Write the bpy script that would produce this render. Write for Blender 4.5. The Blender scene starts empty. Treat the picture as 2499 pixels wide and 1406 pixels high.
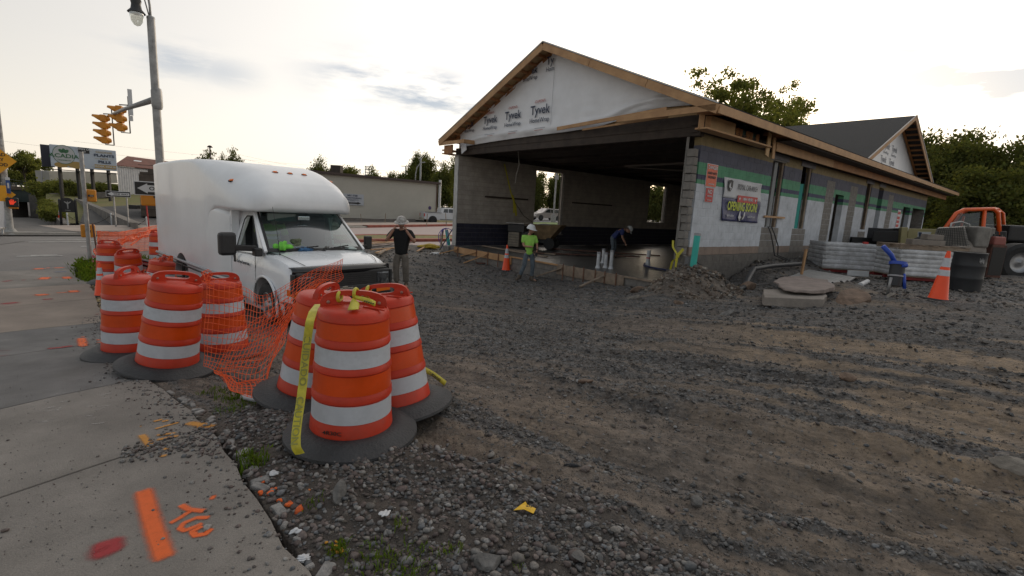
import bpy, math, random
import numpy as np
from mathutils import Vector, Matrix, noise
random.seed(7); np.random.seed(7)
RAD = math.radians
SC = bpy.context.scene
COL = SC.collection
V3 = lambda *a: np.array(a, float)

# ------------------------------------------------------------------ camera, sky, sun, exposure
CR = np.array([[0.99834086, 0.05758066, 0.0],
               [0.00938136, -0.16265519, 0.98663837],
               [0.05681128, -0.9850014, -0.16292551]])      # camera axes (x right, y down, z ahead) in the world
CAM = V3(0, 0, 1.6); FPX = 1175.0
cam = bpy.data.cameras.new('camera'); co = bpy.data.objects.new('camera', cam); COL.objects.link(co)
cam.sensor_width = 36; cam.lens = 36 * FPX / 2499; cam.clip_end = 2000; cam.clip_start = .05
mx = Matrix(((CR[0][0], -CR[0][1], -CR[0][2], 0), (CR[1][0], -CR[1][1], -CR[1][2], 0), (CR[2][0], -CR[2][1], -CR[2][2], 1.6), (0, 0, 0, 1)))
co.matrix_world = mx
SC.camera = co
SC.render.resolution_x, SC.render.resolution_y = 1024, 576
vs = SC.view_settings; vs.view_transform = 'Standard'; vs.look = 'None'; vs.gamma = 1; vs.exposure = 0.05; vs.use_curve_mapping = False
SUN_AZ, SUN_EL = RAD(24), RAD(13)            # azimuth from +Y towards +X
world = bpy.data.worlds.new('World'); SC.world = world; world.use_nodes = True
def setup_world():
    nt = world.node_tree; N = nt.nodes; L = nt.links; N.clear()
    out = N.new('ShaderNodeOutputWorld'); bg = N.new('ShaderNodeBackground'); bg.inputs[1].default_value = 0.10
    sky = N.new('ShaderNodeTexSky'); sky.sky_type = 'NISHITA'; sky.sun_disc = False
    sky.sun_elevation = SUN_EL; sky.sun_rotation = SUN_AZ; sky.air_density = 1.0; sky.dust_density = 2.0; sky.ozone_density = 1.0; sky.altitude = 200
    tc = N.new('ShaderNodeTexCoord')
    def math_(op, a, b=None, c=None):
        m = N.new('ShaderNodeMath'); m.operation = op
        for i, v in enumerate((a, b, c)):
            if v is None: continue
            if isinstance(v, (int, float)): m.inputs[i].default_value = v
            else: L.new(v, m.inputs[i])
        return m.outputs[0]
    def mixc(f, a, b):
        m = N.new('ShaderNodeMix'); m.data_type = 'RGBA'
        for s, v in ((m.inputs[0], f), (m.inputs[6], a), (m.inputs[7], b)):
            if isinstance(v, (int, float)): s.default_value = v
            elif isinstance(v, tuple): s.default_value = (*v, 1)
            else: L.new(v, s)
        return m.outputs[2]
    # thin high overcast: a pale veil, creamier towards the horizon, brighter round the hidden sun
    sep = N.new('ShaderNodeSeparateXYZ'); L.new(tc.outputs['Generated'], sep.inputs[0])
    sd = (math.sin(SUN_AZ) * math.cos(SUN_EL + .12), math.cos(SUN_AZ) * math.cos(SUN_EL + .12), math.sin(SUN_EL + .12))
    dot = N.new('ShaderNodeVectorMath'); dot.operation = 'DOT_PRODUCT'; L.new(tc.outputs['Generated'], dot.inputs[0]); dot.inputs[1].default_value = sd
    up = math_('MAXIMUM', sep.outputs[2], 0.0)
    hz = math_('POWER', math_('SUBTRACT', 1.0, up), 3.0)
    col = mixc(hz, VEIL_TOP, VEIL_HOR)
    glow = math_('POWER', math_('MAXIMUM', math_('MULTIPLY_ADD', dot.outputs['Value'], 0.5, 0.5), 0.0), 3.5)
    col2 = N.new('ShaderNodeMix'); col2.data_type = 'RGBA'; L.new(glow, col2.inputs[0]); L.new(col, col2.inputs[6]); col2.inputs[7].default_value = (*VEIL_SUN, 1)
    col = col2.outputs[2]
    # grey wisps of cloud
    mp = N.new('ShaderNodeMapping'); mp.inputs['Scale'].default_value = (3.2, 3.2, 15); L.new(tc.outputs['Generated'], mp.inputs[0])
    nz = N.new('ShaderNodeTexNoise'); nz.inputs['Scale'].default_value = 1.7; nz.inputs['Detail'].default_value = 7; nz.inputs['Roughness'].default_value = .58; L.new(mp.outputs[0], nz.inputs['Vector'])
    tot = None
    for (px, py, wd, st) in ((930, 200, 90, .9), (1060, 230, 90, 1.0), (1140, 270, 130, .8), (2460, 165, 35, 1.9), (2400, 185, 70, 1.7), (430, 148, 200, .5), (540, 175, 300, .4), (1950, 125, 300, .8), (1240, 50, 160, .35)):
        d_ = CR @ V3(px - 1249.5, py - 703, FPX); d_ /= np.linalg.norm(d_)
        q = N.new('ShaderNodeVectorMath'); q.operation = 'DISTANCE'
        sc_ = N.new('ShaderNodeVectorMath'); sc_.operation = 'MULTIPLY'; L.new(tc.outputs['Generated'], sc_.inputs[0]); sc_.inputs[1].default_value = (1, 1, 2.6)
        L.new(sc_.outputs[0], q.inputs[0]); q.inputs[1].default_value = (d_[0], d_[1], d_[2] * 2.6)
        g = math_('MULTIPLY', math_('POWER', 2.718, math_('MULTIPLY', math_('MULTIPLY', q.outputs['Value'], q.outputs['Value']), -wd)), st)
        tot = g if tot is None else math_('MAXIMUM', tot, g)
    wisp = N.new('ShaderNodeMapRange'); L.new(nz.outputs[0], wisp.inputs[0]); wisp.inputs[1].default_value = .44; wisp.inputs[2].default_value = .60
    cf = math_('MULTIPLY', wisp.outputs[0], tot)
    cq_ = math_('MULTIPLY', cf, 1.25); cq_.node.use_clamp = True; col = mixc(cq_, col, CLOUD)
    # veil over the clear sky
    nsk = N.new('ShaderNodeVectorMath'); nsk.operation = 'SCALE'; L.new(sky.outputs[0], nsk.inputs[0]); nsk.inputs['Scale'].default_value = NISH
    addv = N.new('ShaderNodeVectorMath'); addv.operation = 'ADD'; L.new(nsk.outputs[0], addv.inputs[0]); L.new(col, addv.inputs[1])
    L.new(addv.outputs[0], bg.inputs[0]); L.new(bg.outputs[0], out.inputs[0])
NISH = 0.35
VEIL_TOP = (2.5, 2.8, 3.0); VEIL_HOR = (7.5, 6.6, 5.6); VEIL_SUN = (12.5, 11.4, 10.2); CLOUD = (3.3, 3.7, 4.4)
setup_world()
sl = bpy.data.lights.new('sun', 'SUN'); sl.energy = 0.9; sl.angle = RAD(12); sl.color = (1, .84, .66)
so = bpy.data.objects.new('sun', sl); COL.objects.link(so)
sdir = Vector((math.sin(SUN_AZ) * math.cos(SUN_EL), math.cos(SUN_AZ) * math.cos(SUN_EL), math.sin(SUN_EL)))
so.rotation_euler = sdir.to_track_quat('Z', 'Y').to_euler(); so.location = (0, 0, 60)

# ------------------------------------------------------------------ placing helpers
def ray(px, py):
    v = CR @ V3(px - 1249.5, py - 703, FPX); return v / np.linalg.norm(v)
def at(px, py, depth):
    return CAM + CR @ (V3(px - 1249.5, py - 703, FPX) / FPX * depth)
CP = np.array([(-1.0,3.2,0),(0,0,0.02),(2,3,.03),(-.8,3.9,-.05),(-1.8,4.1,-.12),(-3.35,4.5,-.2),(-4.4,5.2,-.3),(-3.2,5.3,-.32),(-7.8,9,-.5),(-9.4,11.1,-.6),(-10.4,13.9,-.55),(-2.9,12.2,-.59),(-4.4,9.5,-.64),(-3.6,8.6,-.63),(-6.2,11.5,-.64),(-7,12,-.62),(.44,14.8,-.6),(-.25,16.9,-.57),(-3,21,-.5),(5,8,.05),(3.6,11.5,-.2),(7.5,8.5,.36),(8.6,9.1,.4),(12.4,17.7,.15),(12.3,14.8,.2),(16.5,16,.36),(20,20,.3),(-6,2,-.25),(-12,8,-.55),(-4,0,-.12),(-13,14,-.5),(-20,20,-.5),(-20,0,-.5),(8,2,.2),(15,5,.4),(0,-6,.05),(-9.5,57,-.5),(4,72,-.2),(-30,38,-.5),(-60,60,-.5),(60,60,.3),(0,120,-.3),(-120,0,-.5),(120,0,.3),(0,-100,0),(5,40,-.4),(25,30,.3)], float)
_k = lambda r: np.sqrt(r * r + 1.0)
_w = np.linalg.solve(_k(np.linalg.norm(CP[:, None, :2] - CP[None, :, :2], axis=2)) + np.eye(len(CP)) * -.02, CP[:, 2] + .1)
def G(x, y):
    x = np.asarray(x, float); y = np.asarray(y, float)
    r = np.sqrt((x[..., None] - CP[:, 0]) ** 2 + (y[..., None] - CP[:, 1]) ** 2)
    return np.clip((_k(r) * _w).sum(-1) - .1, -.75, .6)
def g1(x, y): return float(G(x, y))
BR = V3(4.33, 12.3, 0); DU = V3(-.648, .762, 0); DV = V3(.762, .6475, 0)      # building: front right corner, along the front, along the side
def bp(u, v, z): return BR + DU * u + DV * v + V3(0, 0, z)

# ------------------------------------------------------------------ mesh helpers
class MB:
    def __init__(s): s.v = []; s.f = []; s.m = []
    def add(s, vs, fs, m=0):
        o = len(s.v); s.v.extend([tuple(map(float, q)) for q in vs]); s.f.extend([tuple(i + o for i in q) for q in fs]); s.m.extend([m] * len(fs)); return s
    def box(s, c, d, ax=None, m=0, top=1.0):
        c = np.array(c, float); X, Y, Z = (np.eye(3) if ax is None else np.array(ax, float))
        hx, hy, hz = d[0] / 2, d[1] / 2, d[2] / 2; vs = []
        for k, z in ((1, -hz), (top, hz)):
            for x, y in ((-hx, -hy), (hx, -hy), (hx, hy), (-hx, hy)): vs.append(c + X * x * k + Y * y * k + Z * z)
        return s.add(vs, [(0, 3, 2, 1), (4, 5, 6, 7), (0, 1, 5, 4), (1, 2, 6, 5), (2, 3, 7, 6), (3, 0, 4, 7)], m)
    def bb(s, x0, x1, y0, y1, z0, z1, m=0): return s.box(((x0 + x1) / 2, (y0 + y1) / 2, (z0 + z1) / 2), (x1 - x0, y1 - y0, z1 - z0), None, m)
    def bar(s, p, q, w, h, m=0, up=(0, 0, 1)):
        p = np.array(p, float); q = np.array(q, float); X = q - p; l = np.linalg.norm(X); X = X / l; Y = np.cross(np.array(up, float), X)
        if np.linalg.norm(Y) < 1e-4: Y = np.cross((1, 0, 0), X)
        Y /= np.linalg.norm(Y); Z = np.cross(X, Y)
        return s.box((p + q) / 2, (l, w, h), (X, Y, Z), m)
    def tube(s, pts, rad, n=8, m=0, caps=True, closed=False):
        pts = [np.array(p, float) for p in pts]; k = len(pts)
        rad = [rad] * k if np.isscalar(rad) else rad
        ref = None; vs = []
        for i in range(k):
            if closed: t = pts[(i + 1) % k] - pts[i - 1]
            else: t = pts[min(i + 1, k - 1)] - pts[max(i - 1, 0)]
            t = t / (np.linalg.norm(t) + 1e-9)
            if ref is None: ref = np.cross(t, (0, 0, 1)); ref = ref if np.linalg.norm(ref) > .05 else np.cross(t, (1, 0, 0))
            a = ref - t * np.dot(ref, t); a /= (np.linalg.norm(a) + 1e-9); b = np.cross(t, a); ref = a
            for j in range(n):
                w = 2 * math.pi * j / n; vs.append(pts[i] + (a * math.cos(w) + b * math.sin(w)) * rad[i])
        fs = []
        for i in range(k if closed else k - 1):
            i2 = (i + 1) % k
            for j in range(n): fs.append((i * n + j, i * n + (j + 1) % n, i2 * n + (j + 1) % n, i2 * n + j))
        if caps and not closed: fs += [tuple(range(n))[::-1], tuple((k - 1) * n + j for j in range(n))]
        return s.add(vs, fs, m)
    def lathe(s, prof, n=24, c=(0, 0, 0), ax=None, m=0, cap=True):
        X, Y, Z = (np.eye(3) if ax is None else np.array(ax, float)); c = np.array(c, float); vs = []
        for r, z in prof:
            for j in range(n):
                a = 2 * math.pi * j / n; vs.append(c + X * r * math.cos(a) + Y * r * math.sin(a) + Z * z)
        fs = [(i * n + j, i * n + (j + 1) % n, (i + 1) * n + (j + 1) % n, (i + 1) * n + j) for i in range(len(prof) - 1) for j in range(n)]
        if cap: fs += [tuple(range(n))[::-1], tuple((len(prof) - 1) * n + j for j in range(n))]
        return s.add(vs, fs, m)
    def prism(s, poly, o, X, Y, depth, m=0):
        o, X, Y = (np.array(q, float) for q in (o, X, Y)); Z = np.cross(X, Y); Z /= np.linalg.norm(Z); n = len(poly)
        vs = [o + X * a + Y * b for a, b in poly] + [o + X * a + Y * b - Z * depth for a, b in poly]
        return s.add(vs, [tuple(range(n)), tuple(range(2 * n - 1, n - 1, -1))] + [((i + 1) % n, i, i + n, (i + 1) % n + n) for i in range(n)], m)
    def grid(s, P, m=0, thick=0, closed_u=False):
        P = np.array(P, float); a, b = P.shape[:2]; vs = P.reshape(-1, 3)
        fs = [(i * b + j, i * b + j + 1, ((i + 1) % a) * b + j + 1, ((i + 1) % a) * b + j) for i in range(a if closed_u else a - 1) for j in range(b - 1)]
        return s.add(vs, fs, m)
    def quad(s, a, b, c, d, m=0): return s.add([a, b, c, d], [(0, 1, 2, 3)], m)
    def build(s, name, mats, parent=None, smooth=False, bevel=0, sub=0, loc=None, solid=0, auto=None):
        me = bpy.data.meshes.new(name); me.from_pydata(s.v, [], s.f)
        for mt in (mats if isinstance(mats, (list, tuple)) else [mats]): me.materials.append(mt)
        me.polygons.foreach_set('material_index', s.m)
        if smooth: me.polygons.foreach_set('use_smooth', [True] * len(s.f))
        me.update(); o = bpy.data.objects.new(name, me); COL.objects.link(o)
        if parent is not None: o.parent = parent
        if loc is not None: o.location = loc
        if solid: md = o.modifiers.new('s', 'SOLIDIFY'); md.thickness = solid
        if bevel: md = o.modifiers.new('b', 'BEVEL'); md.width = bevel; md.segments = 2; md.limit_method = 'ANGLE'; md.angle_limit = RAD(35)
        if sub: md = o.modifiers.new('u', 'SUBSURF'); md.levels = sub; md.render_levels = sub
        if smooth and auto: bpy_auto(o, auto)
        return o
def bpy_auto(o, deg):
    me = o.data; 
    try: me.set_sharp_from_angle(angle=RAD(deg))
    except Exception: pass
def thing(name, label, cat, loc=(0, 0, 0), rz=0, group=None):
    o = bpy.data.objects.new(name, None); COL.objects.link(o); o.location = tuple(loc); o.rotation_euler = (0, 0, rz); tag(o, label, cat, group); return o
def tag(o, label, cat, group=None):
    o['label'] = label; o['category'] = cat
    if group: o['group'] = group
    return o
def struct(o): o['kind'] = 'structure'; return o
def stuff(o): o['kind'] = 'stuff'; return o
KIDS = {}
def dup(root, loc, rot=None, label=None, scale=None):
    kids = KIDS.get(root.name)
    if kids is None:
        kids = [(c, [g for g in bpy.data.objects if g.parent == c]) for c in bpy.data.objects if c.parent == root]; KIDS[root.name] = kids
    r = root.copy(); COL.objects.link(r); r.location = tuple(loc)
    if rot is not None: r.rotation_euler = rot
    if scale is not None: r.scale = (scale,) * 3 if np.isscalar(scale) else scale
    if label: r['label'] = label
    for c, gs in kids:
        k = c.copy(); COL.objects.link(k); k.parent = r
        for g in gs: h = g.copy(); COL.objects.link(h); h.parent = k
    return r
def inst(mesh, name, loc, parent=None, rot=None, scale=None):
    o = bpy.data.objects.new(name, mesh); COL.objects.link(o); o.location = tuple(loc)
    if rot is not None: o.rotation_euler = rot
    if scale is not None: o.scale = scale
    if parent is not None: o.parent = parent
    return o

# ------------------------------------------------------------------ materials
def mat(name, c, rough=.7, var=.0, vs=6, bump=0, bs=40, metal=0, c2=None, stain=0, coat=0, speck=0, sp=None, det=6, emit=None, coord='Object', stretch=None):
    m = bpy.data.materials.new(name); m.use_nodes = True; nt = m.node_tree; N = nt.nodes; L = nt.links; b = N['Principled BSDF']
    b.inputs['Base Color'].default_value = (*c, 1); b.inputs['Roughness'].default_value = rough; b.inputs['Metallic'].default_value = metal
    if coat: b.inputs['Coat Weight'].default_value = coat; b.inputs['Coat Roughness'].default_value = .08
    if sp is not None: b.inputs['Specular IOR Level'].default_value = sp
    if emit: b.inputs['Emission Color'].default_value = (*emit[0], 1); b.inputs['Emission Strength'].default_value = emit[1]
    if var or c2 or bump or stain:
        tc = N.new('ShaderNodeTexCoord'); vec = tc.outputs[coord]
        if stretch:
            mp = N.new('ShaderNodeMapping'); mp.inputs['Scale'].default_value = stretch; L.new(vec, mp.inputs[0]); vec = mp.outputs[0]
        def nz(s, d=det, r=.6):
            n = N.new('ShaderNodeTexNoise'); n.inputs['Scale'].default_value = s; n.inputs['Detail'].default_value = d; n.inputs['Roughness'].default_value = r; L.new(vec, n.inputs['Vector']); return n.outputs[0]
        n1 = nz(vs)
        mr = N.new('ShaderNodeMapRange'); L.new(n1, mr.inputs[0]); mr.inputs[1].default_value = .34; mr.inputs[2].default_value = .68
        mix = N.new('ShaderNodeMix'); mix.data_type = 'RGBA'; L.new(mr.outputs[0], mix.inputs[0])
        lo = c2 if c2 else tuple(max(0, q * (1 - var)) for q in c); hi = c if c2 else tuple(q * (1 + var) for q in c)
        mix.inputs[6].default_value = (*lo, 1); mix.inputs[7].default_value = (*hi, 1); colo = mix.outputs[2]
        if stain:
            n2 = nz(vs * .37 + .7, 9, .7); m2 = N.new('ShaderNodeMapRange'); L.new(n2, m2.inputs[0]); m2.inputs[1].default_value = .5; m2.inputs[2].default_value = .72
            m2.inputs[4].default_value = stain
            mx2 = N.new('ShaderNodeMix'); mx2.data_type = 'RGBA'; L.new(m2.outputs[0], mx2.inputs[0]); L.new(colo, mx2.inputs[6]); mx2.inputs[7].default_value = (.085, .072, .058, 1); colo = mx2.outputs[2]
        if speck:
            n3 = nz(210, 3, .8); m3 = N.new('ShaderNodeMapRange'); L.new(n3, m3.inputs[0]); m3.inputs[1].default_value = .3; m3.inputs[2].default_value = .7; m3.inputs[3].default_value = 1 - speck; m3.inputs[4].default_value = 1 + speck
            sc3 = N.new('ShaderNodeVectorMath'); sc3.operation = 'SCALE'; L.new(colo, sc3.inputs[0]); L.new(m3.outputs[0], sc3.inputs['Scale']); colo = sc3.outputs[0]
        L.new(colo, b.inputs['Base Color'])
        if bump:
            bn = N.new('ShaderNodeBump'); bn.inputs['Strength'].default_value = bump; bn.inputs['Distance'].default_value = .02; L.new(nz(bs, 5), bn.inputs['Height']); L.new(bn.outputs[0], b.inputs['Normal'])
            rr = N.new('ShaderNodeMapRange'); L.new(n1, rr.inputs[0]); rr.inputs[3].default_value = max(.05, rough - .12); rr.inputs[4].default_value = min(1, rough + .12); L.new(rr.outputs[0], b.inputs['Roughness'])
    return m
def glass(name, c, rough=.05, alpha=.35):
    m = bpy.data.materials.new(name); m.use_nodes = True; nt = m.node_tree; N = nt.nodes; L = nt.links; N.clear()
    o = N.new('ShaderNodeOutputMaterial'); t = N.new('ShaderNodeBsdfTransparent'); t.inputs[0].default_value = (*c, 1)
    g = N.new('ShaderNodeBsdfGlossy'); g.inputs['Roughness'].default_value = rough; g.inputs[0].default_value = (.9, .95, 1, 1)
    lw_ = N.new('ShaderNodeLayerWeight'); lw_.inputs[0].default_value = .5; f = N.new('ShaderNodeMath'); f.operation = 'POWER'; L.new(lw_.outputs['Facing'], f.inputs[0]); f.inputs[1].default_value = 3.5; mx_ = N.new('ShaderNodeMixShader')
    ad = N.new('ShaderNodeMath'); ad.operation = 'MULTIPLY_ADD'; L.new(f.outputs[0], ad.inputs[0]); ad.inputs[1].default_value = 1.0; ad.inputs[2].default_value = .04 + alpha * .2
    L.new(ad.outputs[0], mx_.inputs[0]); L.new(t.outputs[0], mx_.inputs[1]); L.new(g.outputs[0], mx_.inputs[2]); L.new(mx_.outputs[0], o.inputs[0]); return m
def text(name, s, o, X, Y, h, m, parent=None, align='CENTER', bold=0, sx=1.0, lift=.004, ext=.001):
    """flat lettering; o = anchor (base line), X right, Y up, h = cap height"""
    cu = bpy.data.curves.new('t', 'FONT'); cu.body = s; cu.size = h / .69; cu.align_x = align; cu.offset = bold * h; cu.extrude = ext; cu.resolution_u = 3; cu.space_line = 1.0
    to = bpy.data.objects.new('t', cu); COL.objects.link(to); dg = bpy.context.evaluated_depsgraph_get()
    me = bpy.data.meshes.new_from_object(to.evaluated_get(dg)); bpy.data.objects.remove(to)
    X = Vector(X).normalized(); Y = Vector(Y).normalized(); Z = X.cross(Y)
    M = Matrix(((X.x * sx, Y.x, Z.x, o[0] + Z.x * lift), (X.y * sx, Y.y, Z.y, o[1] + Z.y * lift), (X.z * sx, Y.z, Z.z, o[2] + Z.z * lift), (0, 0, 0, 1)))
    me.transform(M); me.materials.clear(); me.materials.append(m); ob = bpy.data.objects.new(name, me); COL.objects.link(ob)
    if parent is not None: ob.parent = parent
    return ob
# numpy value noise
_perm = np.random.RandomState(3).rand(256, 256)
def vnoise(x, y, s=1.0, oct=4, seed=0):
    x = np.asarray(x, float) * s + seed * 17.3; y = np.asarray(y, float) * s + seed * 9.1; tot = 0; a = 1; sm = 0
    for o in range(oct):
        xi = np.floor(x).astype(int); yi = np.floor(y).astype(int); fx = x - xi; fy = y - yi; fx = fx * fx * (3 - 2 * fx); fy = fy * fy * (3 - 2 * fy)
        p = lambda i, j: _perm[i % 256, j % 256]
        n = (p(xi, yi) * (1 - fx) + p(xi + 1, yi) * fx) * (1 - fy) + (p(xi, yi + 1) * (1 - fx) + p(xi + 1, yi + 1) * fx) * fy
        tot = tot + n * a; sm += a; a *= .5; x = x * 2.03 + 5; y = y * 2.03 + 3
    return tot / sm
# ------------------------------------------------------------------ ground
EDGE = [(3.4, -3.2), (.3, .75), (-.8, 1.79), (-1.37, 2.38), (-1.85, 2.95), (-2.35, 3.40), (-2.8, 3.80), (-3.6, 4.45), (-5.84, 6.71), (-7.6, 8.6), (-9.4, 10.5), (-10.15, 11.0), (-11.24, 12.2)]
def sdist(x, y, pl):
    """signed distance to a polyline, positive on its right-hand (site) side"""
    x = np.asarray(x, float); y = np.asarray(y, float); best = np.full(x.shape, 1e9); sg = np.ones(x.shape)
    for (ax, ay), (bx, by) in zip(pl[:-1], pl[1:]):
        dx, dy = bx - ax, by - ay; t = np.clip(((x - ax) * dx + (y - ay) * dy) / (dx * dx + dy * dy), 0, 1)
        d = np.hypot(x - ax - t * dx, y - ay - t * dy); s = np.where(dx * (y - ay) - dy * (x - ax) < 0, 1., -1.)
        c = d < best; best = np.where(c, d, best); sg = np.where(c, s, sg)
    return best * sg
NEAR = [(-30, -22), (-20, -4), (-13.5, 8.0), (-11.98, 11.06), (-11.24, 12.2), (-9.6, 15.5), (-8.2, 20), (-6.6, 22.4), (-3, 25), (4, 30.6), (14, 38), (40, 56)]
FAR = [(-42, -14), (-27, 8), (-21.5, 14.5), (-19.3, 18), (-17.7, 19.65), (-15.0, 27), (-11.4, 37.5), (-6.1, 48.7), (2.5, 60), (12, 70), (40, 92)]
sst = lambda a, b, x: (lambda t: t * t * (3 - 2 * t))(np.clip((np.asarray(x, float) - a) / (b - a), 0, 1))
def zones(x, y):
    x = np.asarray(x, float); y = np.asarray(y, float); r = np.hypot(x, y)
    wx = vnoise(x, y, .5, 3, 5) - .5
    al = x * .86 - y * .51; ac = x * .51 + y * .86 + wx * .8 + .03 * np.clip(al, -3, 6) ** 2 * (al > 0)
    st = vnoise(al * .22, ac * 3.0, 1, 4, 2); st2 = vnoise(al * .5, ac * .9, 1, 3, 8)
    lf = sst(1.6, .2, x - .12 * y); far = np.maximum(sst(8.0, 10.0, ac), lf * sst(3.9, 4.9, ac)); band = sst(4.1, 4.7, ac) * sst(6.1, 5.3, ac)
    hp_ = sst(1.15, .75, np.hypot((x - 4.15) / 1.05, (y - 10.9) / .85)); grav = np.clip(np.maximum(far * .92, band * .75) + (st - .52) * 4.2 * (1 - .6 * far) + (st2 - .5) * 1.0 + .05 + (1 - far) * (vnoise(al * .3 + 9, ac * 6.5, 1, 3, 61) - .57) * 4.5 - hp_ * 2, 0, 1)
    tan = np.clip((sst(.8, 5.2, x - .25 * (y - 4)) * .95 + .12) * (1 - grav * .7) * (1 - .7 * hp_) + (vnoise(x, y, .6, 3, 11) - .5) * 1.1, 0, 1)
    peb = sst(.25, -.15, y - (2.95 - .27 * (x + 1) ** 2 * (x > -1)) + (vnoise(x, y, 1.6, 3, 4) - .5) * .9) * sst(3.2, 2.2, x + wx)
    peb = np.maximum(peb, sst(.7, .2, np.hypot((x + 1.75) * .8, y - 3.1)) * .8)
    return grav, tan, peb, st, al, ac
_u = [at(*p) for p in ((72, 571, 19), (73, 546, 42), (74, 533, 72), (76, 517, 100), (77, 492, 160), (78, 468, 320))]; UPS = _u[0]; UPD = (_u[2] - UPS)[:2]; UPD = UPD / np.linalg.norm(UPD)
UPA = [float(np.linalg.norm((p - UPS)[:2])) for p in _u]; UPZ = [float(p[2]) for p in _u]
def Z(x, y):
    """terrain with ruts, clods and heaps"""
    x = np.asarray(x, float); y = np.asarray(y, float); z = G(x, y)
    sd = sdist(x, y, EDGE); sn = sdist(x, y, NEAR); site = sst(.02, .5, sd) * sst(.1, 1.2, sn) * sst(70, 35, np.hypot(x, y))
    grav, tan, peb, st, al, ac = zones(x, y)
    rut = (vnoise(al * .12, ac * 1.5, 1, 3, 21) - .5) * .10 + (st - .5) * .10 + (vnoise(al * .3, ac * 7, 1, 3, 41) - .5) * .09 - .03 * sst(.10, .0, np.abs(vnoise(al * .15, ac * 2.2, 1, 2, 71) - .5)) * (1 - .7 * grav)
    rut *= sst(1.6, 3.2, np.hypot(x, y)) * (1 - .55 * sst(7, 12, y))
    cl = (vnoise(x, y, 5, 4, 6) - .5) * .05 + (vnoise(x, y, 17, 4, 7) - .5) * .045
    z = z + site * (rut + cl) + peb * site * .025
    # one deep wheel rut along the photograph's right
    for c0, w_ in ((4.05, 1.0), (5.75, .6), (3.2, .45)):
        c = ac - (c0 + .10 * np.sin(al * .7)); z = z + site * sst(-3.0, -.2, al) * w_ * (-.085 * np.exp(-(c / .15) ** 2) + .05 * np.exp(-((c - .30) / .12) ** 2) + .03 * np.exp(-((c + .28) / .1) ** 2))
    # heaps: brown spoil by the corner, dark gravel bank along the side wall, dirt by the grate
    def heap(cx, cy, h, rx, ry=None, a=0, ro=.9):
        ry = ry or rx; dx = x - cx; dy = y - cy; u = (dx * math.cos(a) + dy * math.sin(a)) / rx; v = (-dx * math.sin(a) + dy * math.cos(a)) / ry
        return h * np.exp(-(u * u + v * v) ** 1.15) * (1 + (vnoise(x, y, 3.2, 5, 9) - .5) * ro)
    z = z + heap(4.15, 11.05, .62, .85, .62, .4) + heap(3.6, 10.8, .14, .7, .5) + heap(7.35, 10.75, .17, .5, .4) + heap(6.6, 13.2, .24, .9, .6, .7)
    q = (x - BR[0]) * DU[0] + (y - BR[1]) * DU[1]; w = (x - BR[0]) * DV[0] + (y - BR[1]) * DV[1]
    z = z + .42 * sst(-1.7, -.15, q) * sst(1.9, 4.4, w) * sst(13, 8, w) * (q < .1) - .30 * np.exp(-((w - 1.9) / .75) ** 2 - ((q + .8) / .8) ** 2)
    z = z + heap(-4.6, 22.4, .16, 2.6, 1.0, .5) * 1.0 + heap(-2.2, 19.6, .10, 1.4, .8)
    z = np.where((sd < .02) & (sn > 0), z - .10, z)
    inside = (q > -.05) & (q < 10.8) & (w > -.3) & (w < 26.3); z = np.where(inside, np.minimum(z, -.45), z)
    ax = x - UPS[0]; ay = y - UPS[1]; da = ax * UPD[0] + ay * UPD[1]; dl = np.abs(ax * -UPD[1] + ay * UPD[0])
    z = np.where((da > .3) & (dl < 4.3) & (da < 400), np.interp(da, UPA, UPZ) - .25, z)
    # left of the street: the far side falls to the underpass, banks rise beside it
    return z
def gz(x, y): return float(Z(np.array([x]), np.array([y]))[0])
th = np.concatenate([np.linspace(-math.pi, -1.05, 40, endpoint=False), np.linspace(-1.05, 1.05, 640), np.linspace(1.05, math.pi, 40)[1:]])
rr = np.concatenate([[0.0, .15], .3 * (420 / .3) ** np.linspace(0, 1, 430)])
TH, RR = np.meshgrid(th, rr); X, Y = RR * np.sin(TH), RR * np.cos(TH)
Zg = Z(X, Y); GR = zones(X, Y)
a, b = X.shape; idx = np.arange(a * b).reshape(a, b)
F4 = np.stack([idx[:-1, :-1], idx[:-1, 1:], idx[1:, 1:], idx[1:, :-1]], -1).reshape(-1, 4)[:, ::-1]
def fastmesh(name, vs, fs, mats, attr=None, smooth=True):
    me = bpy.data.meshes.new(name); n, k = fs.shape
    me.vertices.add(len(vs)); me.vertices.foreach_set('co', np.asarray(vs, np.float32).ravel()); me.loops.add(n * k); me.loops.foreach_set('vertex_index', fs.astype(np.int32).ravel())
    me.polygons.add(n); me.polygons.foreach_set('loop_start', np.arange(0, n * k, k, dtype=np.int32)); me.polygons.foreach_set('loop_total', np.full(n, k, np.int32))
    me.polygons.foreach_set('use_smooth', np.full(n, smooth)); me.update(calc_edges=True); me.validate()
    for mt in (mats if isinstance(mats, list) else [mats]): me.materials.append(mt)
    if attr is not None:
        at_ = me.color_attributes.new('Col', 'FLOAT_COLOR', 'POINT'); at_.data.foreach_set('color', np.asarray(attr, np.float32).ravel())
    o = bpy.data.objects.new(name, me); COL.objects.link(o); return o
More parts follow.
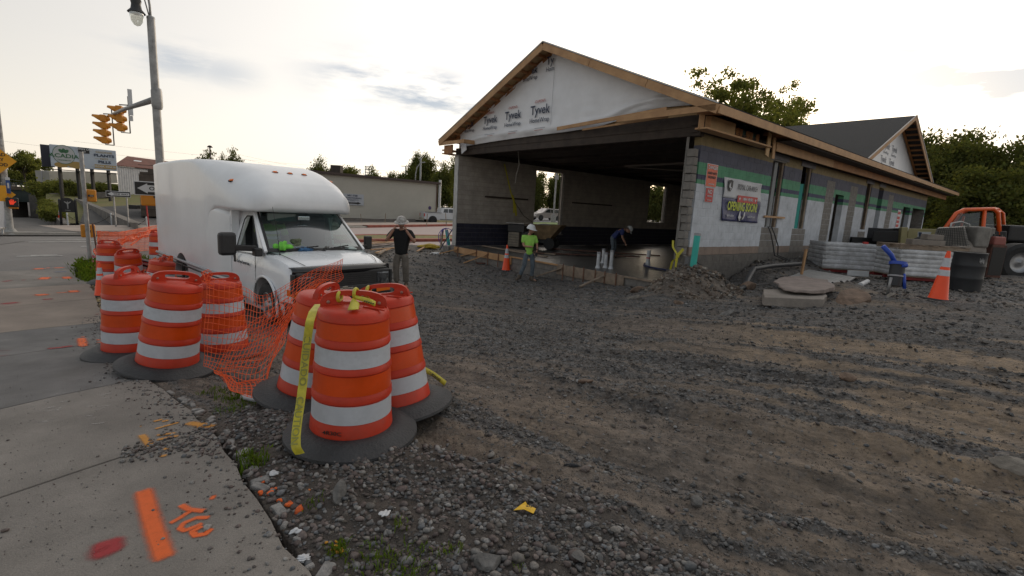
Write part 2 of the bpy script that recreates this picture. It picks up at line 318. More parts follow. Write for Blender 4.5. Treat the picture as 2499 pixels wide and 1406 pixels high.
def ground_mat():
    m = bpy.data.materials.new('ground'); m.use_nodes = True; nt = m.node_tree; N = nt.nodes; L = nt.links; b = N['Principled BSDF']; b.inputs['Roughness'].default_value = .88
    va = N.new('ShaderNodeVertexColor'); va.layer_name = 'Col'; sp = N.new('ShaderNodeSeparateColor'); L.new(va.outputs[0], sp.inputs[0])
    tc = N.new('ShaderNodeTexCoord'); ob = tc.outputs['Object']
    def nz(s, d=6, r=.62):
        n = N.new('ShaderNodeTexNoise'); n.inputs['Scale'].default_value = s; n.inputs['Detail'].default_value = d; n.inputs['Roughness'].default_value = r; L.new(ob, n.inputs['Vector']); return n.outputs[0]
    def mr(v, a_, b_, c_=0, d_=1):
        q = N.new('ShaderNodeMapRange'); L.new(v, q.inputs[0]); q.inputs[1].default_value = a_; q.inputs[2].default_value = b_; q.inputs[3].default_value = c_; q.inputs[4].default_value = d_; return q.outputs[0]
    def mixc(f, A, B):
        q = N.new('ShaderNodeMix'); q.data_type = 'RGBA'
        for s_, v in ((q.inputs[0], f), (q.inputs[6], A), (q.inputs[7], B)):
            if isinstance(v, tuple): s_.default_value = (*v, 1)
            elif isinstance(v, (int, float)): s_.default_value = v
            else: L.new(v, s_)
        return q.outputs[2]
    dirt = mixc(mr(nz(9), .35, .65), (.080, .066, .056), (.185, .152, .126))
    tan = mixc(mr(nz(5), .35, .65), (.125, .094, .067), (.31, .228, .15))
    vo = N.new('ShaderNodeTexVoronoi'); vo.inputs['Scale'].default_value = 26; L.new(ob, vo.inputs['Vector'])
    vo2 = N.new('ShaderNodeTexVoronoi'); vo2.inputs['Scale'].default_value = 60; L.new(ob, vo2.inputs['Vector'])
    sv = N.new('ShaderNodeSeparateColor'); L.new(vo.outputs['Color'], sv.inputs[0]); sv2 = N.new('ShaderNodeSeparateColor'); L.new(vo2.outputs['Color'], sv2.inputs[0])
    gr = mixc(mr(sv.outputs[0], .1, 1), (.034, .034, .035), (.122, .119, .118)); gr = mixc(mr(sv2.outputs[1], .55, .95, 0, .6), gr, (.20, .198, .195)); gr = mixc(mr(nz(3), .4, .7, 0, .5), gr, (.11, .085, .068))
    base = mixc(sp.outputs[1], dirt, tan)
    gm = mr(sp.outputs[0], .25, .75)
    add = N.new('ShaderNodeMath'); add.operation = 'ADD'; add.use_clamp = True; L.new(gm, add.inputs[0]); L.new(mr(sv.outputs[1], .78, .9, 0, .35), add.inputs[1])
    base = mixc(add.outputs[0], base, gr)
    base = mixc(mr(nz(.7), .5, .75, 0, .35), base, (.07, .055, .045))
    m1 = N.new('ShaderNodeMapping'); m1.inputs['Rotation'].default_value = (0, 0, RAD(30.7)); L.new(ob, m1.inputs[0]); m2 = N.new('ShaderNodeMapping'); m2.inputs['Scale'].default_value = (.35, 4.5, 1); L.new(m1.outputs[0], m2.inputs[0])
    ns = N.new('ShaderNodeTexNoise'); ns.inputs['Scale'].default_value = 1.6; ns.inputs['Detail'].default_value = 9; ns.inputs['Roughness'].default_value = .68; L.new(m2.outputs[0], ns.inputs['Vector'])
    base = mixc(mr(ns.outputs[0], .52, .66, 0, .7), base, (.05, .043, .038)); base = mixc(mr(ns.outputs[0], .48, .34, 0, .6), base, (.25, .195, .15))
    base = mixc(mr(nz(45, 3), .62, .78, 0, .5), base, (.03, .027, .025))
    base = mixc(sp.outputs[2], base, (.06, .05, .044))
    L.new(base, b.inputs['Base Color'])
    h = N.new('ShaderNodeMath'); h.operation = 'MULTIPLY_ADD'; L.new(vo.outputs['Distance'], h.inputs[0]); h.inputs[1].default_value = -.6; L.new(nz(22, 8, .7), h.inputs[2])
    bn = N.new('ShaderNodeBump'); bn.inputs['Strength'].default_value = .9; bn.inputs['Distance'].default_value = .03; L.new(h.outputs[0], bn.inputs['Height']); L.new(bn.outputs[0], b.inputs['Normal'])
    return m
attr = np.stack([GR[0], GR[1], GR[2] * .8, np.ones_like(GR[0])], -1).reshape(-1, 4)
gobj = fastmesh('ground', np.stack([X, Y, Zg], -1).reshape(-1, 3), F4, ground_mat(), attr); struct(gobj)

# ------------------------------------------------------------------ stones (stuff)
def ico(sub):
    if sub < 0: return np.array([(1, 0, 0), (-1, 0, 0), (0, 1, 0), (0, -1, 0), (0, 0, 1), (0, 0, -1)], float), np.array([(0, 2, 4), (2, 1, 4), (1, 3, 4), (3, 0, 4), (2, 0, 5), (1, 2, 5), (3, 1, 5), (0, 3, 5)])
    t = (1 + 5 ** .5) / 2; v = [(-1, t, 0), (1, t, 0), (-1, -t, 0), (1, -t, 0), (0, -1, t), (0, 1, t), (0, -1, -t), (0, 1, -t), (t, 0, -1), (t, 0, 1), (-t, 0, -1), (-t, 0, 1)]
    f = [(0, 11, 5), (0, 5, 1), (0, 1, 7), (0, 7, 10), (0, 10, 11), (1, 5, 9), (5, 11, 4), (11, 10, 2), (10, 7, 6), (7, 1, 8), (3, 9, 4), (3, 4, 2), (3, 2, 6), (3, 6, 8), (3, 8, 9), (4, 9, 5), (2, 4, 11), (6, 2, 10), (8, 6, 7), (9, 8, 1)]
    v = [np.array(q) / np.linalg.norm(q) for q in v]
    for _ in range(sub):
        mid = {}; nf = []
        def md(a_, b_):
            k = (min(a_, b_), max(a_, b_))
            if k not in mid: q = v[a_] + v[b_]; v.append(q / np.linalg.norm(q)); mid[k] = len(v) - 1
            return mid[k]
        for A, B, C in f:
            x_, y_, z_ = md(A, B), md(B, C), md(C, A); nf += [(A, x_, z_), (B, y_, x_), (C, z_, y_), (x_, y_, z_)]
        f = nf
    return np.array(v), np.array(f)
def stones(name, pts, size, flat, cols, sub, mt, smooth, seed=0, zoff=.25):
    rs = np.random.RandomState(seed); bv, bf = ico(sub); K = 8; n = len(pts)
    var = [bv * (1 + (rs.rand(len(bv), 1) - .5) * (.75 if sub <= 0 else .35)) * (1, .75 + .2 * rs.rand(), 1) for _ in range(K)]
    if sub > 0:   # rounder pebbles: smooth low-frequency lumps
        var = [bv * (1 + .22 * np.sin(bv @ rs.randn(3, 1) * 1.6 + rs.rand() * 6) + .12 * np.sin(bv @ rs.randn(3, 1) * 2.6)) * (1, .7 + .25 * rs.rand(), 1) for _ in range(K)]
    var = np.array(var); k = rs.randint(0, K, n); P = var[k] * np.stack([size, size, size * flat], -1)[:, None, :]
    a_ = rs.rand(n) * 6.28; tl = rs.randn(n) * .28; ca, sa, ct, st_ = np.cos(a_), np.sin(a_), np.cos(tl), np.sin(tl)
    x, y, z = P[..., 0], P[..., 1], P[..., 2]; x2 = x * ct[:, None] + z * st_[:, None]; z2 = -x * st_[:, None] + z * ct[:, None]
    P = np.stack([x2 * ca[:, None] - y * sa[:, None], x2 * sa[:, None] + y * ca[:, None], z2], -1) + pts[:, None, :]; P[..., 2] += (size * flat * zoff)[:, None]
    F = (bf[None] + (np.arange(n) * len(bv))[:, None, None]).reshape(-1, 3)
    C = np.repeat(cols, len(bv), axis=0); C = np.concatenate([C, np.ones((len(C), 1))], 1)
    o = fastmesh(name, P.reshape(-1, 3), F, mt, C, smooth); return stuff(o)
def colmat(name, rough=.75, bump=.35, bs=60, mul=None):
    m = bpy.data.materials.new(name); m.use_nodes = True; nt = m.node_tree; N = nt.nodes; L = nt.links; b = N['Principled BSDF']; b.inputs['Roughness'].default_value = rough
    va = N.new('ShaderNodeVertexColor'); va.layer_name = 'Col'; tc = N.new('ShaderNodeTexCoord'); n = N.new('ShaderNodeTexNoise'); n.inputs['Scale'].default_value = bs; n.inputs['Detail'].default_value = 5; L.new(tc.outputs['Object'], n.inputs['Vector'])
    mr = N.new('ShaderNodeMapRange'); L.new(n.outputs[0], mr.inputs[0]); mr.inputs[1].default_value = .3; mr.inputs[2].default_value = .7; mr.inputs[3].default_value = .65; mr.inputs[4].default_value = 1.3
    q = N.new('ShaderNodeVectorMath'); q.operation = 'SCALE'; L.new(va.outputs[0], q.inputs[0]); L.new(mr.outputs[0], q.inputs['Scale']); L.new(q.outputs[0], b.inputs['Base Color'])
    bn = N.new('ShaderNodeBump'); bn.inputs['Strength'].default_value = bump; bn.inputs['Distance'].default_value = .004; L.new(n.outputs[0], bn.inputs['Height']); L.new(bn.outputs[0], b.inputs['Normal']); return m
def palette(n, pal, seed):
    rs = np.random.RandomState(seed); p = np.array(pal); return p[rs.randint(0, len(p), n)] * (.6 + .75 * rs.rand(n, 1))
M_ST = colmat('stone_chips')
PAL_G = [(.084, .083, .084), (.063, .062, .063), (.11, .107, .105), (.09, .08, .072), (.16, .158, .155), (.075, .062, .053), (.10, .085, .07)]
PAL_P = [(.11, .106, .104), (.105, .08, .07), (.09, .066, .06), (.135, .122, .11), (.105, .11, .117), (.085, .072, .068), (.2, .19, .18), (.12, .094, .086)]
def scatter(n, r0, r1, seed, t0=-1.0, t1=1.0):
    rs = np.random.RandomState(seed); r = r0 * (r1 / r0) ** rs.rand(n); t = t0 + (t1 - t0) * rs.rand(n); return r * np.sin(t), r * np.cos(t), r, rs
def clear(x, y):
    q = (x - BR[0]) * DU[0] + (y - BR[1]) * DU[1]; w = (x - BR[0]) * DV[0] + (y - BR[1]) * DV[1]
    return (sdist(x, y, EDGE) > .03) & (sdist(x, y, NEAR) > .5) & ~((q > -.1) & (q < 11) & (w > -.4) & (w < 26.5))
x, y, r, rs = scatter(150000, 1.35, 22, 11); g_, t_, p_, *_ = zones(x, y)
keep = clear(x, y) & (rs.rand(len(x)) < np.clip(.07 + g_ * .88, 0, 1)) & ((r < 9) | (rs.rand(len(x)) < .65)); x, y, r = x[keep], y[keep], r[keep]
sz = (.0045 + .0014 * r) * (.5 + rs.rand(len(x)) ** 3 * 1.9); kn = r < 4.6; cg = palette(len(x), PAL_G, 1); fl = .42 + .2 * rs.rand(len(x)); pz_ = np.stack([x, y, Z(x, y)], -1)
stones('gravel_chips', pz_[kn], sz[kn], fl[kn], cg[kn], 0, M_ST, False, 1); stones('gravel_chips', pz_[~kn], sz[~kn] * 1.12, fl[~kn], cg[~kn], -1, M_ST, False, 2)
xg, yg, rg, rs = scatter(150000, 1.3, 9, 77); g_, t_, p_, *_ = zones(xg, yg); keep = clear(xg, yg) & (rs.rand(len(xg)) < .62 - .3 * t_ + .2 * (vnoise(xg, yg, 2.2, 3, 31) > .5)); xg, yg, rg = xg[keep], yg[keep], rg[keep]
cg = palette(len(xg), [(.11, .09, .075), (.085, .07, .058), (.15, .125, .1), (.07, .068, .068), (.19, .17, .15), (.12, .085, .06)], 5)
stones('grit', np.stack([xg, yg, Z(xg, yg)], -1), (.0016 + .0010 * rg) * (.4 + 1.1 * rs.rand(len(xg)) ** 2), .6 + .3 * rs.rand(len(xg)), cg, -1, M_ST, False, 7)
x = -1.9 + rs.rand(15000) * 5.2; y = 1.1 + rs.rand(15000) * 3.0; g_, t_, p_, *_ = zones(x, y)
keep = clear(x, y) & (rs.rand(len(x)) < np.clip(p_ * 1.3, 0.03, 1)); x, y = x[keep], y[keep]
sz = .008 + .011 * rs.rand(len(x)) ** 1.6 + .012 * (rs.rand(len(x)) > .97); cc = palette(len(x), PAL_P, 2)
def paintmask(px, py, wd): q = og_(px, py); return (x - q[0]) ** 2 + (y - q[1]) ** 2 < wd * wd
def og_(px, py, f=None):
    r_ = ray(px, py); t = .3
    for i in range(500):
        q = CAM + r_ * t; h = q[2] - g1(q[0], q[1])
        if h < .002: break
        t += max(.001, h * .85)
    return q
for (px, py, wd, c_) in ((655, 1195, .05, (.75, .12, .01)), (690, 1225, .06, (.75, .12, .01)), (640, 1170, .04, (.75, .12, .01)), (715, 1260, .04, (.75, .12, .01)), (575, 1110, .035, (.7, .14, .02)), (760, 1200, .03, (.7, .2, .03)), (805, 1325, .045, (.72, .33, .02)), (820, 1345, .04, (.72, .33, .02))):
    k = paintmask(px, py, wd) & (rs.rand(len(x)) < .75); cc[k] = np.array(c_) * (.7 + .5 * rs.rand(k.sum(), 1))
stones('pebbles', np.stack([x, y, Z(x, y)], -1), sz, .55 + .25 * rs.rand(len(x)), cc, 1, colmat('pebble', .6, .25, 90), True, 2, .35)
n_ = 1500; rs = np.random.RandomState(88); aa = rs.rand(n_) * 6.28; rr_ = rs.rand(n_) ** .6; xm = 4.15 + 1.15 * rr_ * np.cos(aa); ym = 10.95 + .95 * rr_ * np.sin(aa); k = clear(xm, ym); xm, ym = xm[k], ym[k]
stones('spoil_clods', np.stack([xm, ym, Z(xm, ym)], -1), .012 + .05 * rs.rand(len(xm)) ** 4, .7 + .2 * rs.rand(len(xm)), palette(len(xm), [(.10, .072, .052), (.075, .055, .042), (.14, .105, .08), (.09, .085, .08), (.2, .18, .155)], 6), 0, M_ST, False, 12)
# a few strays on the pavement
pts = []
for (px, py, s_) in [(505, 1303, .022), (450, 1125, .016), (470, 1190, .014), (600, 1165, .02), (660, 1320, .014), (300, 1140, .012), (240, 1125, .01), (370, 1120, .012), (20, 1085, .01), (15, 1310, .014), (398, 1330, .01), (375, 1260, .008), (170, 988, .008), (255, 930, .01)]:
    q = og_(px, py); pts.append((q[0], q[1], q[2] + .03, s_))
rs = np.random.RandomState(5); _el = [0] + list(np.cumsum([math.dist(a, b) for a, b in zip(EDGE[1:-1], EDGE[2:])]))
for i in range(420):
    t = rs.rand(); px, py = 300 + 330 * t, 1120 - 70 * t + rs.randn() * (8 + 26 * t); q = og_(px, py); pts.append((q[0], q[1], q[2] + .03, .004 + .012 * rs.rand() ** 2))
for i in range(1500):
    k = rs.rand() * 9.5; j_ = int(np.searchsorted(_el, k)) - 1; f_ = (k - _el[j_]) / (_el[j_ + 1] - _el[j_]); e_ = np.array(EDGE[j_ + 1]) * (1 - f_) + np.array(EDGE[j_ + 2]) * f_; o_ = abs(rs.randn()) * .13; q = (e_[0] - .69 * o_, e_[1] - .72 * o_)
    pts.append((q[0], q[1], g1(*q) + .03, .003 + .010 * rs.rand() ** 2.5))
for i in range(500):
    px, py = rs.rand() * 520, 900 + rs.rand() * 500; q = og_(px, py)
    if sdist(q[0], q[1], EDGE) < -.02: pts.append((q[0], q[1], q[2] + .03, .0015 + .003 * rs.rand() ** 2))
pts = np.array(pts); stones('pebbles', pts[:, :3], pts[:, 3], np.full(len(pts), .6), palette(len(pts), PAL_P, 9), 1, bpy.data.materials['pebble'], True, 4, .35)
# loose broken rocks
def rock(name, c, s, col, seed, label, parent=None, sq=(1, .8, .6), group=None):
    rs = np.random.RandomState(seed); bv, bf = ico(2); v = bv.copy()
    for _ in range(9):
        n = rs.randn(3); n /= np.linalg.norm(n); d = .55 + .3 * rs.rand(); k = v @ n - d; v = v - np.maximum(k, 0)[:, None] * n
    v = v * (1 + (rs.rand(len(v), 1) - .5) * .05) * np.array(sq) * s
    o = fastmesh(name, v, bf, col, None, False); o.location = c; o.rotation_euler = (rs.rand() * .5, rs.rand() * .5, rs.rand() * 6)
    if label: tag(o, label, 'rock', group)
    return o
M_ROCK = mat('rock_grey', (.13, .125, .12), .85, .45, 9, .7, 30); M_ROCKB = mat('rock_brown', (.16, .11, .08), .9, .4, 7, .8, 25); M_ROCKL = mat('rock_pale', (.20, .18, .155), .85, .3, 8, .7, 25)
for i, (px, py, s_, m_, sq_, lb) in enumerate([
    (828, 1222, .075, M_ROCK, (1.1, .5, .8), 'pointed grey rock standing among the pebbles in front of the taped drum'), (1190, 1390, .065, M_ROCK, (1, .8, .6), 'blunt grey rock at the bottom edge among the pebbles'),
    (1425, 945, .09, M_ROCKB, (1, .7, .35), 'flat brownish rock on the dirt in the middle of the site'), (1700, 1228, .06, M_ROCK, (1, .7, .5), 'dark grey rock on tan dirt right of the pebble patch'), (2070, 925, .1, M_ROCKB, (1, .8, .5), 'brown rock lying in a band of grey chips'),
    (1410, 1370, .05, M_ROCK, (1.2, .8, .3), 'flat slate grey rock beside the yellow flag scrap'), (2480, 1150, .11, M_ROCKL, (1.4, .7, .45), 'pale flat slab of stone at the right edge of the frame'), (1270, 1065, .03, M_ROCK, (1, .8, .7), 'small grey rock on the dirt right of the front drum base'),
    (1560, 716, .22, M_ROCKB, (1, .8, .55), 'brown clod at the left foot of the spoil heap'), (1545, 733, .15, M_ROCKL, (1.2, .7, .4), 'pale grey rock in front of the brown clod by the spoil heap'), (1585, 700, .14, M_ROCKB, (1, .7, .7), 'upper brown clod leaning against the block footing'),
    (1655, 745, .12, M_ROCKB, (1.2, .7, .5), 'reddish stone at the front foot of the spoil heap'), (1770, 765, .13, M_ROCK, (1.7, .6, .25), 'thin grey stone flake in front of the spoil heap'), (1825, 710, .26, M_ROCKB, (1.0, .5, .55), 'squarish brown block of stone left of the broken slab')]):
    q = og_(px, py); rock('rock', (q[0], q[1], gz(q[0], q[1]) + s_ * sq_[2] * .35), s_, m_, 20 + i, lb, None, sq_)
# ------------------------------------------------------------------ pavement, street, kerbs, paint
M_CONC = mat('pavement_concrete', (.215, .195, .175), .85, .28, 1.3, .5, 120, stain=.45, det=9, speck=.28)
M_CONCD = mat('pavement_concrete_dark', (.15, .144, .14), .85, .3, 1.8, .5, 120, stain=.4, det=9, speck=.25)
M_CONCW = mat('pavement_concrete_warm', (.265, .215, .178), .85, .18, 1.6, .5, 120, stain=.2, det=9, speck=.25)
walk = MB(); sidewalk = struct(MB().quad((0, 0, -3), (.1, 0, -3), (.1, .1, -3), (0, .1, -3)).build('sidewalk', M_CONC))
def polylen(pl): return np.concatenate([[0], np.cumsum([math.dist(a, b) for a, b in zip(pl[:-1], pl[1:])])])
def along(pl, s):
    L_ = polylen(pl); x = np.interp(s, L_, [p[0] for p in pl]); y = np.interp(s, L_, [p[1] for p in pl]); return np.array([x, y])
def proj_s(pl, p):
    L_ = polylen(pl); best = (1e9, 0)
    for i, (a, b) in enumerate(zip(pl[:-1], pl[1:])):
        a = np.array(a, float); b = np.array(b, float); d = b - a; t = np.clip(np.dot(np.array(p) - a, d) / np.dot(d, d), 0, 1); q = np.linalg.norm(a + d * t - p)
        if q < best[0]: best = (q, L_[i] + t * math.dist(a, b))
    return best[1]
cuts = [0.0, proj_s(EDGE, (.6, .3)), proj_s(EDGE, (-2.0, 3.14)), proj_s(EDGE, (-3.38, 4.22)), proj_s(EDGE, (-5.0, 5.85)), proj_s(EDGE, (-6.1, 7.0)), proj_s(EDGE, (-7.6, 8.6)), proj_s(EDGE, (-9.3, 10.3)), polylen(EDGE)[-1]]
jd = [(-.6, -.8), (-.54, -.84), (-.54, -.84), (-.47, -.88), (-.42, -.91), (-.47, -.88), (-.45, -.89), (-.5, -.87), (-.54, -.84)]
for k in range(8):
    s0, s1 = cuts[k] + .008, cuts[k + 1] - .008; n = max(3, int((s1 - s0) / .22)); P = []
    for i in range(n + 1):
        e = along(EDGE, s0 + (s1 - s0) * i / n); w = i / n; d = np.array(jd[k]) * (1 - w) + np.array(jd[k + 1]) * w
        if 0 < i < n: e = e + np.array([.7, .7]) * (random.random() - .5) * .05
        P.append([(e[0] + d[0] * t, e[1] + d[1] * t, g1(e[0] + d[0] * t, e[1] + d[1] * t) + .03) for t in np.linspace(0, 7.5, 13)])
    o = MB().grid(P).build('slab', [M_CONC, M_CONC, M_CONC, M_CONCD, M_CONCD, M_CONCW, M_CONCW, M_CONC][k], sidewalk, solid=.12, bevel=.006)
    if o.data.polygons[0].normal.z < 0: o.data.flip_normals()
    o.modifiers['s'].offset = -1
# crumbling concrete lip between pavement and pebbles
mb = MB()
for i in range(60):
    e = along(EDGE, cuts[1] + .9 + i * .07); n_ = np.array([.72, .69]); c = e + n_ * (.03 + .05 * random.random()); s_ = .02 + .035 * random.random()
    if random.random() < .3: continue
    a = random.random() * 3; mb.box((c[0], c[1], g1(*c) + .002), (s_ * 2, s_ * 1.1, .03), ((math.cos(a), math.sin(a), .06), (-math.sin(a), math.cos(a), .04), (0, 0, 1)), top=.85)
struct(mb.build('kerb_rubble', mat('kerb_rubble', (.24, .23, .22), .9, .5, 14, .8, 40), bevel=.008))
# the street
def ribbon(pa, pb, n, m, lift, name=None, mt=None, s0=0, s1=1):
    P = []
    for i in range(n + 1):
        w = s0 + (s1 - s0) * i / n; a = along(pa, polylen(pa)[-1] * w); b = along(pb, polylen(pb)[-1] * w)
        P.append([(a[0] + (b[0] - a[0]) * t, a[1] + (b[1] - a[1]) * t, g1(a[0] + (b[0] - a[0]) * t, a[1] + (b[1] - a[1]) * t) + lift) for t in np.linspace(0, 1, m + 1)])
    mb = MB().grid(P); o = mb.build(name, mt)
    if o.data.polygons[0].normal.z < 0: o.data.flip_normals()
    return o
def resam(pl, k): L_ = polylen(pl)[-1]; return [tuple(along(pl, L_ * i / k)) for i in range(k + 1)]
M_ROAD = mat('road_asphalt', (.17, .158, .15), .8, .16, .5, .3, 60, stain=.15, det=8); M_ROADP = mat('road_pink_concrete', (.34, .265, .245), .7, .1, .4, .1, 40, det=6)
struct(ribbon(NEAR, FAR, 90, 12, .012, 'road', M_ROAD))
lane = [(-8.2, 20.6), (-6.9, 22.5), (-3.2, 25.1), (4, 30.8), (14, 38.2), (40, 56.2)]; med0 = [(-10.4, 20.5), (-8.6, 22.4), (-7.34, 24.3), (-3.42, 27.6), (4, 33), (14, 40.6), (40, 58)]
med1 = [(-11.6, 22.0), (-9.6, 26.2), (-8.49, 28.3), (-3.87, 31.4), (3, 36.8), (12, 44.2), (38, 62)]; far2 = [(-15.3, 25), (-13.6, 31), (-11.36, 37.2), (-6.1, 48.4), (2.4, 59.7), (12, 69.6), (40, 91)]
struct(ribbon(lane, [p for p in med0[1:]], 30, 3, .02, 'road_lane', M_ROADP)); struct(ribbon(med1, far2, 40, 5, .02, 'road_lane', M_ROADP))
M_GRASSY = mat('verge_yellow_grass', (.24, .19, .05), .95, .5, 5, .8, 30, c2=(.10, .10, .035))
struct(ribbon(med0, med1, 60, 4, .14, 'median', M_GRASSY))
M_BRICK = mat('kerb_red_brick', (.30, .085, .06), .85, .25, 3, .4, 30); M_KERB = mat('kerb_concrete', (.36, .34, .31), .85, .2, 3, .3, 30)
def kerb(pl, w, h, name, m, lift=0, n=60):
    pl = resam(pl, n); mb = MB(); prof = [(0, -.1), (0, h), (w, h), (w, -.1)]; P = []
    for i, p in enumerate(pl):
        a = pl[max(0, i - 1)]; b = pl[min(n, i + 1)]; d = np.array(b) - np.array(a); d /= np.linalg.norm(d); nn = np.array([-d[1], d[0]]); z = g1(*p) + lift
        P.append([(p[0] + nn[0] * q, p[1] + nn[1] * q, z + zz) for q, zz in prof])
    return struct(mb.grid(P).build(name, m))
kerb(med0, .45, .16, 'median_kerb', M_BRICK); kerb(med1, -.45, .16, 'median_kerb', M_BRICK); kerb(far2[2:], .5, .2, 'kerb', M_BRICK)
kerb([(-27, 8), (-21.5, 14.5), (-19.3, 18), (-17.7, 19.65), (-15.3, 25.0), (-13.5, 31), (-11.4, 37.3)], .3, .13, 'kerb', M_KERB)
fw = [(-17.9, 19.6), (-15.5, 25.2), (-13.8, 31.0), (-11.9, 37.4), (-6.7, 48.8), (2, 60.3), (12, 70.4)]; fw2 = [(-21.2, 21.4), (-18.6, 26.6), (-16.4, 33), (-14.2, 40.2), (-8.6, 52), (-2, 62.5), (8, 74)]
struct(ribbon(fw, fw2, 50, 3, .16, 'far_pavement', mat('far_pavement', (.33, .27, .23), .85, .2, 1, .2, 20)))
# white lines of the crosswalk
M_WHITE = mat('road_paint_white', (.62, .61, .58), .7, .25, 6, c2=(.3, .29, .28))
cw = struct(MB().quad((0, 0, -3.2), (.1, 0, -3.2), (.1, .1, -3.2), (0, .1, -3.2)).build('road_marking', M_WHITE))
def strip(px0, py0, px1, py1, w, nm='white_line', m=M_WHITE, par=None, lift=.022, n=14):
    a = og_(px0, py0); b = og_(px1, py1); d = (b - a)[:2]; d /= np.linalg.norm(d); nn = np.array([-d[1], d[0]]) * w / 2; P = []
    for i in range(n + 1):
        c = a[:2] + (b - a)[:2] * i / n; P.append([(*(c + nn), g1(*(c + nn)) + lift), (*(c - nn), g1(*(c - nn)) + lift)])
    o = MB().grid(P).build(nm, m, par if par is not None else cw)
    if o.data.polygons[0].normal.z < 0: o.data.flip_normals()
    return o
strip(70, 592.5, 480, 589, .16); strip(78, 587.5, 480, 584, .12); strip(198, 603, 216, 602.5, .2); strip(40, 627.3, 152, 626.3, .12); strip(75, 625, 140, 624, .08)
strip(0, 598, 60, 590, .04, 'crack', mat('crack', (.05, .047, .045), .9))
# sprayed utility marks: strokes with a ragged dusted edge
def spray(name, c):
    m = bpy.data.materials.new(name); m.use_nodes = True; nt = m.node_tree; N = nt.nodes; L = nt.links; b = N['Principled BSDF']; b.inputs['Base Color'].default_value = (*c, 1); b.inputs['Roughness'].default_value = .7
    uv = N.new('ShaderNodeVertexColor'); uv.layer_name = 'Col'; tc = N.new('ShaderNodeTexCoord'); n = N.new('ShaderNodeTexNoise'); n.inputs['Scale'].default_value = 420; n.inputs['Detail'].default_value = 6; n.inputs['Roughness'].default_value = .75; L.new(tc.outputs['Object'], n.inputs['Vector'])
    n2 = N.new('ShaderNodeTexNoise'); n2.inputs['Scale'].default_value = 26; L.new(tc.outputs['Object'], n2.inputs['Vector'])
    a = N.new('ShaderNodeMath'); a.operation = 'MULTIPLY_ADD'; L.new(n.outputs[0], a.inputs[0]); a.inputs[1].default_value = .75; 
    a2 = N.new('ShaderNodeMath'); a2.operation = 'MULTIPLY_ADD'; L.new(n2.outputs[0], a2.inputs[0]); a2.inputs[1].default_value = .22; a2.inputs[2].default_value = -.11; L.new(a2.outputs[0], a.inputs[2])
    mr = N.new('ShaderNodeMath'); mr.operation = 'SUBTRACT'; L.new(uv.outputs[0], mr.inputs[0]); L.new(a.outputs[0], mr.inputs[1])
    sg = N.new('ShaderNodeMapRange'); L.new(mr.outputs[0], sg.inputs[0]); sg.inputs[1].default_value = -.18; sg.inputs[2].default_value = .42; sg.inputs[4].default_value = .9; L.new(sg.outputs[0], b.inputs['Alpha']); return m
SP_O = spray('spray_orange', (.80, .13, .015)); SP_R = spray('spray_red', (.34, .02, .025)); SP_Y = spray('spray_ochre', (.55, .24, .03)); SP_B = spray('spray_blue', (.06, .12, .3)); SP_W = spray('scrape_pale', (.42, .41, .39))
def stroke(pts, wpx, m, strength=1.15, lift=.0335, edge=0):
    P3 = [og_(*p) for p in pts]; cp = []
    for i in range(len(P3) - 1):
        for t in np.linspace(0, 1, 12, endpoint=i == len(P3) - 2): cp.append(P3[i] * (1 - t) + P3[i + 1] * t)
    n = len(cp); vs = []; co_ = []; LL = sum(np.linalg.norm(P3[i + 1] - P3[i]) for i in range(len(P3) - 1))
    for i, c in enumerate(cp):
        d = (cp[min(n - 1, i + 1)] - cp[max(0, i - 1)])[:2]; d /= np.linalg.norm(d) + 1e-9; nn = np.array([-d[1], d[0]]); de = min(i, n - 1 - i) * LL / max(1, n - 1); ee = max(0, 1 - de / wpx) ** 2
        for t in (-1, -.7, -.35, .35, .7, 1):
            q = c[:2] + nn * wpx * 1.55 * t; vs.append((q[0], q[1], g1(*q) + lift)); co_.append(strength * math.exp(-2.3 * (t * t + ee)))
    F = np.array([(i * 6 + j, i * 6 + j + 1, i * 6 + j + 7, i * 6 + j + 6) for i in range(n - 1) for j in range(5)]); co_ = np.array(co_)
    o = fastmesh('paint_mark', np.array(vs), F, m, np.stack([co_, co_, co_, np.ones_like(co_)], -1), False); o.parent = sidewalk; return o
stroke([(350, 1205), (372, 1290), (405, 1385)], .040, SP_O, 1.0)
stroke([(508, 1229), (532, 1226)], .02, SP_O, 1.0); stroke([(440, 1245), (462, 1257), (504, 1262)], .017, SP_O, 1.0); stroke([(470, 1258), (440, 1278), (412, 1294)], .014, SP_O, 1.0)
stroke([(518, 1277), (480, 1278), (448, 1292), (440, 1305), (452, 1310), (478, 1300), (498, 1290)], .014, SP_O, 1.0); stroke([(498, 1296), (470, 1312), (478, 1322), (502, 1318), (520, 1302)], .014, SP_O, 1.3)
stroke([(268, 1325), (262, 1352), (270, 1378)], .055, SP_R, 1.15); stroke([(248, 1350), (256, 1362)], .03, SP_R, 1.0)
for p, w in (([(452, 1041), (500, 1048), (520, 1053)], .035), ([(475, 1052), (520, 1050)], .02), ([(372, 1040), (400, 1032)], .016), ([(393, 1040), (415, 1034)], .016), ([(376, 1058), (440, 1040)], .014), ([(380, 1073), (432, 1067)], .016), ([(380, 1085), (440, 1073)], .018), ([(345, 1070), (370, 1102)], .022), ([(395, 1110), (415, 1103)], .016), ([(388, 1126), (412, 1122)], .016), ([(338, 1052), (350, 1050)], .02)): stroke(p, w, SP_Y, 1.0)
for p, w in (([(199, 830), (204, 852)], .045), ([(195, 828), (210, 828)], .02), ([(196, 851), (212, 851)], .02), ([(232, 836), (254, 834)], .03), ([(236, 843), (254, 840)], .03)): stroke(p, w, SP_O, 1.0)
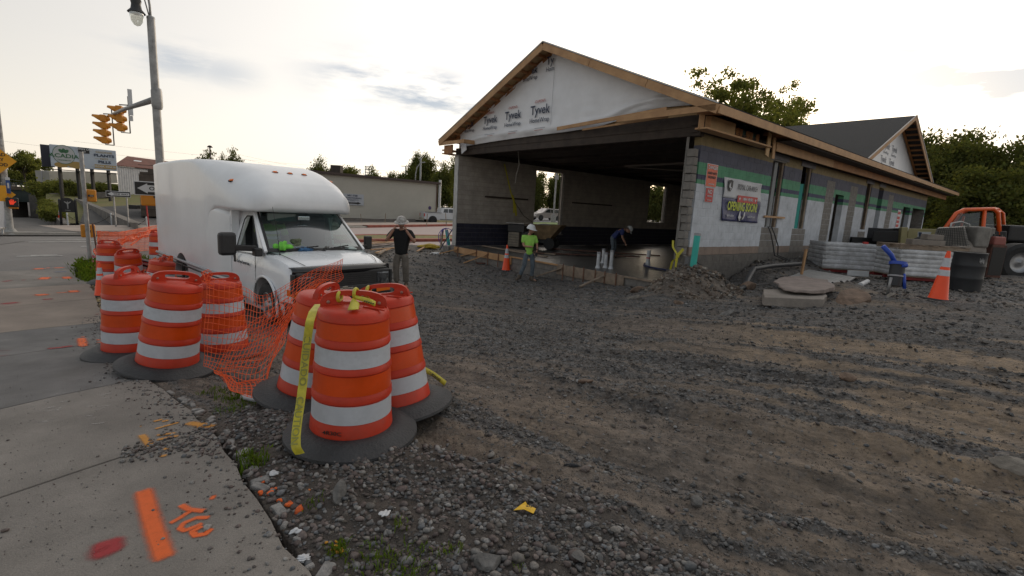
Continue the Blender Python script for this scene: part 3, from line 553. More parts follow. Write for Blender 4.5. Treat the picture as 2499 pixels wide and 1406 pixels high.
for p, w in (([(110, 858), (150, 854), (182, 849)], .04), ([(0, 865), (16, 860)], .09), ([(0, 874), (10, 876)], .07)): stroke(p, w, SP_R, .95)
for p, w in (([(98, 721), (106, 726)], .09), ([(135, 719), (168, 717)], .035), ([(178, 712), (182, 718)], .08), ([(105, 686), (113, 679)], .09), ([(136, 681), (142, 680)], .05), ([(161, 678), (166, 684)], .08), ([(95, 657), (97, 661)], .1), ([(110, 657), (125, 657)], .04), ([(142, 655), (146, 658)], .1)): stroke(p, w, SP_O, 1.05)
for p, w in (([(15, 742), (33, 747)], .12), ([(98, 736), (135, 733)], .06), ([(5, 689), (30, 690)], .10), ([(50, 687), (65, 687)], .04), ([(80, 686), (88, 686)], .04), ([(228, 772), (247, 772)], .08)): stroke(p, w, SP_R, .9)
stroke([(130, 668), (165, 665)], .05, SP_B, .7)
for k in range(64):
    px, py = random.uniform(70, 250), random.choice([random.uniform(925, 1050), random.uniform(740, 890), random.uniform(740, 890)]); l = random.uniform(12, 45)
    stroke([(px, py), (px + l, py - l * .12)], .004 + .006 * random.random(), SP_W, .62)
# ------------------------------------------------------------------ traffic drums and cones
M_LID = mat('drum_plastic', (.49, .033, .010), .42, .14, 4, .10, 60, sp=.35, stain=.42); M_OR = mat('reflective_orange', (.62, .064, .004), .33, .12, 5, .03, 30, sp=.4, stain=.28); M_WB = mat('reflective_white', (.50, .52, .56), .4, .12, 6, stain=.38, sp=.4)
M_RUB = mat('recycled_rubber', (.03, .031, .034), .6, .35, 5, .5, 50, stain=.1)
def make_drum(label, group):
    t = thing('traffic_drum', label, 'drum', group=group)
    prof = [(.30, .045), (.303, .06), (.288, .075), (.281, .168), (.276, .176), (.276, .302), (.283, .31), (.281, .352), (.274, .36), (.271, .488), (.279, .496), (.276, .525), (.268, .535), (.265, .655), (.273, .665), (.270, .70), (.262, .708), (.259, .815), (.266, .822), (.262, .856), (.252, .872), (.232, .885), (.12, .90), (.0, .905)]
    kz = lambda z: .935 - .088 * z / .87
    prof = [(r_ * kz(z), z) for r_, z in prof]
    b = MB().lathe(prof, 56, cap=False)
    for a in (-.085, -.03, .03, .085): b.bar((.06, a, .902), (.19, a * 1.5, .889), .012, .008)
    b.build('barrel_body', M_LID, t, True, auto=38)
    for nm, m, z0, z1, r0, r1 in (('white_band', M_WB, .178, .300, .2785, .2775), ('orange_band', M_OR, .362, .486, .2758, .2728), ('white_band', M_WB, .537, .653, .2698, .2668), ('orange_band', M_OR, .710, .813, .2638, .2608)):
        r0 *= kz(z0); r1 *= kz(z1); MB().lathe([(r0 - .004, z0), (r0, z0 + .001), (r1, z1 - .001), (r1 - .004, z1)], 56, cap=False).build(nm, m, t, True, auto=40)
    # handle: an upright plate with a slot
    oz = lambda a: (.205 * np.sign(math.cos(a)) * abs(math.cos(a)) ** .8, .868 + .122 * abs(math.sin(a)) ** .55); iz = lambda a: (.10 * np.sign(math.cos(a)) * abs(math.cos(a)) ** .4, .938 + .022 * math.sin(a))
    n = 40; h = MB(); vs = []
    for i in range(n):
        a = 2 * math.pi * i / n; s_ = math.sin(a); o = oz(a) if s_ >= -1e-6 else (.205 * math.cos(a), .868); q = iz(a)
        for y in (-.021, .021): vs += [(o[0], y * (.75 if s_ > .2 else 1.0), o[1]), (q[0], y * .8, q[1])]
    fs = []
    for i in range(n):
        j = (i + 1) % n; A, B = i * 4, j * 4; fs += [(A, B, B + 1, A + 1), (A + 2, A + 3, B + 3, B + 2), (A, A + 2, B + 2, B), (A + 1, B + 1, B + 3, A + 3)]
    h.add(vs, fs); ho = h.build('handle', M_LID, t, True, auto=50)
    for sx, sy in ((-.155, 1), (.155, 1), (-.155, -1), (.155, -1)): MB().lathe([(.011, 0), (.011, .006), (.006, .009)], 10, (sx, sy * .019, .912), ((1, 0, 0), (0, 0, -sy), (0, sy, 0))).build('bolt', mat('bolt_steel', (.35, .2, .16), .4, metal=.6) if 'bolt_steel' not in bpy.data.materials else bpy.data.materials['bolt_steel'], t)
    r = MB(); P = []
    for i in range(73):
        a = 2 * math.pi * i / 72; w = 1 + .012 * math.sin(3 * a + 1); row = []
        for q, z in ((.240, .080), (.28, .092), (.33, .088), (.375, .066), (.405, .046), (.428, .036), (.432, .018), (.40, .0), (.245, .0)):
            k = 1 + (.006 if (i % 2 and .3 < q < .42) else 0); row.append((q * w * math.cos(a), q * w * math.sin(a), z * k + (.006 * math.sin(2 * a) if q > .35 else 0)))
        P.append(row)
    r.grid(P).build('rubber_base', M_RUB, t, True, auto=50)
    return t
DR = make_drum('orange and white drum wrapped with yellow tape standing frontmost of all drums', 'orange and white drums round the site entrance')
def place(root, xy, z, tilt=(0, 0), rz=0, label=None, first=False, scale=None):
    """tilt = lean of the top in metres per metre towards world x, y"""
    up = Vector((tilt[0], tilt[1], 1)).normalized(); q = Vector((0, 0, 1)).rotation_difference(up); e = (q.to_matrix() @ Matrix.Rotation(rz, 3, 'Z')).to_euler()
    if first: root.location = (xy[0], xy[1], z); root.rotation_euler = e; return root
    return dup(root, (xy[0], xy[1], z), e, label, scale)
def pos(px, py, dz=0): q = og_(px, py); return (q[0], q[1]), q[2] + dz
place(DR, *pos(858, 1068, .03), (.02, -.01), .25, first=True)
drumA = DR
drumB = place(DR, *pos(970, 1000, .02), (-.15, .04), -.1, 'steeply leaning drum with tyre ring base right behind the taped front drum')
drumC = place(DR, *pos(756, 972, .02), (.16, .03), 1.5, 'drum half hidden at the left behind the taped front drum beside the orange net')
drumD = place(DR, *pos(409, 908, .05), (.15, .02), .75, 'leaning drum in the middle of the left trio at the pavement edge')
drumE = place(DR, *pos(322, 872, .045), (.02, .0), 1.75, 'upright drum at the left of the left trio on the pavement')
drumF = place(DR, *pos(548, 868, .03), (-.02, 0), .6, 'drum behind the orange netting at the right of the left trio')
drumG = place(DR, *pos(272, 692, 0), (.02, 0), .3, 'distant drum shrouded in bunched orange netting beside the thin street post')
drumH = place(DR, *pos(318, 705, -.1), (.10, -.12), 1.1, 'slumped distant drum between the netted drum and the white van')
drumI = place(DR, *pos(382, 722, -.18), (.12, .1), 2.0, 'sunken drum with a danger board lying against it near the van rear')
drumJ = place(DR, *pos(392, 646, 0), (.0, 0), .2, 'drum just showing behind the rear corner of the white van')
M_CO = mat('cone_orange', (.85, .075, .012), .45, .05, 4, sp=.5); M_CB = mat('cone_black_base', (.03, .03, .03), .7, .3, 6, .3, 40)
def make_cone(label, H):
    t = thing('traffic_cone', label, 'cone', group='orange traffic cones')
    k = H / .91; R0, R1 = .145 * (k ** .4), .028; r = lambda z: R0 + (R1 - R0) * (z / H)
    MB().lathe([(r(0) + .01, .03), (r(.03), .05), (r(H * .97), H * .97), (.022, H), (.0, H)], 32, cap=False).build('cone_body', M_CO, t, True, auto=40)
    for z0, z1 in ((.50 * H, .62 * H), (.68 * H, .86 * H)): MB().lathe([(r(z0) + .003, z0), (r(z1) + .003, z1)], 32, cap=False).build('white_collar', M_WB, t, True)
    MB().box((0, 0, .016), (.37 * k ** .4, .37 * k ** .4, .032), top=.94).build('cone_base', M_CB, t, bevel=.008)
    return t
c1 = make_cone('tall orange cone at the right in front of the black barrel', .91); place(c1, (7.85, 8.80), .38, (.03, 0), .3, first=True)
place(c1, (-.25, 16.87), -.57, (0, 0), .5, 'orange cone left of the worker in the lime shirt by the slab edge')
c2 = place(c1, *pos(247, 722), (.02, 0), .9, 'orange cone on the pavement edge behind the upright left drum', scale=.70)
place(c1, (-24.2, 29.8), -.1, (0, 0), .9, 'small far cone on the low wall end by the black arched sign')
q_ = bpy.data.objects['traffic_cone.001']; q_.location.z = gz(-.25, 16.87)
# ------------------------------------------------------------------ the car wash building
FL = -.10                                                     # slab level; wall heights below are world z
bld = thing('car_wash_building', 'unfinished block car wash with timber gable roof and open front', 'building', bp(0, 0, 0))
O_ = bp(0, 0, 0)
def L_(u, v, z): return DU * u + DV * v + V3(0, 0, z)         # coordinates local to the building
def wallmat():
    m = bpy.data.materials.new('painted_block'); m.use_nodes = True; nt = m.node_tree; N = nt.nodes; L = nt.links; b = N['Principled BSDF']; b.inputs['Roughness'].default_value = .75
    gm = N.new('ShaderNodeNewGeometry'); sp = N.new('ShaderNodeSeparateXYZ'); L.new(gm.outputs['Position'], sp.inputs[0])
    n0 = N.new('ShaderNodeTexNoise'); n0.inputs['Scale'].default_value = 9; n0.inputs['Detail'].default_value = 5; L.new(gm.outputs['Position'], n0.inputs['Vector'])
    z = N.new('ShaderNodeMath'); z.operation = 'MULTIPLY_ADD'; L.new(n0.outputs[0], z.inputs[0]); z.inputs[1].default_value = .03; L.new(sp.outputs[2], z.inputs[2])
    cr = N.new('ShaderNodeValToRGB'); cr.color_ramp.interpolation = 'CONSTANT'; e = cr.color_ramp.elements
    mr = N.new('ShaderNodeMapRange'); L.new(z.outputs[0], mr.inputs[0]); mr.inputs[2].default_value = 4.0; L.new(mr.outputs[0], cr.inputs[0])
    st = [(0, (.16, .155, .15)), (.665, (.25, .19, .155)), (.885, (.52, .55, .60)), (2.495, (.085, .275, .155)), (2.595, (.055, .06, .115)), (2.72, (.085, .275, .155)), (3.025, (.085, .088, .125)), (3.43, (.22, .165, .075)), (3.95, (.22, .165, .075))]
    while len(e) > 1: e.remove(e[-1])
    e[0].position = 0; e[0].color = (*st[0][1], 1)
    for p, c in st[1:]: q = e.new(p / 4.0); q.color = (*c, 1)
    n = N.new('ShaderNodeTexNoise'); n.inputs['Scale'].default_value = 2.2; n.inputs['Detail'].default_value = 9; n.inputs['Roughness'].default_value = .7; L.new(gm.outputs['Position'], n.inputs['Vector'])
    r1 = N.new('ShaderNodeMapRange'); L.new(n.outputs[0], r1.inputs[0]); r1.inputs[1].default_value = .3; r1.inputs[2].default_value = .75; r1.inputs[3].default_value = 1.12; r1.inputs[4].default_value = .68
    q = N.new('ShaderNodeVectorMath'); q.operation = 'SCALE'; L.new(cr.outputs[0], q.inputs[0]); L.new(r1.outputs[0], q.inputs['Scale'])
    n3 = N.new('ShaderNodeTexNoise'); n3.inputs['Scale'].default_value = 3.3; n3.inputs['Detail'].default_value = 10; n3.inputs['Roughness'].default_value = .75; L.new(gm.outputs['Position'], n3.inputs['Vector'])
    r3 = N.new('ShaderNodeMapRange'); L.new(n3.outputs[0], r3.inputs[0]); r3.inputs[1].default_value = .66; r3.inputs[2].default_value = .70     # chips knocked out of the paint
    mx_ = N.new('ShaderNodeMix'); mx_.data_type = 'RGBA'; L.new(r3.outputs[0], mx_.inputs[0]); L.new(q.outputs[0], mx_.inputs[6]); mx_.inputs[7].default_value = (.10, .085, .075, 1)
    L.new(mx_.outputs[2], b.inputs['Base Color'])
    bn = N.new('ShaderNodeBump'); bn.inputs['Strength'].default_value = .3; bn.inputs['Distance'].default_value = .01; n2 = N.new('ShaderNodeTexNoise'); n2.inputs['Scale'].default_value = 40; L.new(gm.outputs['Position'], n2.inputs['Vector']); L.new(n2.outputs[0], bn.inputs['Height']); L.new(bn.outputs[0], b.inputs['Normal'])
    return m
M_PB = wallmat(); M_BLK = mat('bare_block', (.21, .195, .18), .9, .22, 7, .6, 60, stain=.3, speck=.2); M_BLKD = mat('grimy_block', (.13, .12, .11), .9, .25, 7, .6, 60, stain=.3)
M_MORT = mat('mortar', (.20, .19, .175), .95, .2, 20, .4, 60); M_INT = mat('interior_block', (.40, .355, .31), .85, .16, 3, .4, 50, stain=.25); M_DK = mat('interior_navy_band', (.03, .03, .05), .6, .3, 4, .2, 40)
M_LUM = mat('new_lumber', (.50, .30, .15), .7, .22, 3, .15, 40, c2=(.36, .20, .095), stretch=(1, 1, 1)); M_LUMO = mat('orange_lumber', (.40, .19, .075), .75, .2, 3, .2, 40, c2=(.26, .12, .05)); M_LUMG = mat('grey_lumber', (.26, .20, .15), .85, .3, 4, .3, 40); M_PLY = mat('plywood', (.42, .27, .13), .7, .2, 2.5, .15, 30)
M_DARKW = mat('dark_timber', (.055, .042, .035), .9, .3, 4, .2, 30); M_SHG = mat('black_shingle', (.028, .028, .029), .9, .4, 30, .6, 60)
COURSE = .2032
def block_wall(o, du, nrm, length, z0, z1, thick, openings, mats, pick, nobj=0, seed=1, name='block', par=bld, stag=True, mort=None, gap=.009, rec=.014, cutsat=()):
    """running-bond wall; o local origin, du along, nrm outward. Openings = (a0, a1, z0, z1). Blocks near the camera are objects, the rest one joined part."""
    rs = random.Random(seed); o = np.array(o, float); du = np.array(du, float); nrm = np.array(nrm, float); rest = {}; objs = 0; shared = {}
    ax = (du, -nrm, np.array([0, 0, 1.]))
    rows = int(round((z1 - z0) / COURSE)); ch = (z1 - z0) / rows
    for r_ in range(rows):
        za, zb = z0 + r_ * ch, z0 + (r_ + 1) * ch; a = 0.0; first = stag and r_ % 2; cells = []
        while a < length - .02:
            w = .2 if (first and a == 0) else .4; b_ = min(length, a + w); cells.append((a, b_)); a = b_
        for a, b_ in cells:
            segs = [(a, b_)]
            for (p, q, s, t) in openings:
                if (za + zb) / 2 > s and (za + zb) / 2 < t:
                    ns = []
                    for x0, x1 in segs:
                        if q <= x0 or p >= x1: ns.append((x0, x1)); continue
                        if p > x0: ns.append((x0, p))
                        if q < x1: ns.append((q, x1))
                    segs = ns
            for (p, s, t) in cutsat:
                if s < (za + zb) / 2 < t: segs = [q_ for x0, x1 in segs for q_ in (((x0, p), (p, x1)) if x0 + .02 < p < x1 - .02 else ((x0, x1),))]
            for x0, x1 in segs:
                if x1 - x0 < .03: continue
                jit = (rs.random() - .5) * .003; c = o + du * (x0 + x1) / 2 - nrm * (thick / 2 - jit) + np.array([0, 0, (za + zb) / 2]); k = pick((x0 + x1) / 2, (za + zb) / 2)
                d = (x1 - x0 - gap, thick, zb - za - gap)
                if objs < nobj and x1 < 40:
                    key = (round(d[0], 2), k)
                    if key not in shared:
                        mb = MB().box((0, 0, 0), d, ax); ob = mb.build(name, mats[k], par, bevel=.006); shared[key] = ob.data; ob.location = c
                    else:
                        ob = inst(shared[key], name, c, par); md = ob.modifiers.new('b', 'BEVEL'); md.width = .006; md.segments = 1; md.limit_method = 'ANGLE'
                    objs += 1
                else: rest.setdefault(k, MB()).box(c, d, ax)
    for k, mb in rest.items(): stuff(mb.build('block_courses', mats[k], par))
    core = MB()
    ops = sorted(openings); xs = sorted(set([0, length] + [q for p in openings for q in p[:2]]))
    for x0, x1 in zip(xs[:-1], xs[1:]):
        xm = (x0 + x1) / 2; zz = [(z0, z1)]
        for (p, q, s, t) in openings:
            if p < xm < q: zz = [(a_, b2) for lo, hi in zz for a_, b2 in ((lo, min(hi, s)), (max(lo, t), hi)) if b2 - a_ > .01]
        for lo, hi in zz: core.box(o + du * xm - nrm * (thick / 2) + np.array([0, 0, (lo + hi) / 2]), (x1 - x0 - .01, thick - rec, hi - lo - .004), ax)
    core.build('mortar_joints', mort or M_MORT, par)
# right (side) wall, its face at u = 0
OPS = [(4.49, 5.38, 1.47, 3.56), (6.84, 7.70, 1.47, 3.60), (10.42, 11.42, -.3, 2.85), (14.15, 14.93, 1.56, 3.60), (16.09, 16.85, .3, 3.58), (21.05, 22.55, -.3, 2.86), (23.1, 26.0, -.3, 2.9)]
BARE = [(4.30, 5.58, .66, 1.47), (6.7, 7.9, .66, 1.47), (9.34, 10.2, -.3, 3.36), (12.1, 13.0, -.3, 3.36), (17.9, 18.85, -.3, 3.36), (14.0, 15.05, .66, 1.56), (4.30, 5.5, 3.56, 3.7), (6.7, 7.85, 3.6, 3.7)]
def pick_side(a, z):
    for p, q, s, t in BARE:
        if p < a < q and s < z < t: return 1
    return 0
def bare_cuts(a0): return [(q - a0, s, t) for b in BARE for q in b[:2] for s, t in (b[2:],)]
# two stretches so that the 300 nearest blocks are objects
side_near = [o for o in OPS]
block_wall(L_(0, .0, 0), DV, -DU, 26.2, .655, 3.70, .2, OPS, [M_PB, M_BLK], pick_side, 0, 3) if False else None
def sub_ops(ops, a0, a1): return [(max(p, a0) - a0, min(q, a1) - a0, s, t) for p, q, s, t in ops if q > a0 and p < a1]
block_wall(L_(0, .22, 0), DV, -DU, 7.8, .655, 3.70, .2, sub_ops(OPS, .22, 8.02), [M_PB, M_BLK], lambda a, z: pick_side(a + .22, z), 268, 3, mort=M_PB, gap=.006, rec=.009, cutsat=bare_cuts(.22))
block_wall(L_(0, 8.02, 0), DV, -DU, 18.18, .655, 3.70, .2, sub_ops(OPS, 8.02, 26.2), [M_PB, M_BLK], lambda a, z: pick_side(a + 8.02, z), 0, 4, mort=M_PB, gap=.006, rec=.009, cutsat=bare_cuts(8.02))
block_wall(L_(-.05, .0, 0), DV, -DU, 26.2, -.55, .65, .26, sub_ops(OPS, 0, 26.2), [M_BLKD], lambda a, z: 0, 0, 5)
# broken front end of the side wall: cut blocks seen end-on, with knocked edges
rs_ = random.Random(9)
for i in range(18):
    z = -.34 + i * COURSE
    if z > 3.6: break
    dpt = .16 + .10 * rs_.random() if i > 3 else .24
    o = MB().box((0, 0, 0), (.205, dpt, .19), (DU, DV, (0, 0, 1)), top=.93 + .07 * rs_.random()).build('broken_block', M_BLK, bld, bevel=.012); o.location = L_(.10 + .02 * rs_.random(), .13 - dpt / 2 + .06 * rs_.random(), z + .1); o.rotation_euler = (rs_.uniform(-.02, .02), rs_.uniform(-.02, .02), rs_.uniform(-.03, .03))
MB().bar(L_(.245, .0, -.1), L_(.245, .0, 3.6), .06, .05).bar(L_(.30, .9, -.1), L_(.30, .9, 3.6), .12, .12).build('jamb_channel', mat('grey_steel', (.22, .21, .20), .6, .2, 5, metal=.3), bld)
# frames inside the window openings, jambs, plank across the first
for a, b_, s, t in OPS:
    if s < 1: continue
    MB().bb(0, 0, 0, 0, 0, 0); jb = MB(); jb.bar(L_(.1, b_ - .02, s), L_(.1, b_ - .02, t), .19, .05); jb.build('window_jamb', M_LUMG, bld)
MB().bar(L_(.16, 5.06, 1.0), L_(.16, 5.06, 3.55), .1, .1).build('downpipe', mat('grey_pipe', (.30, .31, .32), .5), bld)
MB().bar(L_(.16, 7.32, 1.47), L_(.16, 7.32, 3.0), .12, .12).build('teal_pipe', mat('teal_plastic', (.02, .30, .26), .45), bld)
for i, (a, b_) in enumerate(((4.3, 5.6), (6.65, 7.9), (14.0, 15.1), (16.0, 17.0))): MB().box(L_(-.012, (a + b_) / 2, 3.63), (b_ - a, .03, .17), (DV, DU, (0, 0, 1))).build('lintel', mat('lintel_steel', (.14, .135, .15), .7, .2, 5) if 'lintel_steel' not in bpy.data.materials else bpy.data.materials['lintel_steel'], bld)
# left wall (inside face at u = 10.5) and the far partition
LOPS = [(4.35, 6.25, .48, 3.45), (13.5, 15.3, 1.17, 3.47)]
wz = .86
block_wall(L_(10.5, .0, 0), DV, -DU, 17.4, -.1, wz, .25, [(p, q, max(s, -.1), t) for p, q, s, t in LOPS if s < wz], [M_DK], lambda a, z: 0, 0, 6)
block_wall(L_(10.5, .0, 0), DV, -DU, 17.4, wz, 3.62, .25, LOPS, [M_INT], lambda a, z: 0, 0, 7)
block_wall(L_(10.5, 17.4, 0), DV, -DU, 8.8, -.1, 3.62, .25, [], [M_INT], lambda a, z: 0, 0, 7)
block_wall(L_(.2, 17.2, 0), DU, -DV, 10.3, -.1, 3.9, .2, [], [M_BLKD], lambda a, z: 0, 0, 8)
block_wall(L_(10.6, 26.2, 0), -DU, DV, 10.6, -.5, 3.7, .2, [], [M_BLK], lambda a, z: 0, 0, 8)
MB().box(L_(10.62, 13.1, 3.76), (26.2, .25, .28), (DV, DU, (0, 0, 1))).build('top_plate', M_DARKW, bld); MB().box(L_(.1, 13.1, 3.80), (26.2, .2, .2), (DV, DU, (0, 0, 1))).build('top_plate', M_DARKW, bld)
for a_ in (((1.4, 2.04), (3.85, 2.04)), ((6.9, 2.06), (10.0, 2.06))): MB().bar(L_(10.45, *a_[0]), L_(10.45, *a_[1]), .08, .07).build('wall_rail', M_DARKW, bld)
if 0: pt = MB(); pt.bar(L_(10.45, 1.4, 2.04), L_(10.45, 3.85, 2.04), .08, .07); pt.bar(L_(10.45, 6.9, 2.06), L_(10.45, 10.0, 2.06), .08, .07); pt.build('wall_rail', M_DARKW, bld)
MB().box(L_(10.62, -.015, 1.78), (.27, .03, 3.7), (DU, DV, (0, 0, 1))).build('end_plate', mat('galvanised_angle', (.42, .43, .43), .5, .2, 4, metal=.3), bld)
for a, b_, s, t in LOPS: MB().bar(L_(10.62, b_ + .05, s), L_(10.62, b_ + .05, t), .27, .1).bar(L_(10.62, b_ - .12, s), L_(10.62, b_ - .12, t), .1, .04).build('opening_jamb', M_BLK, bld)
MB().box(L_(10.55, 5.3, .44), (2.0, .3, .05), (DV, DU, (0, 0, 1))).build('opening_sill', M_BLK, bld)
# concrete slab being poured, edge footing blocks, formwork
def slabmat():
    m = mat('wet_concrete', (.095, .09, .085), .34, .25, 2.5, 1.0, 9, det=4); b = m.node_tree.nodes['Principled BSDF']; return m
P = [[L_(u, v, FL + .012 * (vnoise(u * 1.0, v, 1.3, 3, 3) - .5)) for v in np.linspace(-.3, 17.2, 90)] for u in np.linspace(.1, 10.5, 60)]
sb = MB().grid(P).build('floor_slab', slabmat(), bld, True)
if sb.data.polygons[0].normal.z < 0: sb.data.flip_normals()
MB().box(L_(5.3, 8.45, FL - .15), (10.3, 17.4, .2), (DU, DV, (0, 0, 1))).build('slab_bed', M_BLKD, bld)
blk = MB().box((0, 0, 0), (.39, .19, .19), (DU, DV, (0, 0, 1))).build('footing_block', M_BLK, bld, bevel=.005).data; first = True
for r_ in range(3):
    for i in range(27):
        loc = L_(10.45 - i * .4 - (.2 if r_ % 2 else 0), -.30, -.20 - r_ * .2)
        if first: bpy.data.objects['footing_block'].location = loc; first = False
        else:
            ob = inst(blk, 'footing_block', loc, bld)
MB().box(L_(10.52, -.32, -.22), (.44, .34, .26), (DU, DV, (0, 0, 1))).build('footing_pier', M_BLK, bld, bevel=.01)
FORM = [(9.95, 6.42, -.06, .23, 'form_board', M_LUM), (6.44, 6.30, -.05, .3, 'form_post', M_LUM), (4.04, .0, -.05, .05, 'form_strip', M_LUMG), (4.04, 1.45, -.09, .27, 'form_board', M_LUMG), (6.3, 4.0, -.055, .05, 'form_strip', M_LUM)]
for a, b_, zt, h, nm, m_ in FORM: MB().box(L_((a + b_) / 2, -.43 - (.0 if h > .1 else -.03), zt - h / 2), (abs(a - b_), .04 if h > .1 else .07, h), (DU, DV, (0, 0, 1))).build(nm, m_, bld, bevel=.004)
for u in (9.62, 8.35, 7.62, 7.0, 5.2, 3.75, 3.3, 2.9, 2.45, 2.1, 1.7):
    MB().bar(L_(u, -.47, .0), L_(u, -.47, -.52), .03, .03).build('form_stake', mat('rebar_rust', (.16, .08, .05), .8, .3, 20) if 'rebar_rust' not in bpy.data.materials else bpy.data.materials['rebar_rust'], bld)
for (u, px, py) in ((9.66, 1072, 627), (8.39, 1125, 633), (7.68, 1132, 642), (3.8, 1310, 678), (2.13, 1415, 703)):
    a = bp(u, -.46, -.14); q = og_(px, py); MB().bar(a - O_, np.array([q[0], q[1], gz(q[0], q[1]) + .03]) - O_, .085, .04).build('form_brace', M_LUMG if u < 5 else M_LUM, bld, bevel=.003)
# wet edge ledge: screed boards lying on the slab
# lintel beam over the front opening and ceiling
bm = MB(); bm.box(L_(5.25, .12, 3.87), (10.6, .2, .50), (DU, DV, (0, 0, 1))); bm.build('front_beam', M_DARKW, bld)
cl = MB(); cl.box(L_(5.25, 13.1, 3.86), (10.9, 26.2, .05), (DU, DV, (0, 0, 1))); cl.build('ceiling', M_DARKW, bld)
for i in range(9):
    MB().box(L_(5.25, 1.6 + i * 1.9, 3.79), (10.4, .09, .09), (DU, DV, (0, 0, 1))).build('ceiling_joist', M_DARKW, bld)
MB().tube([L_(4.5, 3.1, 3.32), L_(.4, 3.1, 3.36)], .035, 8).tube([L_(4.4, 3.15, 3.28), L_(.6, 5.2, 3.1)], .025, 8).build('hanging_pipe', mat('ceiling_pipe', (.12, .10, .09), .6), bld)
MB().tube([L_(8.2, 1.2, 3.8), L_(8.15, 1.25, 3.3), L_(8.35, 1.3, 2.9), L_(8.42, 1.35, 2.6)], .012, 6).build('hanging_cable', mat('pale_cable', (.4, .38, .35), .6), bld)
# roof: ridge at u = 5.2, eaves at -.78 and 11.1
UC, HS, ZE, ZR = 5.17, 5.95, 4.13, 6.66
def rz(u): return ZR - (ZR - ZE) * abs(u - UC) / HS
def roof_plane(u0, u1, v0, v1, t0, name, m, parent=bld, up=0):
    d = L_(u1, 0, rz(u1)) - L_(u0, 0, rz(u0)); n = np.cross(d, DV); n /= np.linalg.norm(n); n = n if n[2] > 0 else -n
    c = (L_(u0, 0, rz(u0)) + L_(u1, 0, rz(u1))) / 2 + DV * (v0 + v1) / 2 + n * (t0 / 2 + up); l = np.linalg.norm(d)
    return MB().box(c, (l, v1 - v0, t0), (d / l, DV, n)).build(name, m, parent)
roof_plane(UC, -.78, -.6, 30.3, .03, 'roof', M_SHG, up=.035); roof_plane(UC, 11.12, -.6, 27, .03, 'roof', M_SHG, up=.035)
roof_plane(UC, -.76, -.56, 30.2, .03, 'roof_sheathing', M_PLY); roof_plane(UC, 11.10, -.56, 26.9, .03, 'roof_sheathing', M_PLY)
# drip edges and rake fascia boards (each length a board)
M_DRIP = mat('white_underlay', (.5, .5, .5), .6)
for u1 in (-.78, 11.12):
    a = L_(UC, -.62, rz(UC) + .055); b_ = L_(u1, -.62, rz(u1) + .055); MB().bar(a, b_, .02, .035).build('drip_edge', M_DRIP, bld)
    nb = 3; 
    for i in range(nb):
        t0, t1 = i / nb + .001, (i + 1) / nb - .001; p = L_(UC + (u1 - UC) * t0, -.60, rz(UC + (u1 - UC) * t0) - .085); q = L_(UC + (u1 - UC) * t1, -.60, rz(UC + (u1 - UC) * t1) - .085)
        MB().bar(p, q, .04, .20).build('rake_board', M_LUM, bld, bevel=.003)
    p = L_(UC, -.08, rz(UC) - .10); q = L_(u1 * .97, -.08, rz(u1 * .97) - .10); MB().bar(p, q, .045, .14).build('inner_rafter', M_LUMO, bld)
    for i in range(1, 15):
        u = UC + (u1 - UC) * i / 15; MB().bar(L_(u, -.57, rz(u) - .06), L_(u, -.1, rz(u) - .06), .04, .09).build('lookout', M_LUMO, bld)
# eaves return at both front corners
MB().bar(L_(11.08, -.58, 4.03), L_(9.35, -.58, 4.03), .04, .13).bar(L_(9.36, -.6, 4.03), L_(9.36, -.1, 4.03), .13, .14).build('eave_return', M_LUM, bld)
MB().bar(L_(10.9, -.45, 3.80), L_(10.3, -.45, 3.80), .05, .34).bar(L_(10.95, -.45, 3.8), L_(10.95, .4, 3.8), .34, .05).bar(L_(10.88, -.5, 3.65), L_(10.88, .2, 3.65), .3, .04).build('eave_box', M_LUMO, bld)
MB().bar(L_(-.72, -.60, 4.10), L_(2.05, -.60, 4.10), .04, .14).build('eave_return', M_LUM, bld)
MB().bar(L_(.6, -.52, 4.22), L_(4.6, -.3, 4.12), .04, .10).bar(L_(.6, -.45, 4.05), L_(3.6, -.22, 4.02), .05, .05).build('gable_ledger', M_LUM, bld)
# side eave: fascia in lengths, sub-fascia band, framed soffit
vv = [-.6, 3.2, 7.2, 10.8, 14.4, 18.2, 22.0, 26.2, 30.2]
for a, b_ in zip(vv[:-1], vv[1:]): MB().bar(L_(-.79, a + .002, 4.06), L_(-.79, b_ - .002, 4.06), .04, .20 if a < 18 else .17).build('fascia_board', M_LUM, bld, bevel=.003)
for a, b_ in zip((3.75, 8.6, 13.2, 17.9, 22.7), (8.6, 13.2, 17.9, 22.7, 29.4)): MB().bar(L_(-.32, a + .003, 3.80), L_(-.32, b_ - .003, 3.80), .045, .26).build('soffit_beam', M_LUMO if a > 4 else M_LUM, bld, bevel=.003)
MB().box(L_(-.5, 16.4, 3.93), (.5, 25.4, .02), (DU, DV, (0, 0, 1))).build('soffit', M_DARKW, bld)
MB().bar(L_(-.32, -.45, 3.70), L_(-.32, 3.1, 3.70), .3, .04).build('soffit_plate', M_LUM, bld)
for v in (-.42, -.12): MB().bar(L_(-.30, v, 3.70), L_(-.30, v, 4.02), .05, .12).build('soffit_post', M_LUM, bld)
MB().box(L_(-.33, .55, 3.88), (.02, 1.25, .32), (DU, DV, (0, 0, 1))).build('plywood_panel', M_PLY, bld)
for v in (1.55, 1.75, 2.15, 2.35, 2.75): MB().bar(L_(-.2, v, 3.72), L_(-.2, v, 4.0), .045, .09).build('soffit_stud', M_LUMO, bld)
MB().box(L_(-.16, 2.0, 3.86), (.02, 1.9, .3), (DU, DV, (0, 0, 1))).build('soffit_sheet', mat('green_sheathing', (.03, .075, .065), .7), bld)
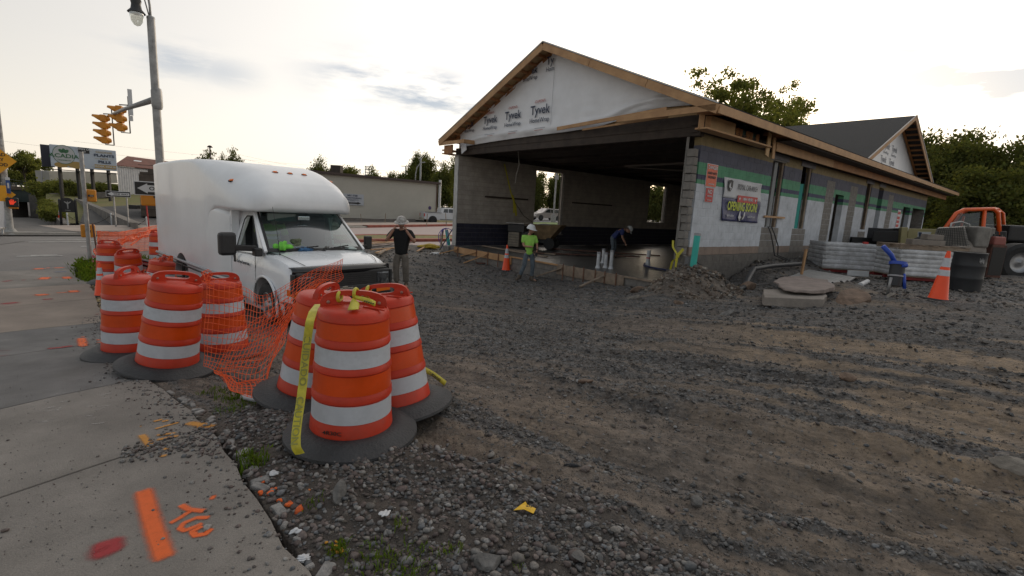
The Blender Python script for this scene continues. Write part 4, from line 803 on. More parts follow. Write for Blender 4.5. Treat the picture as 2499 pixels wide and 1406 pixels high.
MB().bar(L_(-.36, 3.15, 4.08), L_(-.42, 2.98, 3.44), .03, .2, up=tuple(DV)).build('loose_board', M_PLY, bld); MB().bar(L_(-.33, 3.55, 4.02), L_(-.33, 3.62, 3.44), .03, .16, up=tuple(DV)).build('loose_board', M_LUM, bld)
for i in range(38):
    v = -.2 + i * .61
    if 0 < v < 3.2 or v > 29: continue
    MB().bar(L_(-.75, v, 4.03), L_(-.05, v, 4.12), .04, .09).build('rafter_tail', M_LUMO, bld)
# house-wrap on the front gable, its lower edge sagging and torn
M_TY = mat('white_house_wrap', (.74, .75, .78), .45, .05, 2, .35, 3, sp=.4)
low = [(10.3, 3.86), (9.96, 3.93), (9.67, 3.95), (8.3, 4.0), (7.03, 4.03), (5.6, 4.05), (4.62, 4.05), (3.6, 4.08), (2.97, 4.12), (2.45, 4.2), (2.12, 4.29), (1.7, 4.36), (1.22, 4.39), (.6, 4.37), (.1, 4.34), (-.05, 4.36)]
P = []
for u in np.linspace(10.3, -.02, 90):
    zl = np.interp(-u, [-a for a, _ in low], [z for _, z in low]); zt = max(rz(u) - .08, zl + .01); row = []
    for t in np.linspace(0, 1, 26):
        z = zl + (zt - zl) * t; h = z - zl; w = .035 * math.sin(u * 5 + z * 2) * math.exp(-h * 1.5) + .07 * (vnoise(u * 1.2, z * 3.5, 1.6, 4, 15) - .5) + .07 * math.exp(-((h - .18 - .03 * math.sin(u)) / .07) ** 2) * (u < 9.9) + .01 * (vnoise(u, z * 2, 2, 3, 5) - .5) - .06 * math.exp(-h * 14)
        row.append(L_(u, -.10 - max(0, w) + .05 * math.exp(-h * 20), z))
    P.append(row)
MB().grid(P).build('house_wrap', M_TY, bld, True)
MB().bar(L_(10.05, -.11, 3.98), L_(9.85, -.2, 3.70), .02, .3, up=tuple(DU)).build('house_wrap_flap', M_TY, bld)
M_TXT = mat('print_navy', (.03, .045, .085), .6); M_TXR = mat('print_red', (.42, .08, .06), .6); M_TXG = mat('print_grey', (.25, .26, .3), .6)
fr = -DU
def wraplogo(u, z, h, clipped=''):
    p = L_(u, -.135, z)
    if clipped == 'all': return
    text('logo_text', 'Tyvek', p, fr, (0, 0, 1), h, M_TXT, bld, bold=.018, sx=.92, lift=.02); text('logo_text', 'HomeWrap', p - V3(0, 0, h * .93), fr, (0, 0, 1), h * .52, M_TXT, bld, bold=.004, sx=.92, lift=.02)
    text('logo_text', '\u2039DUPONT\u203a', p + V3(0, 0, h * 1.28), fr, (0, 0, 1), h * .3, M_TXR, bld, bold=.01, sx=.92, lift=.02)
    for k in range(2): MB().box(p - V3(0, 0, h * (1.6 + .22 * k)) - DV * .022, (.6 - .2 * k, .002, .012), (DU, DV, (0, 0, 1))).build('print_line', M_TXR if k else M_TXG, bld)
wraplogo(8.3, 4.66, .25); wraplogo(7.0, 4.68, .265); wraplogo(5.62, 4.70, .28)
text('logo_text', 'yvek', L_(9.62, -.135, 4.64), fr, (0, 0, 1), .22, M_TXT, bld, bold=.018, sx=.85, lift=.02); text('logo_text', 'omeWrap', L_(9.62, -.135, 4.44), fr, (0, 0, 1), .12, M_TXT, bld, sx=.9, lift=.02)
text('logo_text', 'ek', L_(6.0, -.135, 6.02), fr, (0, 0, 1), .22, M_TXT, bld, bold=.018, sx=.92, lift=.02); text('logo_text', 'omeWrap', L_(6.2, -.135, 5.83), fr, (0, 0, 1), .13, M_TXT, bld, sx=.92, lift=.02)
text('logo_text', 'Ty', L_(5.28, -.135, 6.17), fr, (0, 0, 1), .24, M_TXT, bld, bold=.018, sx=.92, lift=.02); text('logo_text', 'Hom', L_(5.26, -.135, 5.96), fr, (0, 0, 1), .14, M_TXT, bld, sx=.92, lift=.02)
MB().bar(L_(5.08, -.135, 4.2), L_(5.08, -.135, 6.3), .004, .012, up=tuple(DV)).build('wrap_seam', mat('wrap_seam', (.5, .51, .54), .6), bld)
# cross gable over v 11..23: plane u = -.62
VC, VH, CZ = 17.0, 6.1, 6.72
def cz(v): return CZ - (CZ - 4.12) * abs(v - VC) / VH
for s in (-1, 1):
    v1 = VC + s * VH; back = 5.2
    a = L_(-.66, VC, CZ + .03); b_ = L_(-.66, v1, cz(v1) + .03); c = L_(-.3, v1, cz(v1) + .03); d = L_(back, VC, CZ + .03)
    MB().add([a, b_, c, d, a - V3(0, 0, .05), b_ - V3(0, 0, .05), c - V3(0, 0, .05), d - V3(0, 0, .05)], [(0, 1, 2, 3), (7, 6, 5, 4), (0, 4, 5, 1), (1, 5, 6, 2), (2, 6, 7, 3), (3, 7, 4, 0)]).build('cross_roof', M_SHG, bld)
    MB().bar(L_(-.66, VC, CZ - .07), L_(-.66, v1, cz(v1) - .07), .04, .19).build('rake_board', M_LUM, bld, bevel=.003)
    MB().bar(L_(-.69, VC, CZ + .05), L_(-.69, v1, cz(v1) + .05), .02, .035).build('drip_edge', M_DRIP, bld)
    for i in range(1, 14):
        v = VC + s * VH * i / 14; MB().bar(L_(-.62, v, cz(v) - .05), L_(-.05, v, cz(v) - .05), .04, .09).build('lookout', M_LUMO, bld)
    MB().bar(L_(-.1, VC, CZ - .09), L_(-.1, v1, cz(v1) - .09), .045, .15).build('inner_rafter', M_LUMO, bld)
MB().add([L_(-.04, VC, CZ - .02), L_(-.04, VC - VH + .2, 4.15), L_(-.04, VC + VH - .2, 4.15), L_(.1, VC, CZ - .02), L_(.1, VC - VH + .2, 4.15), L_(.1, VC + VH - .2, 4.15)], [(0, 1, 2), (5, 4, 3), (0, 3, 4, 1), (1, 4, 5, 2), (2, 5, 3, 0)]).build('house_wrap', M_TY, bld)
for v, z in ((14.6, 5.15), (15.9, 5.2), (17.2, 5.2), (15.7, 4.6), (17.1, 4.6)):
    text('logo_text', 'Tyvek', L_(-.045, v, z), DV, (0, 0, 1), .26, M_TXG, bld, bold=.012, lift=.006); text('logo_text', 'HomeWrap', L_(-.045, v, z - .22), DV, (0, 0, 1), .12, M_TXG, bld, lift=.006)
# main-roof gable closure at the back and inside gable behind the wrap
MB().add([L_(-.2, .02, 4.1), L_(10.6, .02, 4.1), L_(UC, .02, ZR - .1), L_(-.2, .1, 4.1), L_(10.6, .1, 4.1), L_(UC, .1, ZR - .1)], [(0, 1, 2), (5, 4, 3), (0, 3, 4, 1), (1, 4, 5, 2), (2, 5, 3, 0)]).build('gable_sheathing', M_PLY, bld)
MB().add([L_(-.2, 26.1, 3.7), L_(10.6, 26.1, 3.7), L_(UC, 26.1, ZR - .1), L_(-.2, 26.2, 3.7), L_(10.6, 26.2, 3.7), L_(UC, 26.2, ZR - .1)], [(2, 1, 0), (3, 4, 5), (0, 3, 4, 1), (1, 4, 5, 2), (2, 5, 3, 0)]).build('gable_sheathing', M_PLY, bld)
# ------------------------------------------------------------------ signs on the side wall
sx, sr = -DU, DV
def wp(v, z, off=.012): return bp(-off, v, z)
def sheet_sign(name, label, cat, v0, v1, z0, z1, m, off=.012, thick=.006):
    t = thing(name, label, cat, bp(0, (v0 + v1) / 2, z0)); o = np.array(t.location)
    MB().box(wp((v0 + v1) / 2, (z0 + z1) / 2, off) - o, (v1 - v0, thick, z1 - z0), (DV, DU, (0, 0, 1))).build('panel', m, t); return t, o
M_BW = mat('banner_white', (.47, .48, .51), .5, .06, 2, .1, 4); M_BN = mat('banner_navy', (.03, .035, .12), .45, .15, 2, .1, 4); M_RED = mat('sign_red', (.48, .04, .035), .55); M_SGO = mat('sign_orange', (.66, .13, .06), .55, .05, 5); M_SW = mat('sign_white', (.6, .6, .62), .6); M_LIME = mat('print_yellow', (.48, .55, .02), .5); M_BKT = mat('print_black', (.03, .03, .035), .6)
t = thing('banner', 'navy and white banner announcing an opening soon, tied on the painted wall', 'banner', bp(0, 2.7, 1.6)); o = np.array(t.location)
for nm, za, zb, m_ in (('white_field', 2.22, 2.76, M_BW), ('navy_field', 1.60, 2.22, M_BN)):
    P = [[wp(1.55 + .1 * (2.76 - z) / 1.2 + (2.28) * s, z - .02 * s, .03 + .02 * math.sin(s * 9 + z * 5) * math.sin(z * 4) + .012 * math.sin(s * 23 - z * 7)) - o for z in np.linspace(za, zb, 12)] for s in np.linspace(0, 1, 40)]
    MB().grid(P).build(nm, m_, t, True, solid=.003)
def bt(s, v, z, h, m_, bold=0, sx_=1.0, al='CENTER', off=.062): text('lettering', s, wp(v, z, off) - o, DV, (0, 0, 1), h, m_, t, al, bold, sx_, lift=0)
bt('ROYAL CAR WASH', 2.93, 2.48, .15, M_BKT, .0, .66); MB().prism([(0, .3), (.13, .33), (.26, .3), (.25, .12), (.13, 0), (.01, .12)], wp(1.75, 2.38, .058) - o, DV, (0, 0, 1), .004).build('shield_emblem', M_BKT, t)
MB().prism([(.05, .2), (.12, .26), (.12, .13), (.2, .13), (.13, .04), (.13, .1), (.05, .12)], wp(1.75, 2.38, .064) - o, DV, (0, 0, 1), .004).build('emblem_mark', M_BW, t)
MB().box(wp(3.0, 2.23, .056) - o, (1.25, .004, .19), (DV, DU, (0, 0, 1))).build('red_strip', M_RED, t); bt('NOW HIRING', 3.0, 2.19, .085, M_SW, .02, .85, off=.064); bt('\u2605        \u2605', 3.0, 2.19, .09, M_SW, 0, 1, off=.064)
def star(c, r_, m_): MB().prism([(r_ * (1 if i % 2 == 0 else .42) * math.sin(i * math.pi / 5), r_ * (1 if i % 2 == 0 else .42) * math.cos(i * math.pi / 5)) for i in range(10)], c, DV, (0, 0, 1), .003).build('star', m_, t)
star(wp(2.5, 2.23, .062) - o, .06, M_SW); star(wp(3.5, 2.23, .062) - o, .06, M_SW)
bt('OPENING SOON!', 2.75, 1.90, .23, M_LIME, .035, .70)
bt('Apply online', 2.05, 1.72, .07, M_SW, 0, .8); bt('RoyalCarWash.com', 3.35, 1.72, .065, M_SW, 0, .62)
MB().prism([(0, .05), (.06, .22), (.1, .24), (.12, .1), (.2, .06), (.3, .08), (.33, .2), (.38, .22), (.4, .12), (.3, 0), (.2, .02), (.1, -.05)], wp(2.55, 1.66, .058) - o, DV, (0, 0, 1), .004).build('cloth_emblem', M_SW, t); MB().prism([(.1, .0), (.2, .08), (.26, .14), (.32, .1), (.24, .02), (.14, -.05)], wp(2.55, 1.66, .064) - o, DV, (0, 0, 1), .004).build('cloth_emblem_dark', M_BKT, t)
t, o = sheet_sign('warning_sign', 'tall orange danger sign with hard hat wording high on the painted wall', 'sign', .60, 1.16, 2.44, 3.02, M_SW)
MB().box(wp(.88, 2.73, .02) - o, (.52, .004, .55), (DV, DU, (0, 0, 1))).build('face', M_SGO, t)
for s, z, h, m_ in (('DANGER', 2.89, .085, M_SW), ('HARD HATS', 2.76, .06, M_BKT), ('REQUIRED', 2.66, .06, M_BKT), ('CONTRACTORS', 2.50, .03, M_SW)): text('lettering', s, wp(.88, z, .03) - o, DV, (0, 0, 1), h, m_, t, bold=.03, sx=.95, lift=0)
t, o = sheet_sign('warning_sign', 'small red sign headed NO directly under the orange danger sign', 'sign', .66, 1.07, 2.05, 2.42, M_SW)
MB().box(wp(.865, 2.235, .02) - o, (.385, .004, .35), (DV, DU, (0, 0, 1))).build('face', M_RED, t)
for s, z, h, m_ in (('NO', 2.27, .10, M_SW), ('TRESPASSING', 2.19, .035, M_SW), ('CONTRACTORS', 2.09, .025, M_SW)): text('lettering', s, wp(.865, z, .03) - o, DV, (0, 0, 1), h, m_, t, bold=.03, sx=1.0 if s == 'NO' else .85, lift=0)
t, o = sheet_sign('warning_sign', 'narrow red and white notice on the wall between the far doorways', 'sign', 20.0, 20.6, 1.3, 2.65, M_SW)
for k, z in enumerate((2.5, 2.25, 2.05, 1.85, 1.6)): MB().box(wp(20.3, z, .02) - o, (.5, .004, .14), (DV, DU, (0, 0, 1))).build('red_bar', M_RED, t)
tag(MB().bar(bp(-.04, 4.28, 1.80), bp(-.04, 5.80, 1.80), .04, .06).build('loose_plank', M_LUM), 'short pale board nailed across the first window opening', 'board')
cb = MB(); pth = lambda dx: [bp(-.02, 4.7 + dx, 1.5), bp(-.1, 4.78 + dx, 1.3), bp(-.14, 5.0 + dx * 1.5, .9), bp(-.2, 5.05 + dx, .6), bp(-.45, 5.5 + dx, .44)]
tag(MB().tube(pth(0), .018, 8).tube(pth(.25), .018, 8).build('cable', mat('black_cable', (.02, .02, .022), .5), None, True), 'two black cables hanging out of the first window down the wall', 'cable')
# ------------------------------------------------------------------ the white box van
VL_ = 'white box van with amber roof lights, parked behind the orange drums'
van = thing('box_van', VL_, 'van', (-3.53, 8.75, -.66), RAD(-41))
M_VW = mat('van_paint', (.78, .80, .83), .28, .04, 1.2, .03, 3, coat=.5, stain=.0); M_VB = mat('van_box_gelcoat', (.76, .775, .80), .34, .07, .8, .04, 2.5, coat=.25, stain=.10, det=8); M_TRIM = mat('black_trim', (.02, .02, .022), .5, .2, 8, .1, 60); M_TRIMG = mat('grey_rail', (.30, .30, .32), .45, .1, 6); M_IN = mat('cab_interior', (.06, .065, .07), .8, .3, 3); M_TYRE = mat('tyre_rubber', (.022, .022, .023), .8, .3, 9, .4, 60, stain=.2); M_HUB = mat('wheel_steel', (.38, .38, .39), .4, .25, 5, .1, 20, metal=.6, stain=.25)
M_GLS = glass('van_glass', (.30, .50, .47), .05, .55); M_GLD = glass('side_glass', (.42, .47, .43), .08, .1); M_AMB = mat('amber_lens', (.75, .16, .01), .25, sp=.8); M_LENS = mat('headlamp_lens', (.20, .21, .22), .1, .3, 12, metal=.5, c2=(.04, .04, .045)); M_CHR = mat('chrome', (.6, .57, .5), .25, .1, 8, metal=.9)
def ring(x, w, z0, z1, n, k=44, wb=None):
    zm, hz = (z0 + z1) / 2, (z1 - z0) / 2; P = []
    for i in range(k):
        a = 2 * math.pi * (i + .5) / k; c, s = math.cos(a), math.sin(a)
        y = w * np.sign(c) * abs(c) ** (2 / n); z = zm + hz * np.sign(s) * abs(s) ** (2 / n); P.append((x, y, z))
    return P
def loft(rings, m=0, mb=None, cap0=True, cap1=True):
    mb = mb or MB(); n = len(rings[0]); vs = [p for r_ in rings for p in r_]
    fs = [(i * n + j, i * n + (j + 1) % n, (i + 1) * n + (j + 1) % n, (i + 1) * n + j) for i in range(len(rings) - 1) for j in range(n)]
    if cap0: fs.append(tuple(range(n))[::-1])
    if cap1: fs.append(tuple((len(rings) - 1) * n + j for j in range(n)))
    return mb.add(vs, fs, m)
def rring(x, w, z0, z1, rt, rb, k=11):
    """rounded-rectangle section: half width w, corner radii rt at the top and rb at the bottom"""
    rt = min(rt, w * .98, (z1 - z0) * .9); rb = min(rb, w * .98, z1 - z0 - rt - .001); P = []
    for cx, cz, r_, a0 in ((w - rb, z0 + rb, rb, -math.pi / 2), (w - rt, z1 - rt, rt, 0), (-w + rt, z1 - rt, rt, math.pi / 2), (-w + rb, z0 + rb, rb, math.pi)):
        for i in range(k):
            a = a0 + math.pi / 2 * i / (k - 1); P.append((x, cx + r_ * math.cos(a), cz + r_ * math.sin(a)))
    return P
def ctab(x, tab): return np.interp(x, [t[0] for t in tab], [t[1] for t in tab])
WT = [(-6.12, 1.09), (-6.0, 1.125), (-2.4, 1.125), (-1.8, 1.12), (-1.3, 1.10), (-.95, 1.05), (-.7, .98), (-.55, .90), (-.45, .80), (-.40, .66)]
ZT = [(-6.12, 2.81), (-5.6, 2.85), (-4, 2.885), (-3.0, 2.885), (-2.4, 2.87), (-1.9, 2.83), (-1.5, 2.77), (-1.2, 2.70), (-.9, 2.595), (-.7, 2.49), (-.55, 2.37), (-.45, 2.26), (-.40, 2.15)]
ZB = [(-2.4, 1.3), (-2.2, 1.80), (-1.9, 1.93), (-.55, 1.95), (-.45, 1.98), (-.40, 2.03)]
RT = [(-6.12, .05), (-4.0, .07), (-3.05, .09), (-2.7, .20), (-2.4, .32), (-1.9, .48), (-1.2, .60), (-.7, .50), (-.4, .1)]
mb = loft([rring(x, ctab(x, WT), .34, ctab(x, ZT), ctab(x, RT), .05) for x in (-6.12, -6.09, -6.0, -5.6, -5, -4, -3.4, -3.0, -2.7, -2.4)], cap1=False)
xs_ = np.concatenate([np.linspace(-2.4, -.8, 18), np.linspace(-.75, -.40, 10)])
nose = loft([rring(x, ctab(x, WT), ctab(x, ZB), ctab(x, ZT), ctab(x, RT), ctab(x, [(-2.4, .05), (-1.9, .10), (-.4, .05)])) for x in xs_], cap0=False)
low = loft([rring(x, w, .34, z1, r_, .05) for x, w, z1, r_ in ((-2.4, 1.125, 2.0, .1), (-2.1, 1.115, 1.99, .1), (-1.8, 1.085, 1.985, .12), (-1.6, 1.045, 1.98, .15), (-1.47, 1.0, 1.97, .2))], cap0=False)
o1 = mb.build('cargo_box', M_VB, van, True, auto=60); o2 = nose.build('overcab_nose', M_VB, van, True, auto=60); o3 = low.build('box_shoulder', M_VB, van, True, auto=60)
for y in (-1.0, -.31, -.03, .25, .9):
    x = -1.12 if abs(y) < .9 else -1.3; w, zt, rt_ = ctab(x, WT), ctab(x, ZT), ctab(x, RT); q_ = max(0, abs(y) - (w - rt_)); z = zt - rt_ + (rt_ ** 2 - q_ ** 2) ** .5
    k = Vector((.55, y * .35, 1)).normalized(); X_ = Vector((0, 1, 0)) - k * k.y; X_.normalize(); Y_ = k.cross(X_)
    MB().lathe([(.06, -.01), (.06, .006), (.045, .012)], 16, (x, y, z), (X_, Y_ * .55, k), 0).lathe([(.048, .008), (.036, .024), (0, .028)], 16, (x, y, z), (X_, Y_ * .55, k), 1, cap=False).build('marker_lamp', [M_TRIM, M_AMB], van, True, auto=40)
# rub rails, wheel openings, rear detail
for z, r_, m_ in ((.70, .032, M_TRIMG), (.615, .016, M_TRIM)):
    MB().tube([(-6.1, -1.135, z), (-2.5, -1.135, z), (-2.25, -1.125, z), (-2.0, -1.10, z), (-1.48, -1.03, z)], r_, 10).build('rub_rail', m_, van, True)
# cab body
def sec(x, w, zt, z0=.30):
    h = [(w * .93, z0), (w * .985, z0 + .12), (w * 1.005, .72), (w, .98), (w * .975, zt - .09), (w * .93, zt - .025), (w * .8, zt + .012), (w * .5, zt + .035), (0, zt + .045)]
    return [(x, -y, z) for y, z in h] + [(x, y, z) for y, z in h[::-1][1:]]
CS = [(-1.46, .99, 1.22), (-.9, 1.0, 1.22), (-.3, 1.0, 1.235), (-.05, .995, 1.265), (.12, .985, 1.27), (.35, .965, 1.235), (.58, .945, 1.185), (.74, .925, 1.135), (.83, .90, 1.08), (.87, .87, 1.02)]
mb = loft([sec(*c) for c in CS]); cab = mb.build('cab_body', M_VW, van, True)
# boolean wheel openings
def cutter(x, r_, y0, y1):
    o = MB().lathe([(r_, y0), (r_, y1)], 40, (x, 0, .40), ((1, 0, 0), (0, 0, 1), (0, -1, 0))).build('c', M_TRIM, van); return o
bpy.context.view_layer.update()
for tgt, x, r_ in ((cab, 0, .475), (o1, -4.12, .47)):
    for y0, y1 in ((.68, 1.3),):
        c = cutter(x, r_, y0, y1); bpy.context.view_layer.update(); md = tgt.modifiers.new('x', 'BOOLEAN'); md.object = c; md.operation = 'DIFFERENCE'; md.solver = 'EXACT'
        dg = bpy.context.evaluated_depsgraph_get(); me = bpy.data.meshes.new_from_object(tgt.evaluated_get(dg)); tgt.modifiers.clear(); tgt.data = me; bpy.data.objects.remove(c)
    bpy_auto(tgt, 38)
MB().lathe([(.50, .70), (.50, .66)], 32, (0, 0, .40), ((1, 0, 0), (0, 0, 1), (0, -1, 0))).build('wheel_well', M_TRIM, van)
lip = MB(); lip.tube([(.49 * math.cos(a), -.995, .40 + .49 * math.sin(a)) for a in np.linspace(-.25, math.pi + .1, 26)], .022, 8); lip.build('arch_lip', M_VW, van, True)
def wheel(x, y, nm='wheel'):
    t = MB().lathe([(.23, -.10), (.33, -.115), (.375, -.09), (.388, -.05), (.388, .05), (.375, .09), (.33, .115), (.23, .10)], 40, (x, y, .388), ((1, 0, 0), (0, 0, 1), (0, -1, 0)), cap=False).build(nm, M_TYRE, van, True, auto=40)
    s = -1 if y < 0 else 1; ax_ = ((1, 0, 0), (0, 0, 1), (0, -1, 0))
    MB().lathe([(.24, .085), (.215, .095), (.205, .045), (.17, .03), (.12, .06), (.085, .10), (.07, .125), (.0, .13)], 32, (x, y, .388), ax_, cap=False).build('rim', M_HUB, t, True, auto=40)
    for i in range(8):
        a = 2 * math.pi * i / 8; MB().lathe([(.014, .07), (.012, .10)], 6, (x + .105 * math.cos(a), y, .388 + .105 * math.sin(a)), ax_).build('wheel_nut', M_CHR, t)
    return t
wheel(0, -.87); wheel(-4.12, -.93); wheel(0, .87); wheel(-4.12, .93)
# greenhouse: door frames, pillars, glass
yy = lambda z, s: s * (.975 - .20 * (z - 1.22) / .75)
for s in (-1, 1):
    out = [(-1.46, 1.20), (-1.46, 1.97), (-.82, 1.98), (-.06, 1.24)]; inn = [(-1.27, 1.27), (-1.22, 1.78), (-1.14, 1.85), (-.90, 1.86), (-.30, 1.30)]
    V = lambda p, e=0: (p[0], yy(p[1], s) + s * e, p[1]); inn4 = [inn[0], inn[2], inn[3], inn[4]]
    mbf = MB()
    for e in (0, -.05): mbf.add([V(p, e) for p in out] + [V(p, e) for p in inn4], [(0, 1, 5, 4), (1, 2, 6, 5), (2, 3, 7, 6), (3, 0, 4, 7)])
    mbf.add([V(p, 0) for p in inn4] + [V(p, -.05) for p in inn4], [(0, 1, 5, 4), (1, 2, 6, 5), (2, 3, 7, 6), (3, 0, 4, 7)])
    mbf.build('door_frame', M_VW, van)
    MB().add([V(p, -.02) for p in inn4], [(0, 1, 2, 3)]).build('side_window', M_GLD, van) if s > 0 else None
    if s < 0:
        wt = MB(); L4 = [V(p, .004) for p in [inn[0], inn[1], inn[2], inn[3], inn[4]]]; wt.tube(L4 + [L4[0]], .012, 6); wt.build('window_seal', M_TRIM, van)
P = []
for t in np.linspace(0, 1, 9):
    row = []
    for y in np.linspace(-1, 1, 17): w = .90 - .13 * t; row.append((.10 - .17 * (y * y) - .80 * t - .03 * math.sin(t * math.pi) * -1, y * w, 1.29 + .68 * t))
    P.append(row)
ws = MB().grid(P).build('windscreen', M_GLS, van, True)
def wsp(y, t, e=.006): w = .90 - .13 * t; return (.10 - .17 * y * y - .80 * t + .03 * math.sin(t * math.pi) + e, y * w, 1.29 + .68 * t + e)
fr_ = MB()
for a, b_ in (((-1, 0), (1, 0)), ((-1, 1), (1, 1))):
    q = [[wsp(y, a[1] + d) for d in ((0, .085) if a[1] == 0 else (-.04, 0))] for y in np.linspace(-1, 1, 17)]; fr_.grid(q)
for s in (-1, 1): fr_.grid([[wsp(s * y, t) for y in (.955, 1.0)] for t in np.linspace(0, 1, 9)])
fr_.build('windscreen_surround', M_TRIM, van, True)
for s in (-1, 1): MB().bar(wsp(s * 1.03, 0, 0), wsp(s * 1.03, 1, 0), .06, .05).build('windscreen_pillar', M_VW, van, bevel=.012)
MB().grid([[(x, y, 1.275 + .012 * (1 - y * y)) for x in (.02 - .15 * y * y, .22 - .15 * y * y)] for y in np.linspace(-.88, .88, 13)]).build('cowl', M_TRIM, van)
for y0, y1 in ((-.62, .02), (.12, .72)):
    a = wsp(y0 - .05, .03, .03); b_ = wsp(y1 - .1, .1, .03); MB().tube([a, b_], .012, 6).tube([wsp(y1, -.03, .04), wsp((y0 + y1) / 2, .06, .045)], .011, 6).build('wiper', M_TRIM, van)
MB().tube([(.18, -.80, 1.26), (.14, -.82, 1.62), (.02, -.84, 2.06)], [.006, .004, .003], 5).lathe([(.022, 0), (.012, .03)], 8, (.18, -.80, 1.25)).build('aerial', M_TRIM, van)
MB().box((-1.47, 0, 1.58), (.04, 1.96, .76)).build('cab_back_panel', M_VW, van)
for s in (-1, 1): MB().box((-1.44, s * .93, 1.6), (.08, .12, .74)).build('rear_pillar', M_VW, van)
# interior
i_ = MB(); i_.box((-1.42, 0, 1.45), (.04, 1.5, 1.1)); i_.box((-1.1, 0, 1.955), (.7, 1.4, .03)); i_.build('cab_lining', M_IN, van)
ds = MB(); ds.box((-.12, 0, 1.22), (.55, 1.7, .14)); ds.build('dashboard', mat('dash_grey', (.16, .20, .20), .7, .2, 5), van, bevel=.03)
for y in (-.45, .45): MB().box((-1.0, y, 1.15), (.5, .52, .3)).box((-1.2, y, 1.5), (.14, .5, .7)).box((-1.22, y, 1.9), (.1, .26, .16)).build('seat', mat('seat_cloth', (.045, .047, .05), .9, .3, 9) if 'seat_cloth' not in bpy.data.materials else bpy.data.materials['seat_cloth'], van, bevel=.04)
MB().tube([(-.42 + .05 * math.cos(a), .45 + .18 * math.sin(a), 1.32 + .16 * math.cos(a)) for a in np.linspace(0, 6.28, 25)[:-1]], .014, 6, closed=True).build('steering_wheel', M_TRIM, van)
MB().box((-.42, -.1, 1.86), (.02, .22, .07)).build('rear_view_mirror', mat('mirror_glass', (.5, .6, .62), .1, metal=.8), van, bevel=.01)
MB().box((-.62, -.42, 1.86), (.05, .5, .14)).build('sun_visor', mat('visor', (.12, .15, .14), .8), van, bevel=.01)
def blob(name, c, s, m, seed, label, cat='cloth', lump=.28, par=None):
    rs = np.random.RandomState(seed); bv, bf = ico(3); v = bv * (1 + lump * np.sin(bv @ rs.randn(3, 1) * 3.1 + 1) * .6 + lump * .5 * np.sin(bv @ rs.randn(3, 1) * 6)) ; v[:, 2] = np.maximum(v[:, 2], -.35)
    o = fastmesh(name, v * np.array(s), bf, m, None, True); o.location = c
    if par is not None: o.parent = par
    if label: tag(o, label, cat)
    return o
VM = Matrix.Translation((-3.53, 8.75, -.66)) @ Matrix.Rotation(RAD(-41), 4, 'Z')
def vw(x, y, z): return VM @ Vector((x, y, z))
M_LIMEV = mat('lime_cloth', (.16, .55, .06), .7, .2, 9, .3, 30); M_HIVIS = mat('hi_vis_yellow', (.25, .42, .015), .75, .25, 7, .3, 20)
blob('safety_vest', vw(-.12, -.62, 1.36), (.14, .15, .10), M_LIMEV, 3, 'crumpled bright green vest on the dashboard of the white van', 'vest')
blob('cap', vw(-.16, -.38, 1.37), (.13, .14, .12), mat('camo_cloth', (.10, .12, .07), .85, .5, 18), 5, 'dull camouflage cap on the dashboard beside the green vest', 'cap')
blob('cloth', vw(-.02, -.30, 1.32), (.15, .17, .05), mat('blue_cloth', (.04, .12, .25), .8, .4, 14), 6, 'flat blue striped cloth on the dashboard in front of the cap', 'cloth')
blob('gloves', vw(-.08, .12, 1.32), (.13, .16, .06), mat('brown_cloth', (.08, .08, .075), .85, .4, 14), 8, 'dark heap of work gloves on the middle of the dashboard', 'gloves'); blob('paper_pad', vw(-.02, .62, 1.33), (.10, .12, .04), mat('paper', (.4, .48, .46), .7, .1, 9), 9, 'pale papers on the dashboard by the steering wheel', 'paper')
# front end
gr_ = MB(); gr_.box((.875, 0, .83), (.09, 1.74, .44)); gr_.build('grille_surround', M_TRIM, van, bevel=.03)
df = MB(); P = []
for y in np.linspace(-.90, .90, 25):
    q = abs(y) ** 3; P.append([(.80 - .12 * q, y, 1.145 - .03 * q + .0), (.895 - .12 * q, y, 1.135 - .02 * q), (.935 - .13 * q, y, 1.09 - .03 * q), (.925 - .12 * q, y, 1.015)])
df.grid(P).build('bug_deflector', mat('gloss_black', (.012, .012, .014), .15, sp=.7), van, True, solid=.012)
for z in (.99, .955, .92, .885, .85, .815): MB().box((.925, 0, z), (.012, 1.06, .012)).build('grille_bar', M_TRIM, van)
MB().box((.925, 0, .73), (.05, 1.24, .13)).build('centre_bar', mat('grille_grey', (.035, .035, .037), .5), van, bevel=.012)
bt_ = [(-.155, -.03), (-.135, .035), (-.05, .035), (-.05, .06), (.05, .06), (.05, .035), (.155, .035), (.135, -.03), (.05, -.03), (.05, -.058), (-.05, -.058), (-.05, -.03)]
MB().prism(bt_, (.962, -.05, .73), (0, 1, 0), (0, 0, 1), .012).build('badge', M_CHR, van, bevel=.003)
for s in (-1, 1):
    MB().box((.915, s * .715, .885), (.06, .26, .23)).build('headlamp', M_LENS, van, bevel=.045); MB().lathe([(.085, 0), (.075, -.03), (.02, -.06)], 20, (.952, s * .715, .885), ((0, 1, 0), (0, 0, 1), (1, 0, 0)), cap=False).build('headlamp_bowl', M_CHR, van, True)
    MB().add([(.965, s * .56, .745), (.965, s * .56, .64), (.94, s * .86, .755), (.94, s * .86, .65), (.76, s * .955, .775), (.76, s * .955, .68), (.82, s * .6, .74), (.82, s * .6, .64)], [(0, 1, 3, 2), (2, 3, 5, 4), (0, 2, 4, 6), (1, 7, 5, 3), (6, 4, 5, 7), (0, 6, 7, 1)]).build('turn_signal', M_AMB, van)
    MB().box((.86, s * .90, .86), (.10, .05, .34)).build('lamp_side', M_TRIM, van, bevel=.015)
MB().box((.87, 0, .60), (.10, 1.80, .10)).build('valance', M_TRIM, van, bevel=.02)
P = []
